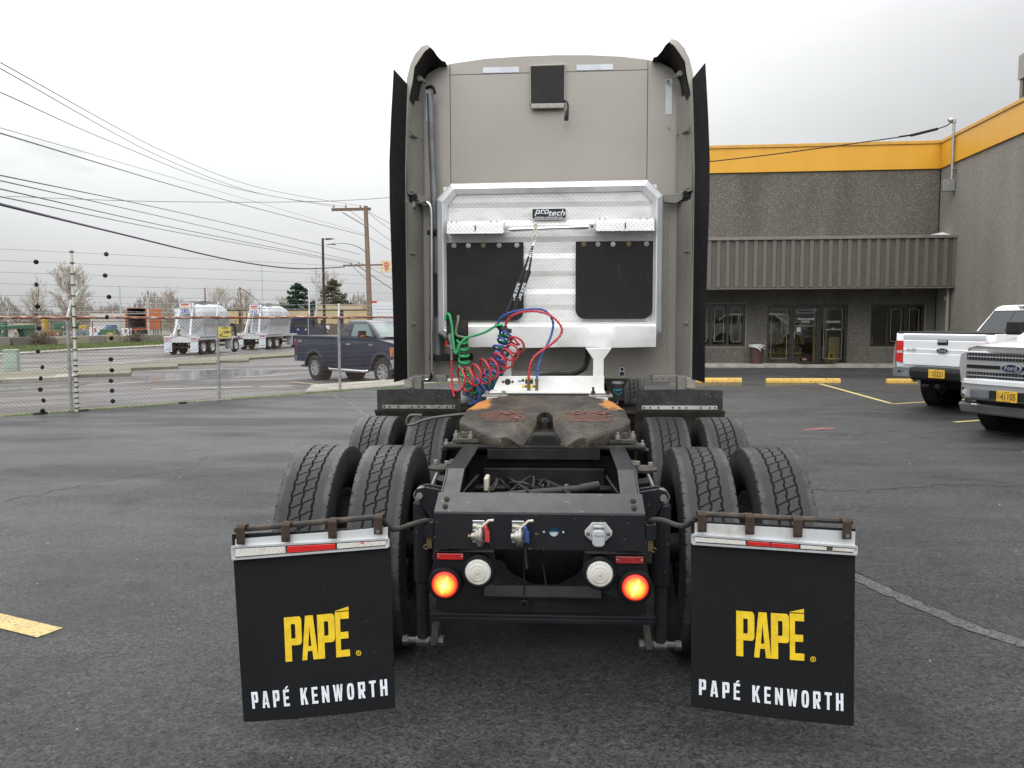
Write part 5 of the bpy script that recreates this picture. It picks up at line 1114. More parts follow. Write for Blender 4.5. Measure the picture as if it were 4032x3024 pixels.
# brass valves
for x_ in (-.132,-.075):
    mb=MB(); mb.cyl((x_,2.42,1.185),(x_,2.42,1.20),.014,n=6); mb.cyl((x_,2.42,1.20),(x_,2.42,1.262),.011,n=10); mb.cyl((x_,2.42,1.262),(x_,2.42,1.275),.014,n=6); mb.cyl((x_,2.42,1.225),(x_-.03,2.40,1.225),.009,n=8); vb=mb.build('air_valve',m_brass,tk,smooth=35)
    mb=MB(); mb.cyl((x_-.03,2.40,1.225),(x_-.042,2.395,1.225),.012,n=8); mb.build('valve_knob',m_ylw,vb)
# junction board on the left with couplings
mb=MB(); mb.box(-.752,-.590,2.72,2.73,1.487,1.690); jb=mb.build('junction_board',m_rust,tk)
for x_ in (-.705,-.635):
    mb=MB(); mb.cyl((x_,2.70,1.62),(x_,2.66,1.62),.030,n=14); mb.box(x_-.034,x_+.034,2.665,2.70,1.575,1.655); mb.cyl((x_-.02,2.66,1.665),(x_-.02,2.655,1.71),.016,n=10); mb.build('socket',m_blk,jb,bevel=.004)
mb=MB(); mb.tube([(-.715,2.66,1.575),(-.705,2.63,1.56),(-.70,2.63,1.52),(-.70,2.63,1.48)],.018,10,rs=[.022,.025,.017,.02]); mb.box(-.735,-.69,2.62,2.65,1.498,1.508); mb.build('elbow_fitting',m_steel,jb,smooth=True)
mb=MB(); mb.box(-.745,-.735,2.63,2.65,1.50,1.535); mb.build('tap_lever',m_redl,jb)
# ------------------------------------------------------------------ hoses: things of their own
def W(p): return (p[0]-.085,p[1]+3.38,p[2])
def coil(axis,R,turns,n=22,ph=0,tilt=0,r0=None):
    ax=spline(axis,12); N=int(turns*n); out=[]; Ls=[0]
    for i in range(1,len(ax)): Ls.append(Ls[-1]+(ax[i]-ax[i-1]).length)
    for k in range(N+1):
        s_=Ls[-1]*k/N; i=1
        while i<len(ax)-1 and Ls[i]<s_: i+=1
        t=(s_-Ls[i-1])/max(1e-6,Ls[i]-Ls[i-1]); p=ax[i-1].lerp(ax[i],t); d=(ax[i]-ax[i-1]).normalized()
        u=d.cross(Vector((0,1,0))).normalized(); v=u.cross(d); a=2*PI*k/n+ph
        rr_=R(k/N) if callable(R) else R
        out.append(p+u*rr_*math.cos(a)+v*rr_*math.sin(a)+d*tilt*math.sin(a))
    return out
def hose(name,pts,r,mat,label,cat='hose',extra=(),ribbed=False):
    mb=MB()
    if ribbed:
        P=[Vector(p) for p in pts]; out=[P[0]]
        for a,b_ in zip(P,P[1:]):
            n=max(1,int((b_-a).length/.0045)); out+=[a.lerp(b_,(i+1)/n) for i in range(n)]
        mb.tube([W(p) for p in out],r,8,rs=[r*(1.18 if i%4<2 else .86) for i in range(len(out))])
    else: mb.tube([W(p) for p in pts],r,9)
    o=mb.build(name,mat,smooth=50 if not ribbed else True); return tag(o,label,cat)
rp=spline([(-.30,2.60,1.615),(-.285,2.58,1.59),(-.262,2.56,1.575)],4)+coil([(-.205,2.54,1.552),(-.245,2.52,1.465),(-.31,2.50,1.405),(-.385,2.48,1.350),(-.47,2.46,1.312),(-.555,2.44,1.275),(-.615,2.43,1.262),(-.650,2.42,1.262)],lambda t:(.050+.030*min(1,t*1.6))*(1+.13*math.sin(t*23)+.08*math.sin(t*57)),9,ph=1.2,tilt=.030)
hose('air_hose',rp,.0078,m_rhose,'coiled red air hose sagging below the dented shelf of the big truck')
bp=coil([(-.29,2.60,1.60),(-.335,2.60,1.50),(-.345,2.60,1.42),(-.375,2.60,1.345),(-.395,2.59,1.28),(-.44,2.58,1.225),(-.51,2.56,1.175),(-.56,2.53,1.155)],lambda t:(.044+.034*t)*(1+.16*math.sin(t*31)),11,ph=.5,tilt=.032)
hose('air_hose',bp,.0085,m_bhose,'coiled blue air hose bunched lowest, behind the red coil')
gp=coil([(-.326,2.66,1.60),(-.322,2.66,1.53),(-.325,2.66,1.47),(-.35,2.66,1.40),(-.36,2.66,1.32),(-.395,2.65,1.26),(-.455,2.62,1.215),(-.52,2.60,1.19),(-.575,2.60,1.22),(-.60,2.61,1.30),(-.610,2.61,1.40),(-.618,2.61,1.50),(-.622,2.61,1.55)],lambda t:.036,19,ph=0,tilt=.016)
hose('power_cable',gp,.0088,m_ghose,'coiled green electric cable hanging under the shelf and behind the blue coil','cable')
hose('power_cable',spline([(-.745,2.62,1.685),(-.738,2.62,1.722),(-.722,2.61,1.735),(-.708,2.60,1.715),(-.693,2.59,1.64),(-.683,2.58,1.54),(-.670,2.57,1.458),(-.655,2.57,1.462),(-.630,2.57,1.52),(-.58,2.57,1.565),(-.51,2.57,1.583),(-.444,2.57,1.606),(-.386,2.56,1.64),(-.345,2.55,1.653),(-.322,2.56,1.642),(-.318,2.58,1.60),(-.330,2.62,1.57)],6),.0095,m_ghose,'straight green cable looping from the junction board to the black clamp','cable')
hose('power_cable',spline([(-.650,2.62,1.722),(-.650,2.60,1.68),(-.662,2.60,1.63),(-.664,2.60,1.59),(-.643,2.60,1.572),(-.591,2.60,1.562),(-.60,2.61,1.55)],6),.0095,m_ghosed,'faded green cable with a white collar dropping from the junction board','cable')
hose('air_hose',spline([(-.36,2.60,1.655),(-.339,2.58,1.704),(-.287,2.56,1.735),(-.214,2.54,1.755),(-.111,2.52,1.766),(-.033,2.50,1.760),(.019,2.50,1.719),(.039,2.50,1.657),(.024,2.5,1.579),(-.007,2.48,1.507),(-.044,2.46,1.434),(-.064,2.44,1.372),(-.072,2.43,1.315),(-.075,2.42,1.275)],8),.0082,m_bhose,'spiral wrapped blue hose arching over to the right brass valve',ribbed=True)
hose('air_hose',spline([(-.302,2.58,1.622),(-.296,2.57,1.668),(-.26,2.55,1.715),(-.188,2.53,1.745),(-.084,2.50,1.750),(.003,2.48,1.729),(.065,2.47,1.683),(.099,2.46,1.631),(.091,2.46,1.585),(.045,2.45,1.535),(-.017,2.44,1.490),(-.085,2.43,1.440),(-.116,2.42,1.388),(-.129,2.42,1.331),(-.132,2.42,1.275)],8),.0082,m_rhose,'spiral wrapped red hose arching over to the left brass valve',ribbed=True)
hose('air_hose',spline([(-.702,2.63,1.40),(-.703,2.63,1.30),(-.700,2.62,1.20),(-.68,2.6,1.13)],6),.0082,m_rhose,'short spiral wrapped red hose dropping from the grey elbow fitting',ribbed=True)
mb=MB(); mb.tube([W((-.70,2.63,1.49)),W((-.702,2.63,1.40))],.0105,10); tag(mb.build('hose_end',m_steel),'grey hose end below the elbow fitting on the junction board','fitting')
# hanger: two black telescoping arms, spring, carabiner, cord
hh=empty('hose_hanger',W((-.10,2.86,2.36))); tag(hh,'black twin-arm hose hanger strung from the chrome bar of the rack','hanger')
def Hh(p): return (p[0]+.10,p[1]-2.86,p[2]-2.36)
mb=MB(); mb.tube([Hh(p) for p in spline([(-.095,2.872,2.385),(-.108,2.86,2.35),(-.100,2.85,2.31),(-.090,2.86,2.34),(-.088,2.872,2.385)],5)],.0045,6); mb.tube([Hh(p) for p in spline([(-.083,2.878,2.39),(-.097,2.868,2.40),(-.108,2.880,2.385)],5)],.005,6); mb.build('cord',M('cream_cord',(.50,.46,.36),.7),hh,smooth=True)
mb=MB(); mb.tube([Hh(p) for p in ((-.100,2.84,2.325),(-.085,2.84,2.315),(-.095,2.84,2.275),(-.108,2.84,2.258),(-.118,2.84,2.28),(-.112,2.84,2.31))],.0032,6,closed=True); mb.tube([Hh((-.108,2.84,2.26)),Hh((-.113,2.83,2.235))],.006,6); mb.build('carabiner',m_chrome,hh)
for (a,b_,c_) in (((-.118,2.82,2.238),(-.180,2.78,2.05),(-.300,2.68,1.742)),((-.112,2.82,2.238),(-.143,2.77,2.04),(-.252,2.67,1.735))):
    A_,B_,C_=Vector(Hh(a)),Vector(Hh(b_)),Vector(Hh(c_)); mb=MB(); n=60; d=(B_-A_).normalized(); u=d.cross(Vector((0,1,0))).normalized(); v=d.cross(u)
    mb.tube([A_.lerp(B_,i/n)+(u*math.cos(i*1.6)+v*math.sin(i*1.6))*.007 for i in range(n+1)],.0028,5); mb.build('spring',m_chrome,hh)
    mb=MB(); mb.tube([A_,B_],.0045,6); mb.tube([A_.lerp(B_,.45),B_],.0085,8); mb.tube([B_.lerp(A_,.05),C_],.0175,12); mb.build('arm',m_black,hh,smooth=40)
for (s_,p,ax_) in (('SLIDE BAR',(-.192,2.690,1.895),1),('SLIDE BAR',(-.236,2.700,1.895),1)):
    o=text(s_,'lettering',.030,m_wlogo,hh,Hh(p),rot=(PI/2,rad(109),0),bold=.0006,extrude=.0003)
mb=MB(); mb.tube([W(p) for p in ((-.285,2.66,1.73),(-.30,2.62,1.68),(-.31,2.60,1.655))],.005,6); mb.tube([W(p) for p in ((-.372,2.60,1.655),(-.34,2.57,1.63),(-.30,2.56,1.615),(-.262,2.57,1.610))],.016,10); mb.tube([W(p) for p in ((-.35,2.59,1.62),(-.31,2.57,1.64),(-.275,2.58,1.60))],.014,8); tag(mb.build('hose_clamp',m_blk,bevel=.0),'black rubber clamp gathering the hoses in front of the shelf','clamp')
# ================================================================== PICKUPS (local: x forward, y left, z up, origin on the ground under the rear axle)
def paintm(name,c,metal=.0,rough=.25):
    m,b=newmat(name); co=coords(); n=noise(co,3,4); n2=noise(co,120,2)
    L(mix(n.ramp(.4,.7),c,tuple(x*.93 for x in c)),b.inputs['Base Color']); b.inputs['Metallic'].default_value=metal
    L((n-.5)*.08+rough,b.inputs['Roughness']); b.inputs['Coat Weight'].default_value=.7 if max(c)>.1 else .25; b.inputs['Coat Roughness'].default_value=.05; b.inputs['Specular IOR Level'].default_value=.5 if max(c)>.1 else .3
    L(bump(n,.002),b.inputs['Normal']); return m
m_wp=paintm('white_car_paint',(.70,.71,.72)); m_bp=paintm('navy_car_paint',(.005,.0115,.035),.0,.28)
m_cg=M('car_glass',(.020,.024,.026),.05,0,coat=.8,ns=2); m_trim=M('car_trim',(.020,.020,.021),.45)
m_wsg=M('windscreen_glass',(.13,.18,.17),.10,0,col2=(.17,.22,.21),coat=.15,ns=1,spec=.3)
m_silver=M('silver_trim',(.46,.47,.48),.30,.6,col2=(.44,.45,.46),ns=.6); m_greyb=M('grey_bumper_pad',(.20,.21,.22),.35,.5,ns=5)
m_plate=M('amber_plate',(.68,.40,.035),.45); m_brown=M('plate_ink',(.10,.055,.02),.6)
m_badge=M('badge_blue',(.012,.018,.06),.25,coat=.7); m_amber=M('amber_lens',(.60,.16,.02),.25,coat=.5); m_clear=M('clear_lens',(.55,.57,.60),.12,.3,coat=.7,ns=14)
tyl=MB(); tyl.lathe([(-.12,.235),(-.135,.28),(-.138,.34),(-.125,.385),(-.112,.402),(-.06,.408),(-.055,.400),(-.045,.400),(-.04,.408),(.04,.408),(.045,.400),(.055,.400),(.06,.408),(.112,.402),(.125,.385),(.138,.34),(.135,.28),(.12,.235)],(0,0,0),'y',48)
tm_=tyl.build('tyre',m_tyre,smooth=35); tyl_me=tm_.data; bpy.data.objects.remove(tm_)
def rim_part(mt):
    mb=MB(); mb.lathe([(.115,.238),(.125,.245),(.12,.225),(.06,.215),(-.08,.215)],(0,0,0),'y',36)
    mb.lathe([(.10,0),(.10,.045),(.085,.06),(.06,.06)],(0,0,0),'y',20)
    for k in range(7):
        a=2*PI*k/7
        for d_ in (-.13,.13):
            ca,sa=math.cos(a+d_),math.sin(a+d_); cb,sb=math.cos(a+d_*.9),math.sin(a+d_*.9)
            mb.bar((.05*ca,.085,.05*sa),(.228*cb,.105,.228*sb),.034,.03,up=(0,1,0))
    mb.lathe([(.02,.0),(.02,.225)],(0,0,0),'y',24)
    o=mb.build('rim',mt,smooth=30); me=o.data; bpy.data.objects.remove(o); return me
rimA=rim_part(m_silver)
def plate(par,num,x,z,face,tilt=0):
    s_=face
    mb=MB(); mb.box(x-.006,x+.006,-.1525,.1525,z-.076,z+.076); p=mb.build('number_plate',m_plate,par,bevel=.004)
    rot=(PI/2,0,-PI/2) if s_<0 else (PI/2,0,PI/2)
    xx=x+s_*.0068
    text(num,'lettering',.125,m_brown,p,(xx,.022*s_*-1 if False else (-.022 if s_<0 else .022),z-.006),rot=rot,sx=.72,bold=.003,extrude=.0005)
    text('P\nF','lettering',.038,m_brown,p,(xx,(.118 if s_<0 else -.118),z),rot=rot,bold=.0005,extrude=.0005)
    text('OREGON','lettering',.020,m_brown,p,(xx,0,z+.062),rot=rot,extrude=.0005); text('PERMANENT FLEET','lettering',.014,m_brown,p,(xx,0,z-.063),rot=rot,extrude=.0005)
    return p
def badge(par,x,y,z,face,w=.12):
    mb=MB(); pts=[(y+w*math.cos(t),z+w*.42*math.sin(t)) for t in np.linspace(0,2*PI,28,endpoint=False)]; mb.prism(pts,'x',x,x+face*.012); b_=mb.build('badge',m_silver,par,bevel=.002)
    mb=MB(); pts=[(y+w*.88*math.cos(t),z+w*.42*.82*math.sin(t)) for t in np.linspace(0,2*PI,28,endpoint=False)]; mb.prism(pts,'x',x+face*.0122,x+face*.015); mb.build('badge_field',m_badge,b_)
    o=text('Ford','lettering',w*.62,m_silver,b_,(x+face*.0156,y,z),rot=(PI/2,0,-PI/2 if face<0 else PI/2),extrude=.0005,bold=.001); return b_
def pickup(name,label,loc,rz,paint,steer=0,blue=False):
    t=empty(name,loc,rz); tag(t,label,'pickup truck')
    arR=[(0+.50*math.cos(rad(a)),.42+.50*math.sin(rad(a))) for a in range(0,181,12)]
    arF=[(3.68+.50*math.cos(rad(a)),.42+.50*math.sin(rad(a))) for a in range(0,181,12)]
    prof=[(-1.10,.62),(-1.16,.72),(-1.20,.90),(-1.20,1.395),(-1.19,1.41),(1.05,1.43),(1.06,.50),(1.075,.50),(1.08,1.41),(2.0,1.405),(3.15,1.385),(3.40,1.375),(4.35,1.27),(4.52,1.20),(4.58,1.08),(4.60,.80),(4.56,.52)]+[p for p in arF]+[(3.1,.40),(.56,.40)]+arR+[(-.6,.60)]
    def sx(x,y): return x-.30*(abs(y)/.93)**3*max(0,min(1,(x-4.0)/.5))
    mb=MB(); mb.loft([[(sx(x,y),y,z) for x,z in prof] for y in (-.93,-.85,-.72,-.5,-.25,0,.25,.5,.72,.85,.93)])
    body=mb.build('body',paint,t,bevel=.045,smooth=35); body.modifiers['bevel'].segments=3
    # lower side skin bulge
    for s_ in (-1,1):
        mb=MB(); 
        for (x0,x1) in ((-1.19,1.05),(1.09,4.24)):
            top=1.20; n=40; vs=[]; cx_=0 if x0<0 else 3.68
            for i in range(n+1):
                x=x0+(x1-x0)*i/n; dd=abs(x-cx_); zb=.46 if dd>.52 else .42+math.sqrt(max(0,.52**2-dd**2)); zb=min(max(zb,.60 if (x<-.5 or x>4.18) else 0),1.0); tp=min(1.33,1.30-(x-3.4)*.13) if x>3.4 else 1.33
                vs+=[(x,s_*.925,tp),(x,s_*.965,tp-.11),(x,s_*.985,1.0),(x,s_*.985,max(zb,.60)),(x,s_*.955,zb)]
            mb.add(vs,[(5*i+a,5*i+a+1,5*i+6+a,5*i+5+a) for i in range(n) for a in range(4)])
        mb.build('side_panel',paint,body,smooth=50)
        for cx_ in (0,3.68):
            mb=MB(); vs=[]
            for a in range(-4,185,9):
                c_,s2=math.cos(rad(a)),math.sin(rad(a)); vs+=[(cx_+.50*c_,s_*.93,.42+.50*s2),(cx_+.50*c_,s_*1.0,.42+.50*s2),(cx_+.525*c_,s_*1.012,.42+.525*s2),(cx_+.60*c_,s_*.985,.42+.60*s2)]
            n=len(vs)//4; mb.add(vs,[(4*i+a,4*i+a+1,4*i+5+a,4*i+4+a) for i in range(n-1) for a in range(3)]); mb.build('wheel_arch',paint,body,smooth=40)
            mb=MB(); mb.lathe([(0,.49),(.30,.49),(.30,0)],(cx_,s_*.58 if s_>0 else -.58-.30+.0,.42),'y',24); mb.build('wheel_well',m_dark,t)
            w=bpy.data.objects.new('wheel',tyl_me); C.objects.link(w); w.parent=t; w.location=(cx_,s_*.835,.408); w.rotation_euler=(0,0,(0 if s_>0 else PI)+(steer if cx_>1 else 0))
            w['label']='tyre with bright alloy rim' ; r_=bpy.data.objects.new('rim',rimA); C.objects.link(r_); r_.parent=w
    mb=MB(); mb.box(-1.0,4.2,-.55,.55,.42,.62); mb.cyl((0,-.75,.408),(0,.75,.408),.06,n=10); mb.lathe([(-.16,.05),(-.1,.14),(.1,.14),(.16,.05)],(0,0,.40),'y',14); mb.build('chassis',m_dark,t)
    # bed opening
    mb=MB(); mb.box(-1.12,1.0,-.80,.80,1.395,1.4285 if not blue else 1.425); mb.build('bed_cover' if not blue else 'bed_liner',m_trim,t,bevel=.006)
    mb=MB(); mb.box(-1.19,1.04,.80,.90,1.412,1.434); mb.box(-1.19,1.04,-.90,-.80,1.412,1.434); mb.box(-1.20,-1.12,-.90,.90,1.400,1.432); mb.build('bed_rail_cap',m_trim if not blue else paint,t,bevel=.006)
    # greenhouse
    xb0,xb1,yb,zb_=1.12,3.42,.86,1.40; xt0,xt1,yt,zt_=1.45,2.62,.66,1.88
    def rr_ring(x0,x1,y,z,r,bow=0):
        p=rrect(x0,x1,-y,y,r,4); return [(a+(bow*(1-(b_/y)**2) if a>(x0+x1)/2 else 0),b_,z) for a,b_ in p]
    mb=MB(); mb.loft([rr_ring(xb0,xb1,yb,zb_-.04,.10,.16),rr_ring(xb0,xb1,yb,zb_,.10,.16),rr_ring(xt0,xt1,yt,zt_,.12,.10),rr_ring(xt0+.05,xt1-.08,yt-.07,zt_+.045,.12,.08),rr_ring(xt0+.25,xt1-.3,yt-.3,zt_+.065,.10,.02)]); gh=mb.build('cab_roof',paint,t,smooth=40)
    def side_pt(u,v,s_,o=.006):
        return (((xb0+(xb1-xb0)*u)*(1-v)+(xt0+(xt1-xt0)*u)*v),s_*((yb*(1-v)+yt*v)+o),zb_*(1-v)+zt_*v)
    g_=m_cg
    for s_ in (-1,1):
        for (pts) in (((.12,.10),(.30,.10),(.34,.86),(.20,.86),(.15,.70)),((.36,.10),(.86,.06),(.88,.18),(.92,.84),(.90,.88),(.40,.88))):
            o_=[side_pt(u,v,s_) for u,v in pts]; i_=[side_pt(u,v,s_,-.02) for u,v in pts]; n=len(pts)
            mb=MB(); mb.add(o_+i_,[tuple(range(n)),tuple(reversed(range(n,2*n)))]+[(i,(i+1)%n,(i+1)%n+n,i+n) for i in range(n)]); mb.build('side_window',m_wsg if blue and len(pts)==6 else g_,gh)
    def fr_pt(u,v,front,o=.006):  # u -1..1
        if front: x=(xb1+.16*(1-u*u))*(1-v)+(xt1+.10*(1-u*u))*v+o
        else: x=xb0*(1-v)+xt0*v-o
        return (x,u*(yb*(1-v)+yt*v),zb_*(1-v)+zt_*v)
    for front,rngv,wd,mt in ((1,(.08,.90),.88,m_wsg),(0,(.08,.86),.86,g_)):
        cols=[(-1,1)] if front else [(-1,-.36),(-.33,.33),(.36,1)]
        for c0,c1 in cols:
            n=10; vs=[]
            for v in rngv:
                for i in range(n+1): vs.append(fr_pt((c0+(c1-c0)*i/n)*wd,v,front))
            mb=MB(); mb.add(vs,[(i,i+1,n+2+i,n+1+i) for i in range(n)]); mb.build('windscreen' if front else 'rear_window',mt,gh,smooth=True)
    mb=MB(); mb.add([fr_pt(u*.9,v,0,.003) for u,v in ((-1,.04),(1,.04),(1,.90),(-1,.90))],[(0,1,2,3)]); mb.build('window_surround',m_trim,gh)
    mb=MB(); mb.box(1.40,1.47,-.17,.17,1.892,1.925); bk=mb.build('third_brake_lamp',m_clear,gh,bevel=.006); mb=MB(); mb.box(1.392,1.399,-.06,.06,1.896,1.92); mb.build('lens',m_redl,bk)
    # mirrors, handles, gaps
    for s_ in (-1,1):
        mb=MB(); mb.bar((3.02,s_*.88,1.43),(2.98,s_*1.06,1.46),.08,.06); mb.box(2.90,3.02,*sorted((s_*1.04,s_*1.30)),1.42,1.63); mr=mb.build('mirror',m_trim,t,bevel=.02)
        mb=MB(); mb.box(3.022,3.032,*sorted((s_*1.10,s_*1.29)),1.455,1.49); mb.build('indicator',m_amber if blue else m_trim,mr)
        mb=MB(); mb.bar((1.85,s_*.985,1.20),(2.05,s_*.985,1.20),.03,.04); mb.build('handle',m_silver if blue else paint,t,bevel=.008)
        for x in (1.068,1.72,3.02):
            mb=MB(); pf_=[(.928,1.325),(.968,1.22),(.988,1.0),(.988,.62)]; mb.add([(x+d_,s_*y,z) for y,z in pf_ for d_ in (-.006,.006)],[(2*i,2*i+1,2*i+3,2*i+2) for i in range(3)]); mb.build('door_gap',m_dark,t)
        mb=MB(); mb.box(1.1,3.1,*sorted((s_*.984,s_*.992)),.66,.685); mb.build('side_moulding',paint,t,bevel=.003)
    # rear
    for s_ in (-1,1):
        mb=MB(); pts=[(.775,.84),(.775,1.27),(.93,1.27),(.93,.86)]
        mb.add([(-1.215,s_*.775,.86),(-1.215,s_*.775,1.27),(-1.205,s_*.925,1.27),(-1.205,s_*.925,.88),(-1.05,s_*.992,1.25),(-1.05,s_*.992,.92),(-1.05,s_*.93,1.25),(-1.05,s_*.93,.92)],[(0,1,2,3),(3,2,4,5),(2,1,6,4),(0,3,5,7),(4,6,7,5),(0,7,6,1)]); tl=mb.build('tail_lamp',m_redl,t,bevel=.006)
        mb=MB(); mb.box(-1.219,-1.2155,*sorted((s_*.785,s_*.90)),1.04,1.085); mb.build('lens',m_clear,tl)
    mb=MB(); vs=[]; zs=[(.835,-1.215),(1.035,-1.222),(1.045,-1.212),(1.12,-1.225),(1.13,-1.214),(1.27,-1.222),(1.285,-1.212),(1.33,-1.232),(1.385,-1.236),(1.405,-1.22)]
    for z,x in zs: vs+=[(x,-.765,z),(x,.765,z)]
    mb.add(vs,[(2*i,2*i+1,2*i+3,2*i+2) for i in range(len(zs)-1)]); 
    tg=mb.build('tailgate',paint,t,smooth=25)
    mb=MB(); mb.box(-1.235,-1.21,-.098,.098,1.205,1.30); hd_=mb.build('tailgate_handle',m_trim,tg,bevel=.012); mb=MB(); mb.box(-1.245,-1.236,-.082,.082,1.252,1.288); mb.build('handle_bar',m_silver,hd_,bevel=.004)
    badge(tg,-1.222,0,1.105,-1,.115); text('F-150','lettering',.075,m_silver,tg,(-1.226,.60,1.105),rot=(PI/2,0,-PI/2),bold=.002,extrude=.002)
    mb=MB(); mb.prism([(-1.24,.80),(-1.34,.79),(-1.36,.72),(-1.34,.60),(-1.28,.56),(-1.16,.56),(-1.16,.80)],'y',-.55,.55); bp_=mb.build('rear_bumper',m_trim,t,bevel=.012)
    for s_ in (-1,1):
        mb=MB(); mb.add([(-1.33,s_*.50,.79),(-1.35,s_*.50,.60),(-1.20,s_*.97,.79),(-1.20,s_*.97,.60),(-1.05,s_*1.0,.78),(-1.05,s_*1.0,.62),(-1.1,s_*.5,.79),(-1.1,s_*.5,.60)],[(0,1,3,2),(2,3,5,4),(0,2,4,6),(1,7,5,3),(0,6,7,1)]); mb.build('bumper_end',m_greyb if not blue else m_silver,bp_,bevel=.012)
        mb=MB(); mb.cyl((-1.29,s_*.80,.70),(-1.275,s_*.80,.70),.02,n=12); mb.build('sensor',m_dark,bp_)
    mb=MB(); mb.bar((-1.36,0,.47),(-1.1,0,.47),.075,.075); mb.bar((-1.33,.30,.47),(-1.30,.18,.47),.04,.05); mb.build('tow_hitch',m_oily,t,bevel=.004)
    # front
    mb=MB(); mb.prism([(-.80,.78),(.80,.78),(.84,.98),(.82,1.17),(.74,1.21),(-.74,1.21),(-.82,1.17),(-.84,.98)],'x',4.585,4.620); gf=mb.build('grille_frame',m_silver if not blue else m_silver,t,bevel=.02)
    for (z0,z1) in ((1.085,1.185),(.965,1.015),(.815,.915)):
        mb=MB(); mb.box(4.626,4.632,-.70 if z0>.9 or True else -.6,.70,z0,z1); q=mb.build('grille_opening',m_dark,gf)
        mb=MB(); mb.box(4.634,4.645,-.68,.68,(z0+z1)/2-.008,(z0+z1)/2+.008)
        if z1-z0>.06: mb.build('grille_bar',m_silver,gf)
        if z1-z0>.06:
            mb=MB()
            for i in range(29): y=-.67+i*.048; mb.box(4.633,4.640,y-.006,y+.006,z0+.004,z1-.004)
            mb.build('grille_mesh',M('grille_grey',(.10,.10,.11),.5),gf,fix=False)['kind']='stuff'
    badge(gf,4.645,0,.99,1,.155)
    for s_ in (-1,1):
        mb=MB(); mb.add([(4.56,s_*.80,.80),(4.56,s_*.83,1.16),(4.38,s_*.945,1.13),(4.36,s_*.95,.84),(4.10,s_*.99,1.14),(4.13,s_*.99,.86)],[(0,1,2,3),(3,2,4,5)]); hl=mb.build('headlamp',m_clear,t)
        mb=MB(); mb.box(4.50,4.53,*sorted((s_*.84,s_*.89)),.92,1.06); mb.build('lamp_housing',m_dark,hl)
        if blue: mb=MB(); mb.add([(4.34,s_*.962,.86),(4.34,s_*.962,1.12),(4.12,s_*.999,1.13),(4.16,s_*.999,.90)],[(0,1,2,3)]); mb.build('side_marker',m_amber,hl)
    mb=MB(); ys_=(-1.0,-.97,-.86,-.70,-.4,0,.4,.70,.86,.97,1.0); mb.loft([[(4.68-.36*max(0,(abs(y)-.55)/.45)**2.2,y,z) if q else (4.40-.30*max(0,(abs(y)-.55)/.45)**2,y,z) for q,z in ((1,.78),(1,.66),(1,.52),(0,.47),(0,.79))] for y in ys_]); fb=mb.build('front_bumper',m_silver,t,bevel=.035)
    mb=MB(); mb.box(4.6822,4.688,-.56,.56,.54,.665); mb.build('bumper_intake',m_trim,fb)
    for s_ in (-1,1):
        mb=MB(); mb.box(4.689,4.70,*sorted((s_*.28,s_*.58)),.545,.66); mb.build('bumper_pad',m_greyb,fb,bevel=.012)
        mb=MB(); mb.box(4.50,4.63,*sorted((s_*.63,s_*.77)),.55,.68); fg=mb.build('fog_recess',m_trim,fb,bevel=.01); mb=MB(); mb.cyl((4.63,s_*.70,.615),(4.655,s_*.70,.615),.040,n=18); mb.build('fog_lamp',m_clear,fg)
        mb=MB(); mb.tube([(4.66,s_*.45,.44),(4.71,s_*.45,.45),(4.71,s_*.53,.45),(4.66,s_*.53,.44)],.014,8); mb.build('tow_hook',m_silver,fb)
    mb=MB(); mb.prism([(-.86,.45),(.86,.45),(.80,.30),(-.80,.30)],'x',4.36,4.60); mb.build('air_dam',M('air_dam_grey',(.07,.072,.075),.55),t,bevel=.03)
    mb=MB(); mb.loft([[(4.700-.36*max(0,(abs(y)-.55)/.45)**2.2-(.07 if q else 0),y,z) for q,z in ((1,.825),(0,.80),(0,.745),(1,.735))] for y in ys_]); mb.build('bumper_lip',paint if not blue else m_silver,fb,smooth=30)
    if not blue:
        mb=MB(); vs=[]
        for i in range(21):
            y=-.86+1.72*i/20; b2=-.26*(abs(y)/.93)**3; vs+=[(4.42+b2,y,1.275),(4.60+b2,y,1.245),(4.635+b2,y,1.20)]
        mb.add(vs,[(3*i+a,3*i+a+1,3*i+4+a,3*i+3+a) for i in range(20) for a in range(2)]); mb.build('hood_deflector',M('smoked_deflector',(.045,.047,.05),.25,coat=.5),t,smooth=True)
    mb=MB(); mb.tube([(3.45,-.5,1.40),(3.38,-.1,1.44),(3.36,.05,1.45)],.012,6); mb.tube([(3.5,.1,1.40),(3.42,.5,1.43)],.012,6); mb.build('wiper',m_trim,t)
    return t
h1=rad(33.3); p1=pickup('pickup_truck','white pickup seen from behind with amber plate 35521, before the brown canopy',(7.83,15.84,0),h1,m_wp)
plate(p1,'35521',-1.372,.695,-1)
h2=rad(206.3); p2=pickup('pickup_truck','white pickup facing the camera with silver grille and amber plate 41105',(10.40,13.87,0),h2,m_wp,steer=.0)
plate(p2,'41105',4.712,.60,1)
p3=pickup('pickup_truck','dark blue four-wheel-drive pickup behind the chain link fence',(-7.72,28.5,gz(-7.92,28.5)),rad(-39.7),m_bp,steer=.08,blue=True)
p3.scale=(1,1,1.05)
text('4X4','lettering',.13,m_silver,p3,(-.86,-.972,1.25),rot=(PI/2,0,0),bold=.004,extrude=.002); text('F-150','lettering',.09,m_silver,p3,(3.12,-.975,1.20),rot=(PI/2,0,0),bold=.003,extrude=.002)
mb=MB(); mb.tube([(1.0,-1.05,.42),(1.15,-1.10,.40),(3.0,-1.10,.40),(3.1,-1.05,.42)],.05,10); mb.build('step_bar',m_chrome,p3,smooth=True)
mb=MB(); mb.cyl((-1.3,-.62,.42),(-.9,-.62,.42),.04,n=10); mb.build('exhaust_pipe',m_oily,p3)
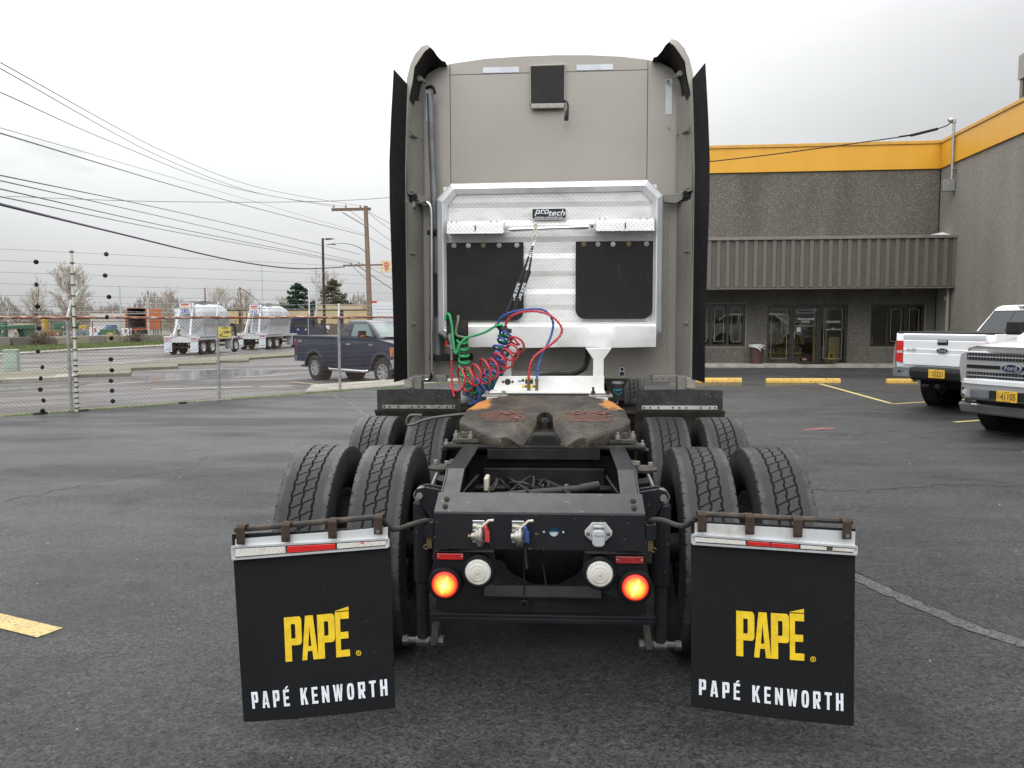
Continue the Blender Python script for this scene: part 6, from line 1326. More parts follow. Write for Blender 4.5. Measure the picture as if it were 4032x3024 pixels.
# ================================================================== BULK TRAILERS AND THEIR TRACTOR
m_tw=M('trailer_white',(.56,.57,.58),.45,.1,col2=(.46,.47,.48),ns=1.2,coat=.1); m_tg=M('tank_silver',(.47,.48,.49),.42,.2,col2=(.38,.39,.41),ns=1.1); m_flap=M('white_flap',(.62,.65,.70),.6,ns=2)
m_bnum=M('blue_number',(.05,.07,.35),.6)
wt=MB(); wt.lathe([(-.13,.29),(-.14,.42),(-.12,.50),(-.10,.518),(.10,.518),(.12,.50),(.14,.42),(.13,.29),(.10,.27)],(0,0,0),'y',28); wt_=wt.build('tyre',m_tyre,smooth=35); wtm=wt_.data; bpy.data.objects.remove(wt_)
wr=MB(); wr.lathe([(.10,.275),(.13,.29),(.11,.25),(.05,.2),(.06,.10),(.12,.09),(.12,0)],(0,0,0),'y',24); wr_=wr.build('rim',M('white_rim',(.60,.60,.58),.4,.3,ns=5),smooth=35); wrm=wr_.data; bpy.data.objects.remove(wr_)
def wheel(par,x,y,z=.518):
    w=bpy.data.objects.new('wheel',wtm); C.objects.link(w); w.parent=par; w.location=(x,y,z); w.rotation_euler=(0,0,0 if y>0 else PI)
    r_=bpy.data.objects.new('rim',wrm); C.objects.link(r_); r_.parent=w
def bulk(label,loc,rz,num,ladder=False,steps=None):
    t=empty('bulk_trailer',loc,rz); tag(t,label,'tank trailer')
    mb=MB(); pr=[(.95,0),(1.0,.52),(1.12,.80),(1.32,.96),(1.7,1.04),(2.8,1.07),(4.7,1.05),(5.15,.96),(5.42,.78),(5.55,.5),(5.6,0)]
    mb.lathe(pr,(0,0,2.55),'x',32); tk_=mb.build('tank',m_tg,t,smooth=50)
    mb=MB()
    for xc in (2.3,4.35):
        n=24; top=[(xc+1.12*math.cos(2*PI*k/n),1.045*math.sin(2*PI*k/n),2.55) for k in range(n)]; bot=[(xc+.35*math.cos(2*PI*k/n),.35*math.sin(2*PI*k/n),.95) for k in range(n)]; mb.loft([bot,top])
    hp=mb.build('hopper',m_tg,t,smooth=40)
    mb=MB(); mb.prism([(1.5,1.22),(5.2,1.22),(5.5,2.4),(4.9,2.2),(3.2,2.05),(1.9,2.2),(1.25,2.4)],'y',-.86,.86); mb.build('hopper_shroud',m_tg,t,bevel=.03)
    mb=MB(); mb.box(-.05,5.9,-1.22,1.22,1.02,1.20); mb.box(-.05,.05,-.95,.95,.85,1.02); mb.build('deck_frame',m_tw,t,bevel=.01)
    for s_ in (-1,1):
        mb=MB(); mb.bar((.05,s_*.62,1.2),(.95,s_*.42,3.60),.14,.10,up=(1,0,0)); mb.box(-.08,.22,s_*.62-.18,s_*.62+.18,1.2,1.42); mb.build('rear_post',m_tw,t,bevel=.01)
        mb=MB(); mb.bar((5.7,s_*.55,1.2),(5.2,s_*.4,2.6),.10,.08,up=(1,0,0)); mb.bar((5.0,s_*.7,1.2),(5.3,s_*.5,2.4),.10,.08,up=(1,0,0)); mb.build('front_post',m_tw,t)
        mb=MB(); mb.box(-.10,.02,*sorted((s_*.70,s_*1.27)),.92,1.30); fb=mb.build('fender_end',m_tw,t,bevel=.04)
        for k in range(3): mb=MB(); mb.cyl((-.105,s_*(.84+.14*k),1.10),(-.12,s_*(.84+.14*k),1.10),.055,n=14); mb.build('tail_lamp',m_redl,fb)
        vs=[]; 
        mb=MB(); pts=[(0,.92),(.05,1.12),(.30,1.22),(2.7,1.22),(2.95,1.10),(3.0,.85)]
        o2=[(x,z+.02) for x,z in pts]; mb.prism(pts+[(x,z+.03) for x,z in reversed(pts)],'y',*sorted((s_*.80,s_*1.27))); mb.build('fender',m_tw,t,smooth=30)
        mb=MB(); mb.box(-.06,-.05,*sorted((s_*.68,s_*1.27)),.22,.92); fl=mb.build('mud_flap',m_flap,t)
        mb=MB(); mb.box(-.064,-.061,*sorted((s_*.74,s_*1.21)),.33,.37); mb.build('flap_stripe',m_bnum,fl)
        for x in (.78,2.05): wheel(t,x,s_*1.08)
        mb=MB(); 
    mb=MB(); mb.cyl((.78,-1,.518),(.78,1,.518),.07,n=10); mb.cyl((2.05,-1,.518),(2.05,1,.518),.07,n=10); mb.box(.3,5.8,-.45,-.35,.75,1.02); mb.box(.3,5.8,.35,.45,.75,1.02); mb.build('underframe',m_oily,t)
    mb=MB(); mb.prism([(-.44,2.85),(.44,2.85),(.42,3.62),(-.42,3.62)],'x',.62,.70); hp_=mb.build('rear_panel',m_tw,t); hp_.rotation_euler=(0,0,0)
    text(num,'lettering',.42,m_bnum,hp_,(.61,0,3.02),rot=(PI/2,0,-PI/2),bold=.01,extrude=.003)
    for k in range(5): mb=MB(); mb.box(.612,.618,-.28+k*.12,-.19+k*.12,3.42,3.56); mb.build('red_mark',m_redl,hp_)
    mb=MB(); mb.prism([(-.30,3.31),(0,3.25),(.30,3.31),(0,3.37)],'x',.605,.612); mb.build('emblem',m_ylw,hp_)
    mb=MB(); mb.box(.8,5.2,-.28,.28,3.66,3.72); mb.lathe([(0,.30),(.12,.30),(.14,.22),(.14,0)],(2.6,0,3.70),'z',16); mb.box(2.0,3.2,-.45,.45,3.72,3.76); mb.build('walkway',m_galv,t)
    # reinforcing studs round the tank
    sd_=MB(); sd_.box(-.015,.015,-.02,.02,-.10,.10); s0=sd_.build('stud',m_galv,t)
    for k in range(14): inst(s0,(1.35+k*.29,-1.06,2.42),t)
    bpy.data.objects.remove(s0)
    # dolly under the nose
    for s_ in (-1,1):
        wheel(t,5.6,s_*1.08)
        mb=MB(); mb.prism([(4.95,.92),(5.05,1.06),(5.35,1.14),(5.85,1.14),(6.15,1.06),(6.25,.92),(6.25,.95),(6.15,1.09),(5.85,1.17),(5.35,1.17),(5.05,1.09),(4.95,.95)],'y',*sorted((s_*.80,s_*1.27))); mb.build('fender',m_tw,t)
        mb=MB(); mb.box(4.90,4.91,*sorted((s_*.68,s_*1.27)),.22,.92); fl=mb.build('mud_flap',m_flap,t)
        mb=MB(); mb.box(4.896,4.899,*sorted((s_*.74,s_*1.21)),.33,.37); mb.build('flap_stripe',m_bnum,fl)
    mb=MB(); mb.cyl((5.6,-1,.518),(5.6,1,.518),.07,n=10); mb.box(5.3,9.0,-.08,.08,.85,.98); mb.build('drawbar',m_oily,t)
    mb=MB(); mb.tube(spline([(6.1,-.3,1.2),(6.3,-.35,1.9),(6.6,-.4,2.1),(7.0,-.4,1.9),(7.2,-.4,1.1)],6),.09,8); mb.build('discharge_hose',m_blk,t,smooth=True)
    if ladder:
        mb=MB()
        for s_ in (-.17,.17): mb.bar((-.02,s_+.2,1.2),(.75,s_+.2,3.6),.04,.03)
        for k in range(9): z=1.35+k*.26; x=-.02+.77*(z-1.2)/2.4; mb.bar((x,.03,z),(x,.37,z),.03,.03)
        mb.build('ladder',m_tw,t)
    return t
b1=bulk('white hopper tank trailer numbered 285 on the road beyond the fence',(-26.20,56.1,-.75),rad(85),'285')
b2=bulk('white hopper tank trailer numbered 281 with a ladder, farther along the road',(-24.95,65.9,-.75),rad(83),'281',True)
t=empty('tractor_unit',(-23.95,74.2,-.75),rad(83)); tag(t,'dark blue day cab tractor pulling the two tank trailers','tractor')
m_nb=paintm('navy_tractor',(.012,.022,.07))
mb=MB(); mb.prism([(.8,.9),(2.9,.9),(2.9,1.7),(2.5,2.62),(2.3,2.70),(.85,2.70),(.8,2.6)],'y',-1.0,1.0); cb=mb.build('cab',m_nb,t,bevel=.05)
mb=MB(); mb.box(.785,.798,-.75,-.05,1.75,2.3); mb.box(.785,.798,.05,.75,1.75,2.3); mb.build('rear_window',m_cg,cb)
mb=MB(); mb.prism([(1.5,1.7),(2.75,1.7),(2.45,2.45),(1.5,2.45)],'y',-1.012,-1.003); mb.build('side_window',m_cg,cb)
for y_ in (-.6,.15): mb=MB(); mb.cyl((.78,y_,1.5),(.798,y_,1.5),.09,n=16); mb.build('work_lamp',m_clear,cb)
mb=MB(); mb.prism([(2.9,.8),(5.0,.8),(5.1,1.2),(4.9,1.65),(2.9,1.8)],'y',-.95,.95); mb.build('hood',m_nb,t,bevel=.06)
mb=MB(); mb.box(-3.6,2.9,-.45,.45,.8,1.0); mb.build('frame',m_oily,t)
for x,ys in ((-2.6,(-1.05,1.05)),(-1.3,(-1.05,1.05)),(4.1,(-1.0,1.0))):
    for y in ys: wheel(t,x,y)
for s_ in (-1,1):
    mb=MB(); mb.bar((2.5,s_*1.0,2.0),(2.6,s_*1.45,2.05),.04,.04); mb.box(2.55,2.63,*sorted((s_*1.32,s_*1.55)),1.75,2.35); mb.build('mirror',m_blk,t)
    mb=MB(); mb.cyl((4.85,s_*.9,1.2),(4.95,s_*.95,1.2),.12,n=14); mb.build('indicator',m_amber,t)
mb=MB(); mb.cyl((.6,-.95,.8),(.6,-.95,3.0),.07,n=12); mb.build('exhaust_stack',m_chrome,t,smooth=True)
# ================================================================== POLES, LAMPS, LINES
m_wood=M('pole_wood',(.21,.145,.10),.85,col2=(.15,.105,.075),ns=9,stretch=(1,1,.06),bs=.004,bn=20); m_ins=M('insulator',(.35,.33,.30),.4)
t=empty('utility_pole',(-10.95,47.6,gz(-10.95,47.6))); tag(t,'brown wooden utility pole with two crossarms and a street lamp arm','utility pole')
zb=gz(-10.95,47.6)
mb=MB(); mb.tube([(0,0,0),(-.12,.2,4.5),(-.29,.5,8.22-zb)],.15,12,rs=[.18,.15,.12]); mb.build('pole',m_wood,t,smooth=True)
def lp_(p): return (p[0]+10.95,p[1]-47.6,p[2]-zb)
mb=MB(); mb.bar(lp_((-12.90,46.9,7.88)),lp_((-11.0,48.3,8.08)),.13,.16); c1=mb.build('crossarm',m_wood,t)
mb=MB(); mb.bar(lp_((-12.35,47.1,7.75)),lp_((-11.12,47.9,7.0)),.05,.05); mb.build('brace',m_galv,c1)
mb=MB(); mb.bar(lp_((-12.5,47.6,4.78)),lp_((-10.5,49.0,4.90)),.09,.09); c2=mb.build('crossarm',m_wood,t)
mb=MB(); mb.bar(lp_((-11.9,47.6,4.70)),lp_((-10.95,47.85,3.72)),.05,.05); mb.build('brace',m_galv,c2)
for p in ((-12.8,46.95,8.0),(-12.2,47.3,8.06),(-11.5,47.9,8.12),(-12.1,47.9,4.86),(-11.7,48.1,4.9)):
    mb=MB(); mb.lathe([(0,.05),(.05,.07),(.08,.03),(.12,.06),(.15,.0)],lp_(p),'z',10); mb.build('insulator',m_ins,t)
mb=MB(); mb.tube(spline([lp_(p) for p in ((-11.1,47.9,5.45),(-11.6,47.6,5.85),(-12.3,47.2,6.02),(-12.7,47.0,5.98))],5),.03,6); la=mb.build('lamp_arm',m_galv,t,smooth=True)
mb=MB(); mb.prism([(-.4,0),(.12,0),(.15,.08),(0,.12),(-.4,.05)],'y',-.1,.1); o=mb.build('lamp_head',m_galv,la,bevel=.02); o.location=lp_((-12.85,46.9,5.90)); o.rotation_euler=(0,0,rad(35))
t=empty('lamp_post',(-17.05,59.4,-.75)); tag(t,'tall dark lamp post with a flat head pointing right','lamp post')
mb=MB(); mb.tube([(0,0,0),(0,0,8.25)],.11,10,rs=[.12,.085]); mb.build('pole',m_frame,t,smooth=True)
mb=MB(); mb.bar((0,0,8.2),(.35,0,8.2),.06,.06); mb.prism([(.25,8.13),(.85,8.19),(.80,8.23),(.25,8.26)],'y',-.16,.16); mb.build('lamp_head',m_frame,t,bevel=.015)
def simple_pole(label,x,y,top,z0=-.75,r=.12,arm=None,lean=(0,0),mat=None):
    t=empty('utility_pole',(x,y,z0)); tag(t,label,'pole')
    mb=MB(); mb.tube([(0,0,0),(lean[0],lean[1],top-z0)],r,8,rs=[r,r*.7]); mb.build('pole',mat or m_wood,t,smooth=True)
    if arm: mb=MB(); mb.box(-arm,arm,-.06,.06,top-z0-.5,top-z0-.38); mb.build('crossarm',mat or m_wood,t)
simple_pole('grey pole with a short crossarm beside the dark evergreen tree',-32.3,109,8.5,r=.17,arm=.7,mat=m_galvp)
simple_pole('white mast standing left of the brown conifer',-33.3,109,7.6,r=.10,mat=m_flap)
simple_pole('leaning brown pole rising between the two tank trailers',-28.5,73.5,4.6,r=.10,lean=(-.35,.2))
simple_pole('short brown pole above the white tank trailer numbered 285',-64.2,147.5,7.4,r=.18)
simple_pole('distant pole with a small crossarm right of the first tank trailer',-48,125,5.2,r=.13,arm=.4)
simple_pole('grey lamp standard at the corner of the orange trailer',-64.9,119.5,6.6,r=.14,arm=.3,mat=m_galvp)
simple_pole('short grey post above the open trailer doorway',-60.2,118.5,5.0,r=.16,mat=m_galvp)
simple_pole('pale thin radio mast far beyond the tank trailers',-107.8,296.7,21.5,r=.22,mat=m_galvp)
simple_pole('small grey pole in front of the dark evergreen tree',-51,140,4.9,r=.13,mat=m_galvp)
m_line=M('line_black',(.06,.057,.055),.6); m_lineb=M('line_navy',(.028,.026,.055),.6)
def wl_(name,pts,r,label,mat=None):
    mb=MB(); mb.tube(spline(pts,8),r*1.2,5); tag(mb.build(name,mat or m_line,smooth=True,fix=False),label,'cable')
LN=[([(-9.45,13.87,6.04),(-13.98,29.3,7.62),(-13.81,37.97,7.74),(-11.5,47.9,8.2)],.0075,'topmost overhead line running to the upper crossarm'),
([(-9.45,13.86,5.94),(-13.94,28.85,7.37),(-13.81,37.94,7.47),(-12.2,47.3,8.1)],.0075,'second overhead line just under the topmost one'),
([(-9.45,13.83,5.54),(-13.26,24.53,6.95),(-14.06,35.32,7.34),(-12.8,46.95,8.05)],.008,'overhead line to the outer end of the upper crossarm'),
([(-9.45,13.78,4.94),(-14.1,30.96,6.89),(-11.2,48.0,6.6)],.005,'thin overhead line to the middle of the wooden pole'),
([(-9.45,13.77,4.85),(-14.1,30.94,6.61),(-13.54,39.63,6.75),(-11.2,48.0,6.5)],.011,'darker overhead line to the middle of the wooden pole'),
([(-9.45,13.72,4.14),(-14.1,30.87,5.67),(-11.6,48.1,5.45)],.010,'upper line of the group ending at the lower crossarm'),
([(-9.45,13.71,4.05),(-14.1,30.84,5.36),(-11.7,48.1,5.0)],.009,'second line of the group ending at the lower crossarm'),
([(-9.45,13.70,3.91),(-14.1,30.82,5.06),(-12.0,47.9,4.95)],.010,'third line of the group ending at the lower crossarm'),
([(-9.45,13.69,3.78),(-14.1,30.81,4.92),(-12.1,47.8,4.9)],.009,'lowest thin line of the group ending at the lower crossarm'),
([(-9.45,13.68,3.65),(-13.26,24.32,4.29),(-14.06,35.08,4.23),(-13.2,41.18,4.23),(-12.4,47.6,4.70)],.024,'thick navy cable sagging lowest towards the lower crossarm'),
([(-18,14,2.9),(-9.45,13.69,3.79),(-14.1,30.91,6.21),(-10.09,50.98,9.32)],.0,''),
]
for pts,r,lb in LN[:-1]:
    wl_('power_line',pts,r,lb,m_lineb if r>.02 else None)
wl_('power_line',[(-30,44,8.4),(-22,45.6,8.25),(-12.5,47.4,8.45),(-4,49,9.3)],.012,'lone overhead line crossing level behind the upper crossarm')
for i,(a,b_) in enumerate((((-11.1,48.0,7.9),(-8.5,66,7.2)),((-11.5,48.0,8.15),(-9.3,66,6.2)),((-12.2,47.3,8.05),(-9.6,66,5.6)),((-11.2,48.0,6.5),(-9.0,66,5.1)))): wl_('power_line',[a,tuple((p+q)/2-(.25 if k==2 else 0) for k,(p,q) in enumerate(zip(a,b_))),b_],.010,('line leaving the wooden pole to the right, highest of four','line leaving the wooden pole to the right, second of four','line leaving the wooden pole to the right, third of four','line leaving the wooden pole to the right, lowest of four')[i])
wl_('power_line',[(-11.9,48.1,4.9),(-11.0,55,3.6),(-10.2,62,2.9)],.02,'thick cable dropping right from the lower crossarm behind the red sign')
wl_('power_line',[(-11.6,48.1,4.95),(-10.8,55,4.2),(-9.9,62,3.6)],.011,'thin cable dropping right from the lower crossarm')
wl_('power_line',[(-48,125,5.1),(-39,100,3.4),(-28.85,73.7,4.5),(-40,110,3.6),(-51,140,4.3)],.03,'slack cable strung over the leaning brown pole')
# roadside sign
t=empty('dealer_sign',(-14.6,69.9,-.75),0); tag(t,'cream and red dealer sign beside the truck cab','sign')
mb=MB(); mb.box(-.52,2.4,-.12,.12,6.40,7.38); sb_=mb.build('sign_box',M('sign_cream',(.62,.50,.32),.5),t,bevel=.01)
mb=MB(); mb.box(.46,2.41,-.13,-.121,6.41,7.37); mb.build('red_panel',M('sign_red',(.55,.02,.03),.5),sb_)
m_sr=M('sign_red_ink',(.50,.09,.06),.5)
mb=MB(); mb.lathe([(-.127,.16),(-.127,.235),(-.122,.235),(-.122,.16)],(-.02,0,7.02),'y',26,True); 
mb.build('emblem_ring',m_sr,sb_)
mb=MB(); mb.lathe([(-.127,0),(-.127,.14),(-.122,.14)],(-.02,0,7.02),'y',22); mb.build('emblem_disc',m_sr,sb_)
text('KW','lettering',.14,M('sign_cream_ink',(.68,.56,.38),.5),sb_,(-.02,-.131,7.02),bold=.004)
for k in range(6): mb=MB(); mb.box(-.155+k*.052,-.130+k*.052,-.127,-.122,6.50,6.78); mb.build('emblem_bar',m_sr,sb_)
text('KENWORTH','lettering',.40,m_wlogo,sb_,(1.44,-.135,6.89),bold=.006,sx=.95)
mb=MB(); mb.cyl((1.6,0,0),(1.6,0,6.4),.12,n=12); mb.build('sign_pole',m_galvp,t,smooth=True)
# white box trailer behind the blue pickup
def box_trailer(label,loc,rz,L_,W_,z0,z1,mat,open_=False,ribs=0):
    t=empty('box_trailer',loc,rz); tag(t,label,'trailer')
    th=.05
    mb=MB(); mb.box(0,L_,-W_/2,-W_/2+th,z0,z1); mb.box(0,L_,W_/2-th,W_/2,z0,z1); mb.box(0,L_,-W_/2+th,W_/2-th,z1-th,z1); mb.box(0,L_,-W_/2+th,W_/2-th,z0,z0+.12); mb.box(L_-th,L_,-W_/2+th,W_/2-th,z0+.12,z1-th); bx_=mb.build('box',mat,t)
    if not open_: mb=MB(); mb.box(-.03,.0,-W_/2,W_/2,z0,z1); dd=mb.build('rear_door',mat,t); mb=MB(); [mb.cyl((-.05,y,z0),(-.05,y,z1),.02,n=6) for y in (-.5,.5)]; mb.build('lock_rod',m_galv,dd)
    else:
        mb=MB(); mb.box(.2,L_-.1,-W_/2+th+.003,-W_/2+th+.01,z0+.13,z1-.1); mb.box(.2,L_-.1,W_/2-th-.01,W_/2-th-.003,z0+.13,z1-.1); mb.build('lining',M('grey_lining',(.22,.23,.24),.7),t)
        mb=MB(); mb.box(.05,.12,-W_/2+th,W_/2-th,z0+(z1-z0)*.72,z0+(z1-z0)*.76); mb.build('load_bar',m_galv,t)
    if ribs:
        r_=MB(); r_.box(-.03,.03,0,.02,z0,z1); o=r_.build('rib',mat,bx_); 
        for k in range(ribs): inst(o,(.1+k*(L_-.2)/(ribs-1),-W_/2-.021,0),bx_)
        bpy.data.objects.remove(o)
    for x in (L_*.12,L_*.12+1.25):
        for s_ in (-1,1): wheel(t,x,s_*(W_/2-.22))
    mb=MB(); mb.box(L_*.7,L_*.7+.12,-.8,-.7,0,z0); mb.box(L_*.7,L_*.7+.12,.7,.8,0,z0); mb.build('landing_leg',m_oily,t)
    return t
m_or=M('orange_paint',(.62,.16,.035),.5,ns=.6); m_wb=M('box_white',(.66,.68,.69),.5,ns=.5,stretch=(1,1,.3))
wbt=box_trailer('white box trailer with a red corner mark behind the wooden pole',(-13.55,60.2,-.75),rad(3),13,2.6,1.0,3.75,m_wb)
o=MB(); o.box(.05,.40,-1.315,-1.303,3.60,3.73); o.build('corner_mark',m_redl,wbt)
box_trailer('orange box trailer with its rear doors open, grey inside',(-63.7,121.8,-.75),rad(106),12,2.7,.95,4.2,m_or,True)
box_trailer('white ribbed box trailer right of the orange one',(-58.6,124.5,-.75),rad(8),6.6,2.6,.95,4.15,m_wb,False,14)
box_trailer('low cream cargo box left of the open trailer',(-71.5,124.,-.75),rad(5),5.2,2.6,.75,3.4,M('cream_box',(.55,.54,.49),.6))
# green gooseneck and clutter in the yard
m_gr=M('machine_green',(.025,.10,.055),.6,col2=(.04,.13,.07),ns=1.5)
t=empty('gooseneck_trailer',(-57.5,76,-.75),rad(50)); tag(t,'long green gooseneck trailer parked behind the block wall','trailer')
mb=MB(); mb.prism([(-9,.55),(0,1.35),(2.6,1.85),(6.5,2.0),(6.5,1.65),(3.0,1.45),(.2,.95),(-9,.25)],'y',-1.2,1.2); mb.build('deck',m_gr,t,bevel=.03)
for x,h in ((3.0,1.5),(6.0,1.65)):
    for s_ in (-.9,.9): mb=MB(); mb.prism([(x-.6,h),(x+.6,h),(x+.12,0),(x-.12,0)],'y',s_-.08,s_+.08); mb.build('leg',m_gr,t)
cm={'green':m_gr,'white':m_wb,'red':M('crate_red',(.50,.06,.05),.6),'tan':M('crate_tan',(.40,.32,.22),.7),'yellow':M('crate_yellow',(.52,.34,.05),.6),'grey':M('crate_grey',(.25,.26,.27),.6),'brown':M('crate_brown',(.24,.13,.07),.8),'blue':M('crate_blue',(.10,.17,.32),.6)}
yc=[('green',-88,105,2.6,1.9),('white',-84,108,1.5,1.9),('red',-81,110,1.3,1.4),('white',-82,106,2.0,1.2),('green',-76,108,2.4,2.0),('tan',-80,120,3.2,1.9),('yellow',-77.5,121,.5,2.6),('green',-76,124,3.6,2.0),('yellow',-72.5,123,1.3,1.6),('white',-71.5,128,5.0,1.7),('white',-67,128,3.6,1.3),('brown',-75,119,2.6,.9),('grey',-70.5,119,3.0,1.0),('white',-67,117,2.0,1.4),('blue',-65.5,118,.9,1.7),('green',-64.8,116,2.2,1.1),('brown',-92,101,2.2,1.6),('red',-84.6,96,.8,1.1),('tan',-69,113,1.2,.8),('white',-63,117.5,1.0,1.2)]
yr=random.Random(4)
ORD=['leftmost','second','third','fourth','fifth','sixth']; cnt={}; tot_={}
for q_ in yc: tot_[q_[0]]=tot_.get(q_[0],0)+1
yc.sort(key=lambda q_:q_[1]/q_[2])
for c_,x,y,w_,h_ in yc:
    k_=cnt.get(c_,0); cnt[c_]=k_+1
    lab_=f'{c_} stack of stored goods in the far yard beyond the fence' if tot_[c_]==1 else (f'{c_} stack of stored goods, {ORD[k_]} {c_} one from the left in the far yard' if k_ else f'{c_} stack of stored goods, leftmost {c_} one in the far yard')
    t=empty('yard_crate',(x,y,-.75),yr.uniform(-.4,.4)); tag(t,lab_,'stored goods','stacks of goods in the far yard')
    mb=MB(); mb.box(-w_/2,w_/2,-.6,.6,.12,h_); mb.build('load',cm[c_],t,bevel=.03)
    mb=MB(); mb.box(-w_/2,w_/2,-.6,.6,0,.11); mb.build('pallet',m_wood,t)
    for k in range(yr.randint(2,4)):
        mb=MB(); a=yr.uniform(-w_/2,w_/2-.3); bz=yr.uniform(.15,h_*.6); mb.box(a,a+yr.uniform(.2,.6),-.66,-.605,bz,bz+yr.uniform(.2,h_*.4)); mb.build('panel',cm[yr.choice(list(cm))],t)
# retaining wall of concrete blocks along the yard
t=empty('block_wall',(-48.4,77,-.75)); tag(t,'low retaining wall of weathered tan and dark concrete blocks beyond the verge','wall')
bmats=[M('block_tan',(.30,.27,.19),.9,ns=2,bs=.02,bn=8),M('block_dark',(.12,.11,.10),.9,ns=2,bs=.02,bn=8),M('block_grey',(.21,.20,.17),.9,ns=2,bs=.02,bn=8)]
seq=[1,1,1,1,1,1,2,1,1,0,0,2,0,0,2,2,0,2,0,2,0,0,2,1,1,1,1,0,0,2,0,2]
bi=0
for k in range(len(wl)-2):
    a,b_=Vector((*wl[k],0)),Vector((*wl[k+1],0)); L_=(b_-a).length; n=int(L_/1.85); an=math.atan2((b_-a).y,(b_-a).x)
    for i in range(n):
        p=a.lerp(b_,(i+.5)/n); mt=bmats[seq[bi%len(seq)]]; bi+=1
        mb=MB(); h_=.85+yr.uniform(-.06,.06); mb.box(-.90,.90,-.35,.35,0,h_); o=mb.build('block',mt,t,bevel=.05); o.location=(p.x+48.4+yr.uniform(-.05,.05),p.y-77,0); o.rotation_euler=(0,0,an+yr.uniform(-.02,.02))
t=empty('yard_fence',(-48.4,77.5,-.75)); tag(t,'old low wire fence with rusty posts on the block wall','fence')
for k in range(len(wl)-2):
    a,b_=Vector((*wl[k],0)),Vector((*wl[k+1],0)); n=max(2,int((b_-a).length/4.5))
    for i in range(n):
        p=a.lerp(b_,i/n); mb=MB(); mb.cyl((0,0,.0),(0,0,2.3),.045,n=6); o=mb.build('post',m_rust,t); o.location=(p.x+48.0,p.y-77.3,0)
    mb=MB(); mb.tube([(a.x+48.0,a.y-77.3,2.25),(b_.x+48.0,b_.y-77.3,2.25)],.025,5); mb.build('rail',m_rust,t)
# green utility cabinet
t=empty('utility_cabinet',(-23.95,34.9,gz(-23.9,35.)+.1),rad(20)); tag(t,'pale green utility cabinet standing on the median behind the fence','cabinet')
m_ug=M('pale_green_metal',(.33,.40,.34),.6,ns=2)
mb=MB(); mb.box(-.27,.27,-.27,.27,.03,.93); mb.build('body',m_ug,t,bevel=.015); mb=MB(); mb.box(-.29,.29,-.29,.29,.93,.965); mb.build('lid',m_ug,t,bevel=.01); mb=MB(); mb.box(-.33,.33,-.33,.33,0,.03); mb.build('plinth',m_conc,t)
mb=MB(); mb.cyl((.18,-.275,.5),(.18,-.29,.5),.02,n=10); mb.build('latch',m_galv,t)
# far tan building
t=empty('warehouse',(-54.5,132.6,-.75),rad(3)); tag(t,'tan single storey warehouse behind the tank trailers','building')
m_tw2=M('tan_wall',(.46,.36,.20),.85,ns=.4)
mb=MB(); mb.box(0,27,0,14,0,3.95); mb.build('wall',m_tw2,t)
mb=MB(); mb.box(14.5,22,2,14,3.96,4.7); mb.box(14.4,22.1,1.9,14,4.7,4.82); mb.build('roof',M('tan_roof',(.40,.34,.24),.8),t)
pq_=MB(); pq_.box(-.35,.35,-.03,-.003,.4,3.9); p0=pq_.build('dark_panel',m_frame,t)
for x in (2.6,14.2,19.0,24.4): inst(p0,(x,0,0),t)
bpy.data.objects.remove(p0)
mb=MB(); mb.box(11.6,12.5,-.03,-.003,.1,3.0); mb.build('door',m_wb,t)
mb=MB(); mb.box(0,27.1,-.06,-.01,3.85,3.99); mb.build('gutter',m_frame,t)
t=empty('board_fence',(-52,124,-.75),rad(4)); tag(t,'dark weathered board fence in front of the tan warehouse','fence')
fb_=MB(); fb_.box(-.11,.11,-.015,.015,0,1.75); f0=fb_.build('board',M('dark_boards',(.09,.075,.06),.9,ns=1.5),t)
for k in range(110): inst(f0,(k*.235,yr.uniform(-.02,.02),yr.uniform(-.05,.05)),t)
bpy.data.objects.remove(f0)
for x,mt in ((9,cm['blue']),(16,m_wb)):
    mb=MB(); mb.box(x,x+.9,-.06,-.03,.9,1.5); mb.build('panel',mt,t)
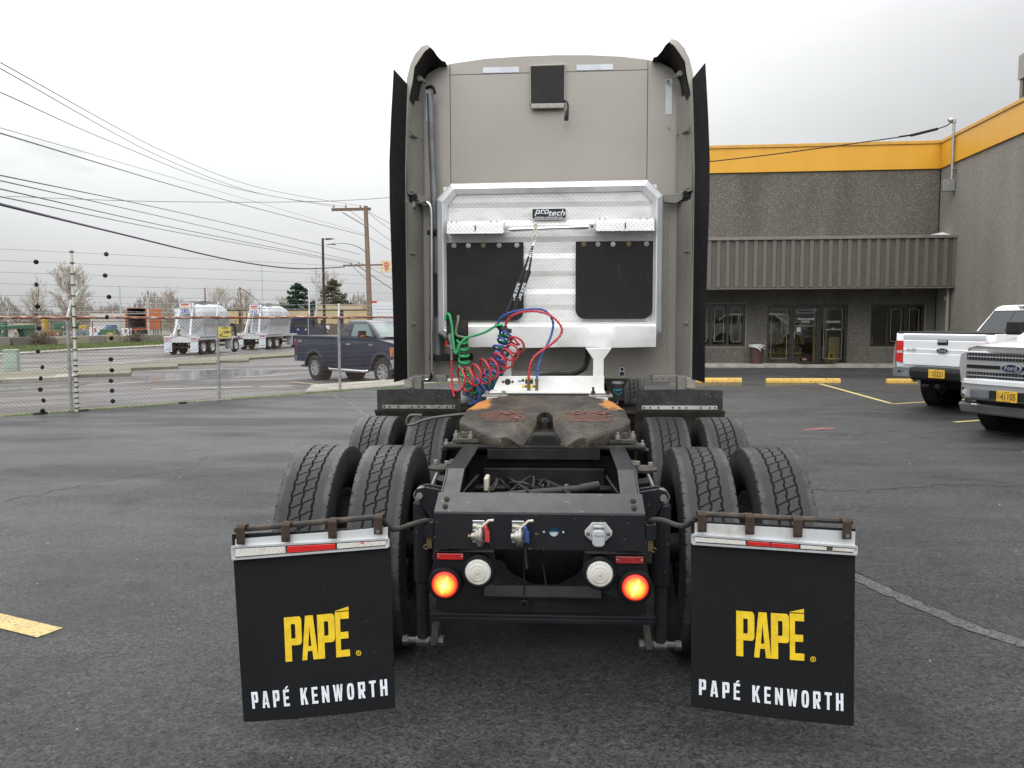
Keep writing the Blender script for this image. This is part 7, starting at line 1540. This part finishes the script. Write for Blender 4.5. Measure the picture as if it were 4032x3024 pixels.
# ================================================================== TREES
m_bark=M('bare_bark',(.17,.14,.11),.9,col2=(.24,.20,.15),ns=2); m_twig=M('twig',(.36,.31,.25),.9)
def bare_tree(name,label,x,y,h,seed,spread=.5,stems=1,z0=-.75,levels=6,mat=None,lean=0):
    """an oval winter crown: limbs leave the stem at every height and fork into fine twigs"""
    r=random.Random(seed); t=empty(name,(x,y,z0)); tag(t,label,'tree')
    tr=MB(); cr=MB()
    def twig(p,d,l,rd,lv):
        if lv==0 or l<.12: return
        bend=Vector((r.uniform(-1,1),r.uniform(-1,1),r.uniform(-.2,.8)))*.12
        m1=p+(d+bend)*l*.5; q=m1+(d-bend*.4+Vector((0,0,.10)))*l*.5
        (tr if rd>.05 else cr).tube([p,m1,q],rd,3,rs=[rd,rd*.85,rd*.62])
        n=4 if lv>1 else 3
        for k in range(n):
            f=.35+.65*(k+r.random()*.6)/n; b_=p.lerp(m1,f*2) if f<.5 else m1.lerp(q,min(1,(f-.5)*2))
            a=r.uniform(0,2*PI); sd_=Vector((math.cos(a),math.sin(a),r.uniform(-.2,.5)))
            twig(b_,(d+sd_*r.uniform(.45,.85)).normalized(),l*r.uniform(.42,.66),max(rd*.52,.011),lv-1)
    for s_ in range(stems):
        hh=h*(1 if s_==0 else r.uniform(.7,.95)); ax=r.uniform(-.12,.12)*(stems>1); ay=r.uniform(-.1,.1)*(stems>1); ox=r.uniform(-.6,.6)*(stems>1)
        def P(u): return Vector((ox+ax*hh*u+.05*hh*math.sin(u*4+seed)*.4,ay*hh*u,hh*u))
        rt=h*.016+.03
        tr.tube([P(k/8) for k in range(9)],rt,6,rs=[rt*(1-.88*k/8) for k in range(9)])
        nb=int(34 if stems==1 else 16)
        for k in range(nb):
            u=.16+.80*(k+r.random())/nb; cw=spread*h*math.sin(PI*min(1,(u*.92+.06)))**.7*.62
            a=k*2.4+r.uniform(-.5,.5); el_=r.uniform(.35,.8)+u*.5; d=Vector((math.cos(a)*math.cos(el_),math.sin(a)*math.cos(el_),math.sin(el_)))
            twig(P(u),d,max(.5,cw*r.uniform(.75,1.15)),max(.02,rt*(1-u)*.55),levels-2)
    tr.build('trunk',m_bark,t,smooth=True,fix=False); cr.build('crown',mat or m_twig,t,fix=False); return t
bare_tree('bare_tree','tallest bare deciduous tree with a rounded crown behind the electric fence',-70.8,116.6,9.5,12,.42,1,levels=7)
bare_tree('bare_tree','slim bare multi-stemmed tree left of the tallest one',-82.5,126,9.0,5,.35,4,levels=5)
bare_tree('bare_tree','small bare tree close on the left of the tallest one',-79,133,6.0,8,.45,2,levels=5)
bare_tree('bare_tree','small bare tree on the right side of the tallest one',-68,137,6.6,9,.35,2,levels=5)
bare_tree('bare_tree','pale bare tree behind the orange trailer',-73,152,7.0,21,.55,1,levels=6)
bare_tree('bare_tree','pale bare tree rising left above trailer 285',-66,158,7.6,22,.55,2,levels=6)
bare_tree('bare_tree','pale bare tree rising above the middle of trailer 285',-61,158,6.9,23,.55,1,levels=6)
bare_tree('bare_tree','pale bare tree between the two tank trailers',-54,160,6.2,24,.5,1,levels=6)
bare_tree('bare_tree','bare tree top showing behind the brown conifer',-44.5,156,10.6,25,.5,2,levels=6)
def foliage(mb,fn,n,r,size):
    for _ in range(n):
        p=fn(r)
        if p is None: continue
        s_=size*r.uniform(.5,1.3); a=Vector((r.uniform(-1,1),r.uniform(-1,1),r.uniform(-1,1))).normalized()*s_; b_=a.cross(Vector((r.uniform(-1,1),r.uniform(-1,1),r.uniform(-1,1)))).normalized()*s_*.6
        p=Vector(p); mb.add([p-a,p+b_,p+a,p-b_],[(0,1,2,3)])
def conifer(label,x,y,h,w_,seed,mat,n=9000,top=.15,z0=-.75,size=.16):
    r=random.Random(seed); t=empty('conifer_tree',(x,y,z0)); tag(t,label,'tree')
    mb=MB(); mb.cyl((0,0,0),(0,0,h*.95),.22,.03,8); mb.build('trunk',m_bark,t)
    br=[]
    nb=int(h*9)
    for k in range(nb):
        u=(k+r.random())/nb; z=h*(.10+.88*u); R_=w_*(1-u)**.75*r.uniform(.55,1.12)+top; a=r.uniform(0,2*PI); br.append((z,R_,a))
    def fn(r):
        z,R_,a=r.choice(br); t_=r.random()**.7; rr=R_*t_; aa=a+r.gauss(0,.10); return (rr*math.cos(aa)+r.gauss(0,.10),rr*math.sin(aa)+r.gauss(0,.10),z-.22*R_*t_**1.5*r.uniform(.6,1.1)+r.gauss(0,.09)+ (.12*t_*R_ if t_>.8 else 0))
    mb=MB(); foliage(mb,fn,n,r,size); mb.build('crown',mat,t,fix=False); return t
m_ever=M('evergreen',(.018,.040,.030),.8,col2=(.030,.060,.042),ns=.8); m_olive=M('olive_conifer',(.070,.075,.042),.85,col2=(.11,.10,.06),ns=.8); m_hedge=M('dark_hedge',(.022,.040,.022),.85,col2=(.04,.055,.03),ns=1)
conifer('dark blue-green evergreen tree with ragged layers behind the warehouse',-47.6,149,9.1,5.4,31,m_ever,15000,.45)
conifer('olive brown conifer right of the dark evergreen',-41.3,150,9.8,6.0,32,m_olive,13000,.3)
conifer('dark rounded evergreen between the two conifers',-44.2,146,5.4,2.6,33,m_ever,5000,.9)
conifer('small dark evergreen above the warehouse roof',-34.0,150,4.9,1.8,34,m_hedge,3000,.3)
conifer('broad dark bush at the right end of the warehouse roof',-29.5,150,4.2,2.8,35,m_hedge,4000,1.2)
for i,x in enumerate((-32.6,-31.6,-30.9)): conifer(('leftmost','middle','rightmost')[i]+' of three narrow dark cypress tips above the warehouse',x,158,4.9,.5,40+i,m_hedge,500,.2)['group']='cypress tips above the warehouse'
# far line of scrub and bare woods
r=random.Random(77); mb=MB()
for _ in range(15000):
    a=r.uniform(rad(12),rad(42)); D=r.uniform(175,260); x=-D*math.sin(a); y=D*math.cos(a)
    hh=4.0+1.1*math.sin(a*31)+1.0*math.sin(a*83+1)+.8*math.sin(a*190); z=-.75+max(1.2,hh+1.6)*r.random()**.7
    s_=r.uniform(.25,.9); w_=s_*r.uniform(.06,.22); mb.add([(x-w_,y,z-s_*.5),(x+w_,y+r.uniform(-.3,.3),z-s_*.4),(x+r.uniform(-.3,.3)*s_,y,z+s_)],[(0,1,2)])
for _ in range(2600):
    a=r.uniform(rad(12),rad(44)); D=r.uniform(180,240); x=-D*math.sin(a); y=D*math.cos(a); h_=r.uniform(2.0,5.2)+1.2*math.sin(a*40); mb.add([(x-.04,y,-.75),(x+.04,y,-.75),(x+r.uniform(-.8,.8),y,-.75+h_)],[(0,1,2)])
tag(mb.build('far_woods',M('winter_scrub',(.24,.20,.165),.95,col2=(.17,.155,.125),ns=.08),fix=False),'brown winter scrub and bare woods along the horizon','woods',kind='stuff')
# bushes at the block wall
m_bush=M('dry_bush',(.11,.075,.05),.95,col2=(.07,.06,.04),ns=2)
for (x,y,s_,lb) in ((-49.0,75.5,1.6,'large dry brown bush in front of the block wall'),(-44.3,84.5,1.3,'small dry brown bush right of the large one by the block wall'),(-53.5,66.5,.7,'pale tuft of dead stems at the left foot of the block wall')):
    mb=MB(); rb=random.Random(int(x*-7))
    for _ in range(420):
        a=rb.uniform(0,2*PI); el_=rb.uniform(.2,1.5); l=s_*rb.uniform(.4,1.); d=Vector((math.cos(a)*math.cos(el_),math.sin(a)*math.cos(el_),math.sin(el_))); q=d*l; mb.add([(q.x*.2,q.y*.2,q.z*.2),(q.x*.2+.04,q.y*.2,q.z*.2),(q.x,q.y,q.z)],[(0,1,2)])
    foliage(mb,lambda r:(r.gauss(0,s_*.35),r.gauss(0,s_*.35),abs(r.gauss(s_*.4,s_*.25))),500,rb,.10)
    o=mb.build('dry_bush',m_bush,fix=False); o.location=(x,y,-.75); tag(o,lb,'bush')
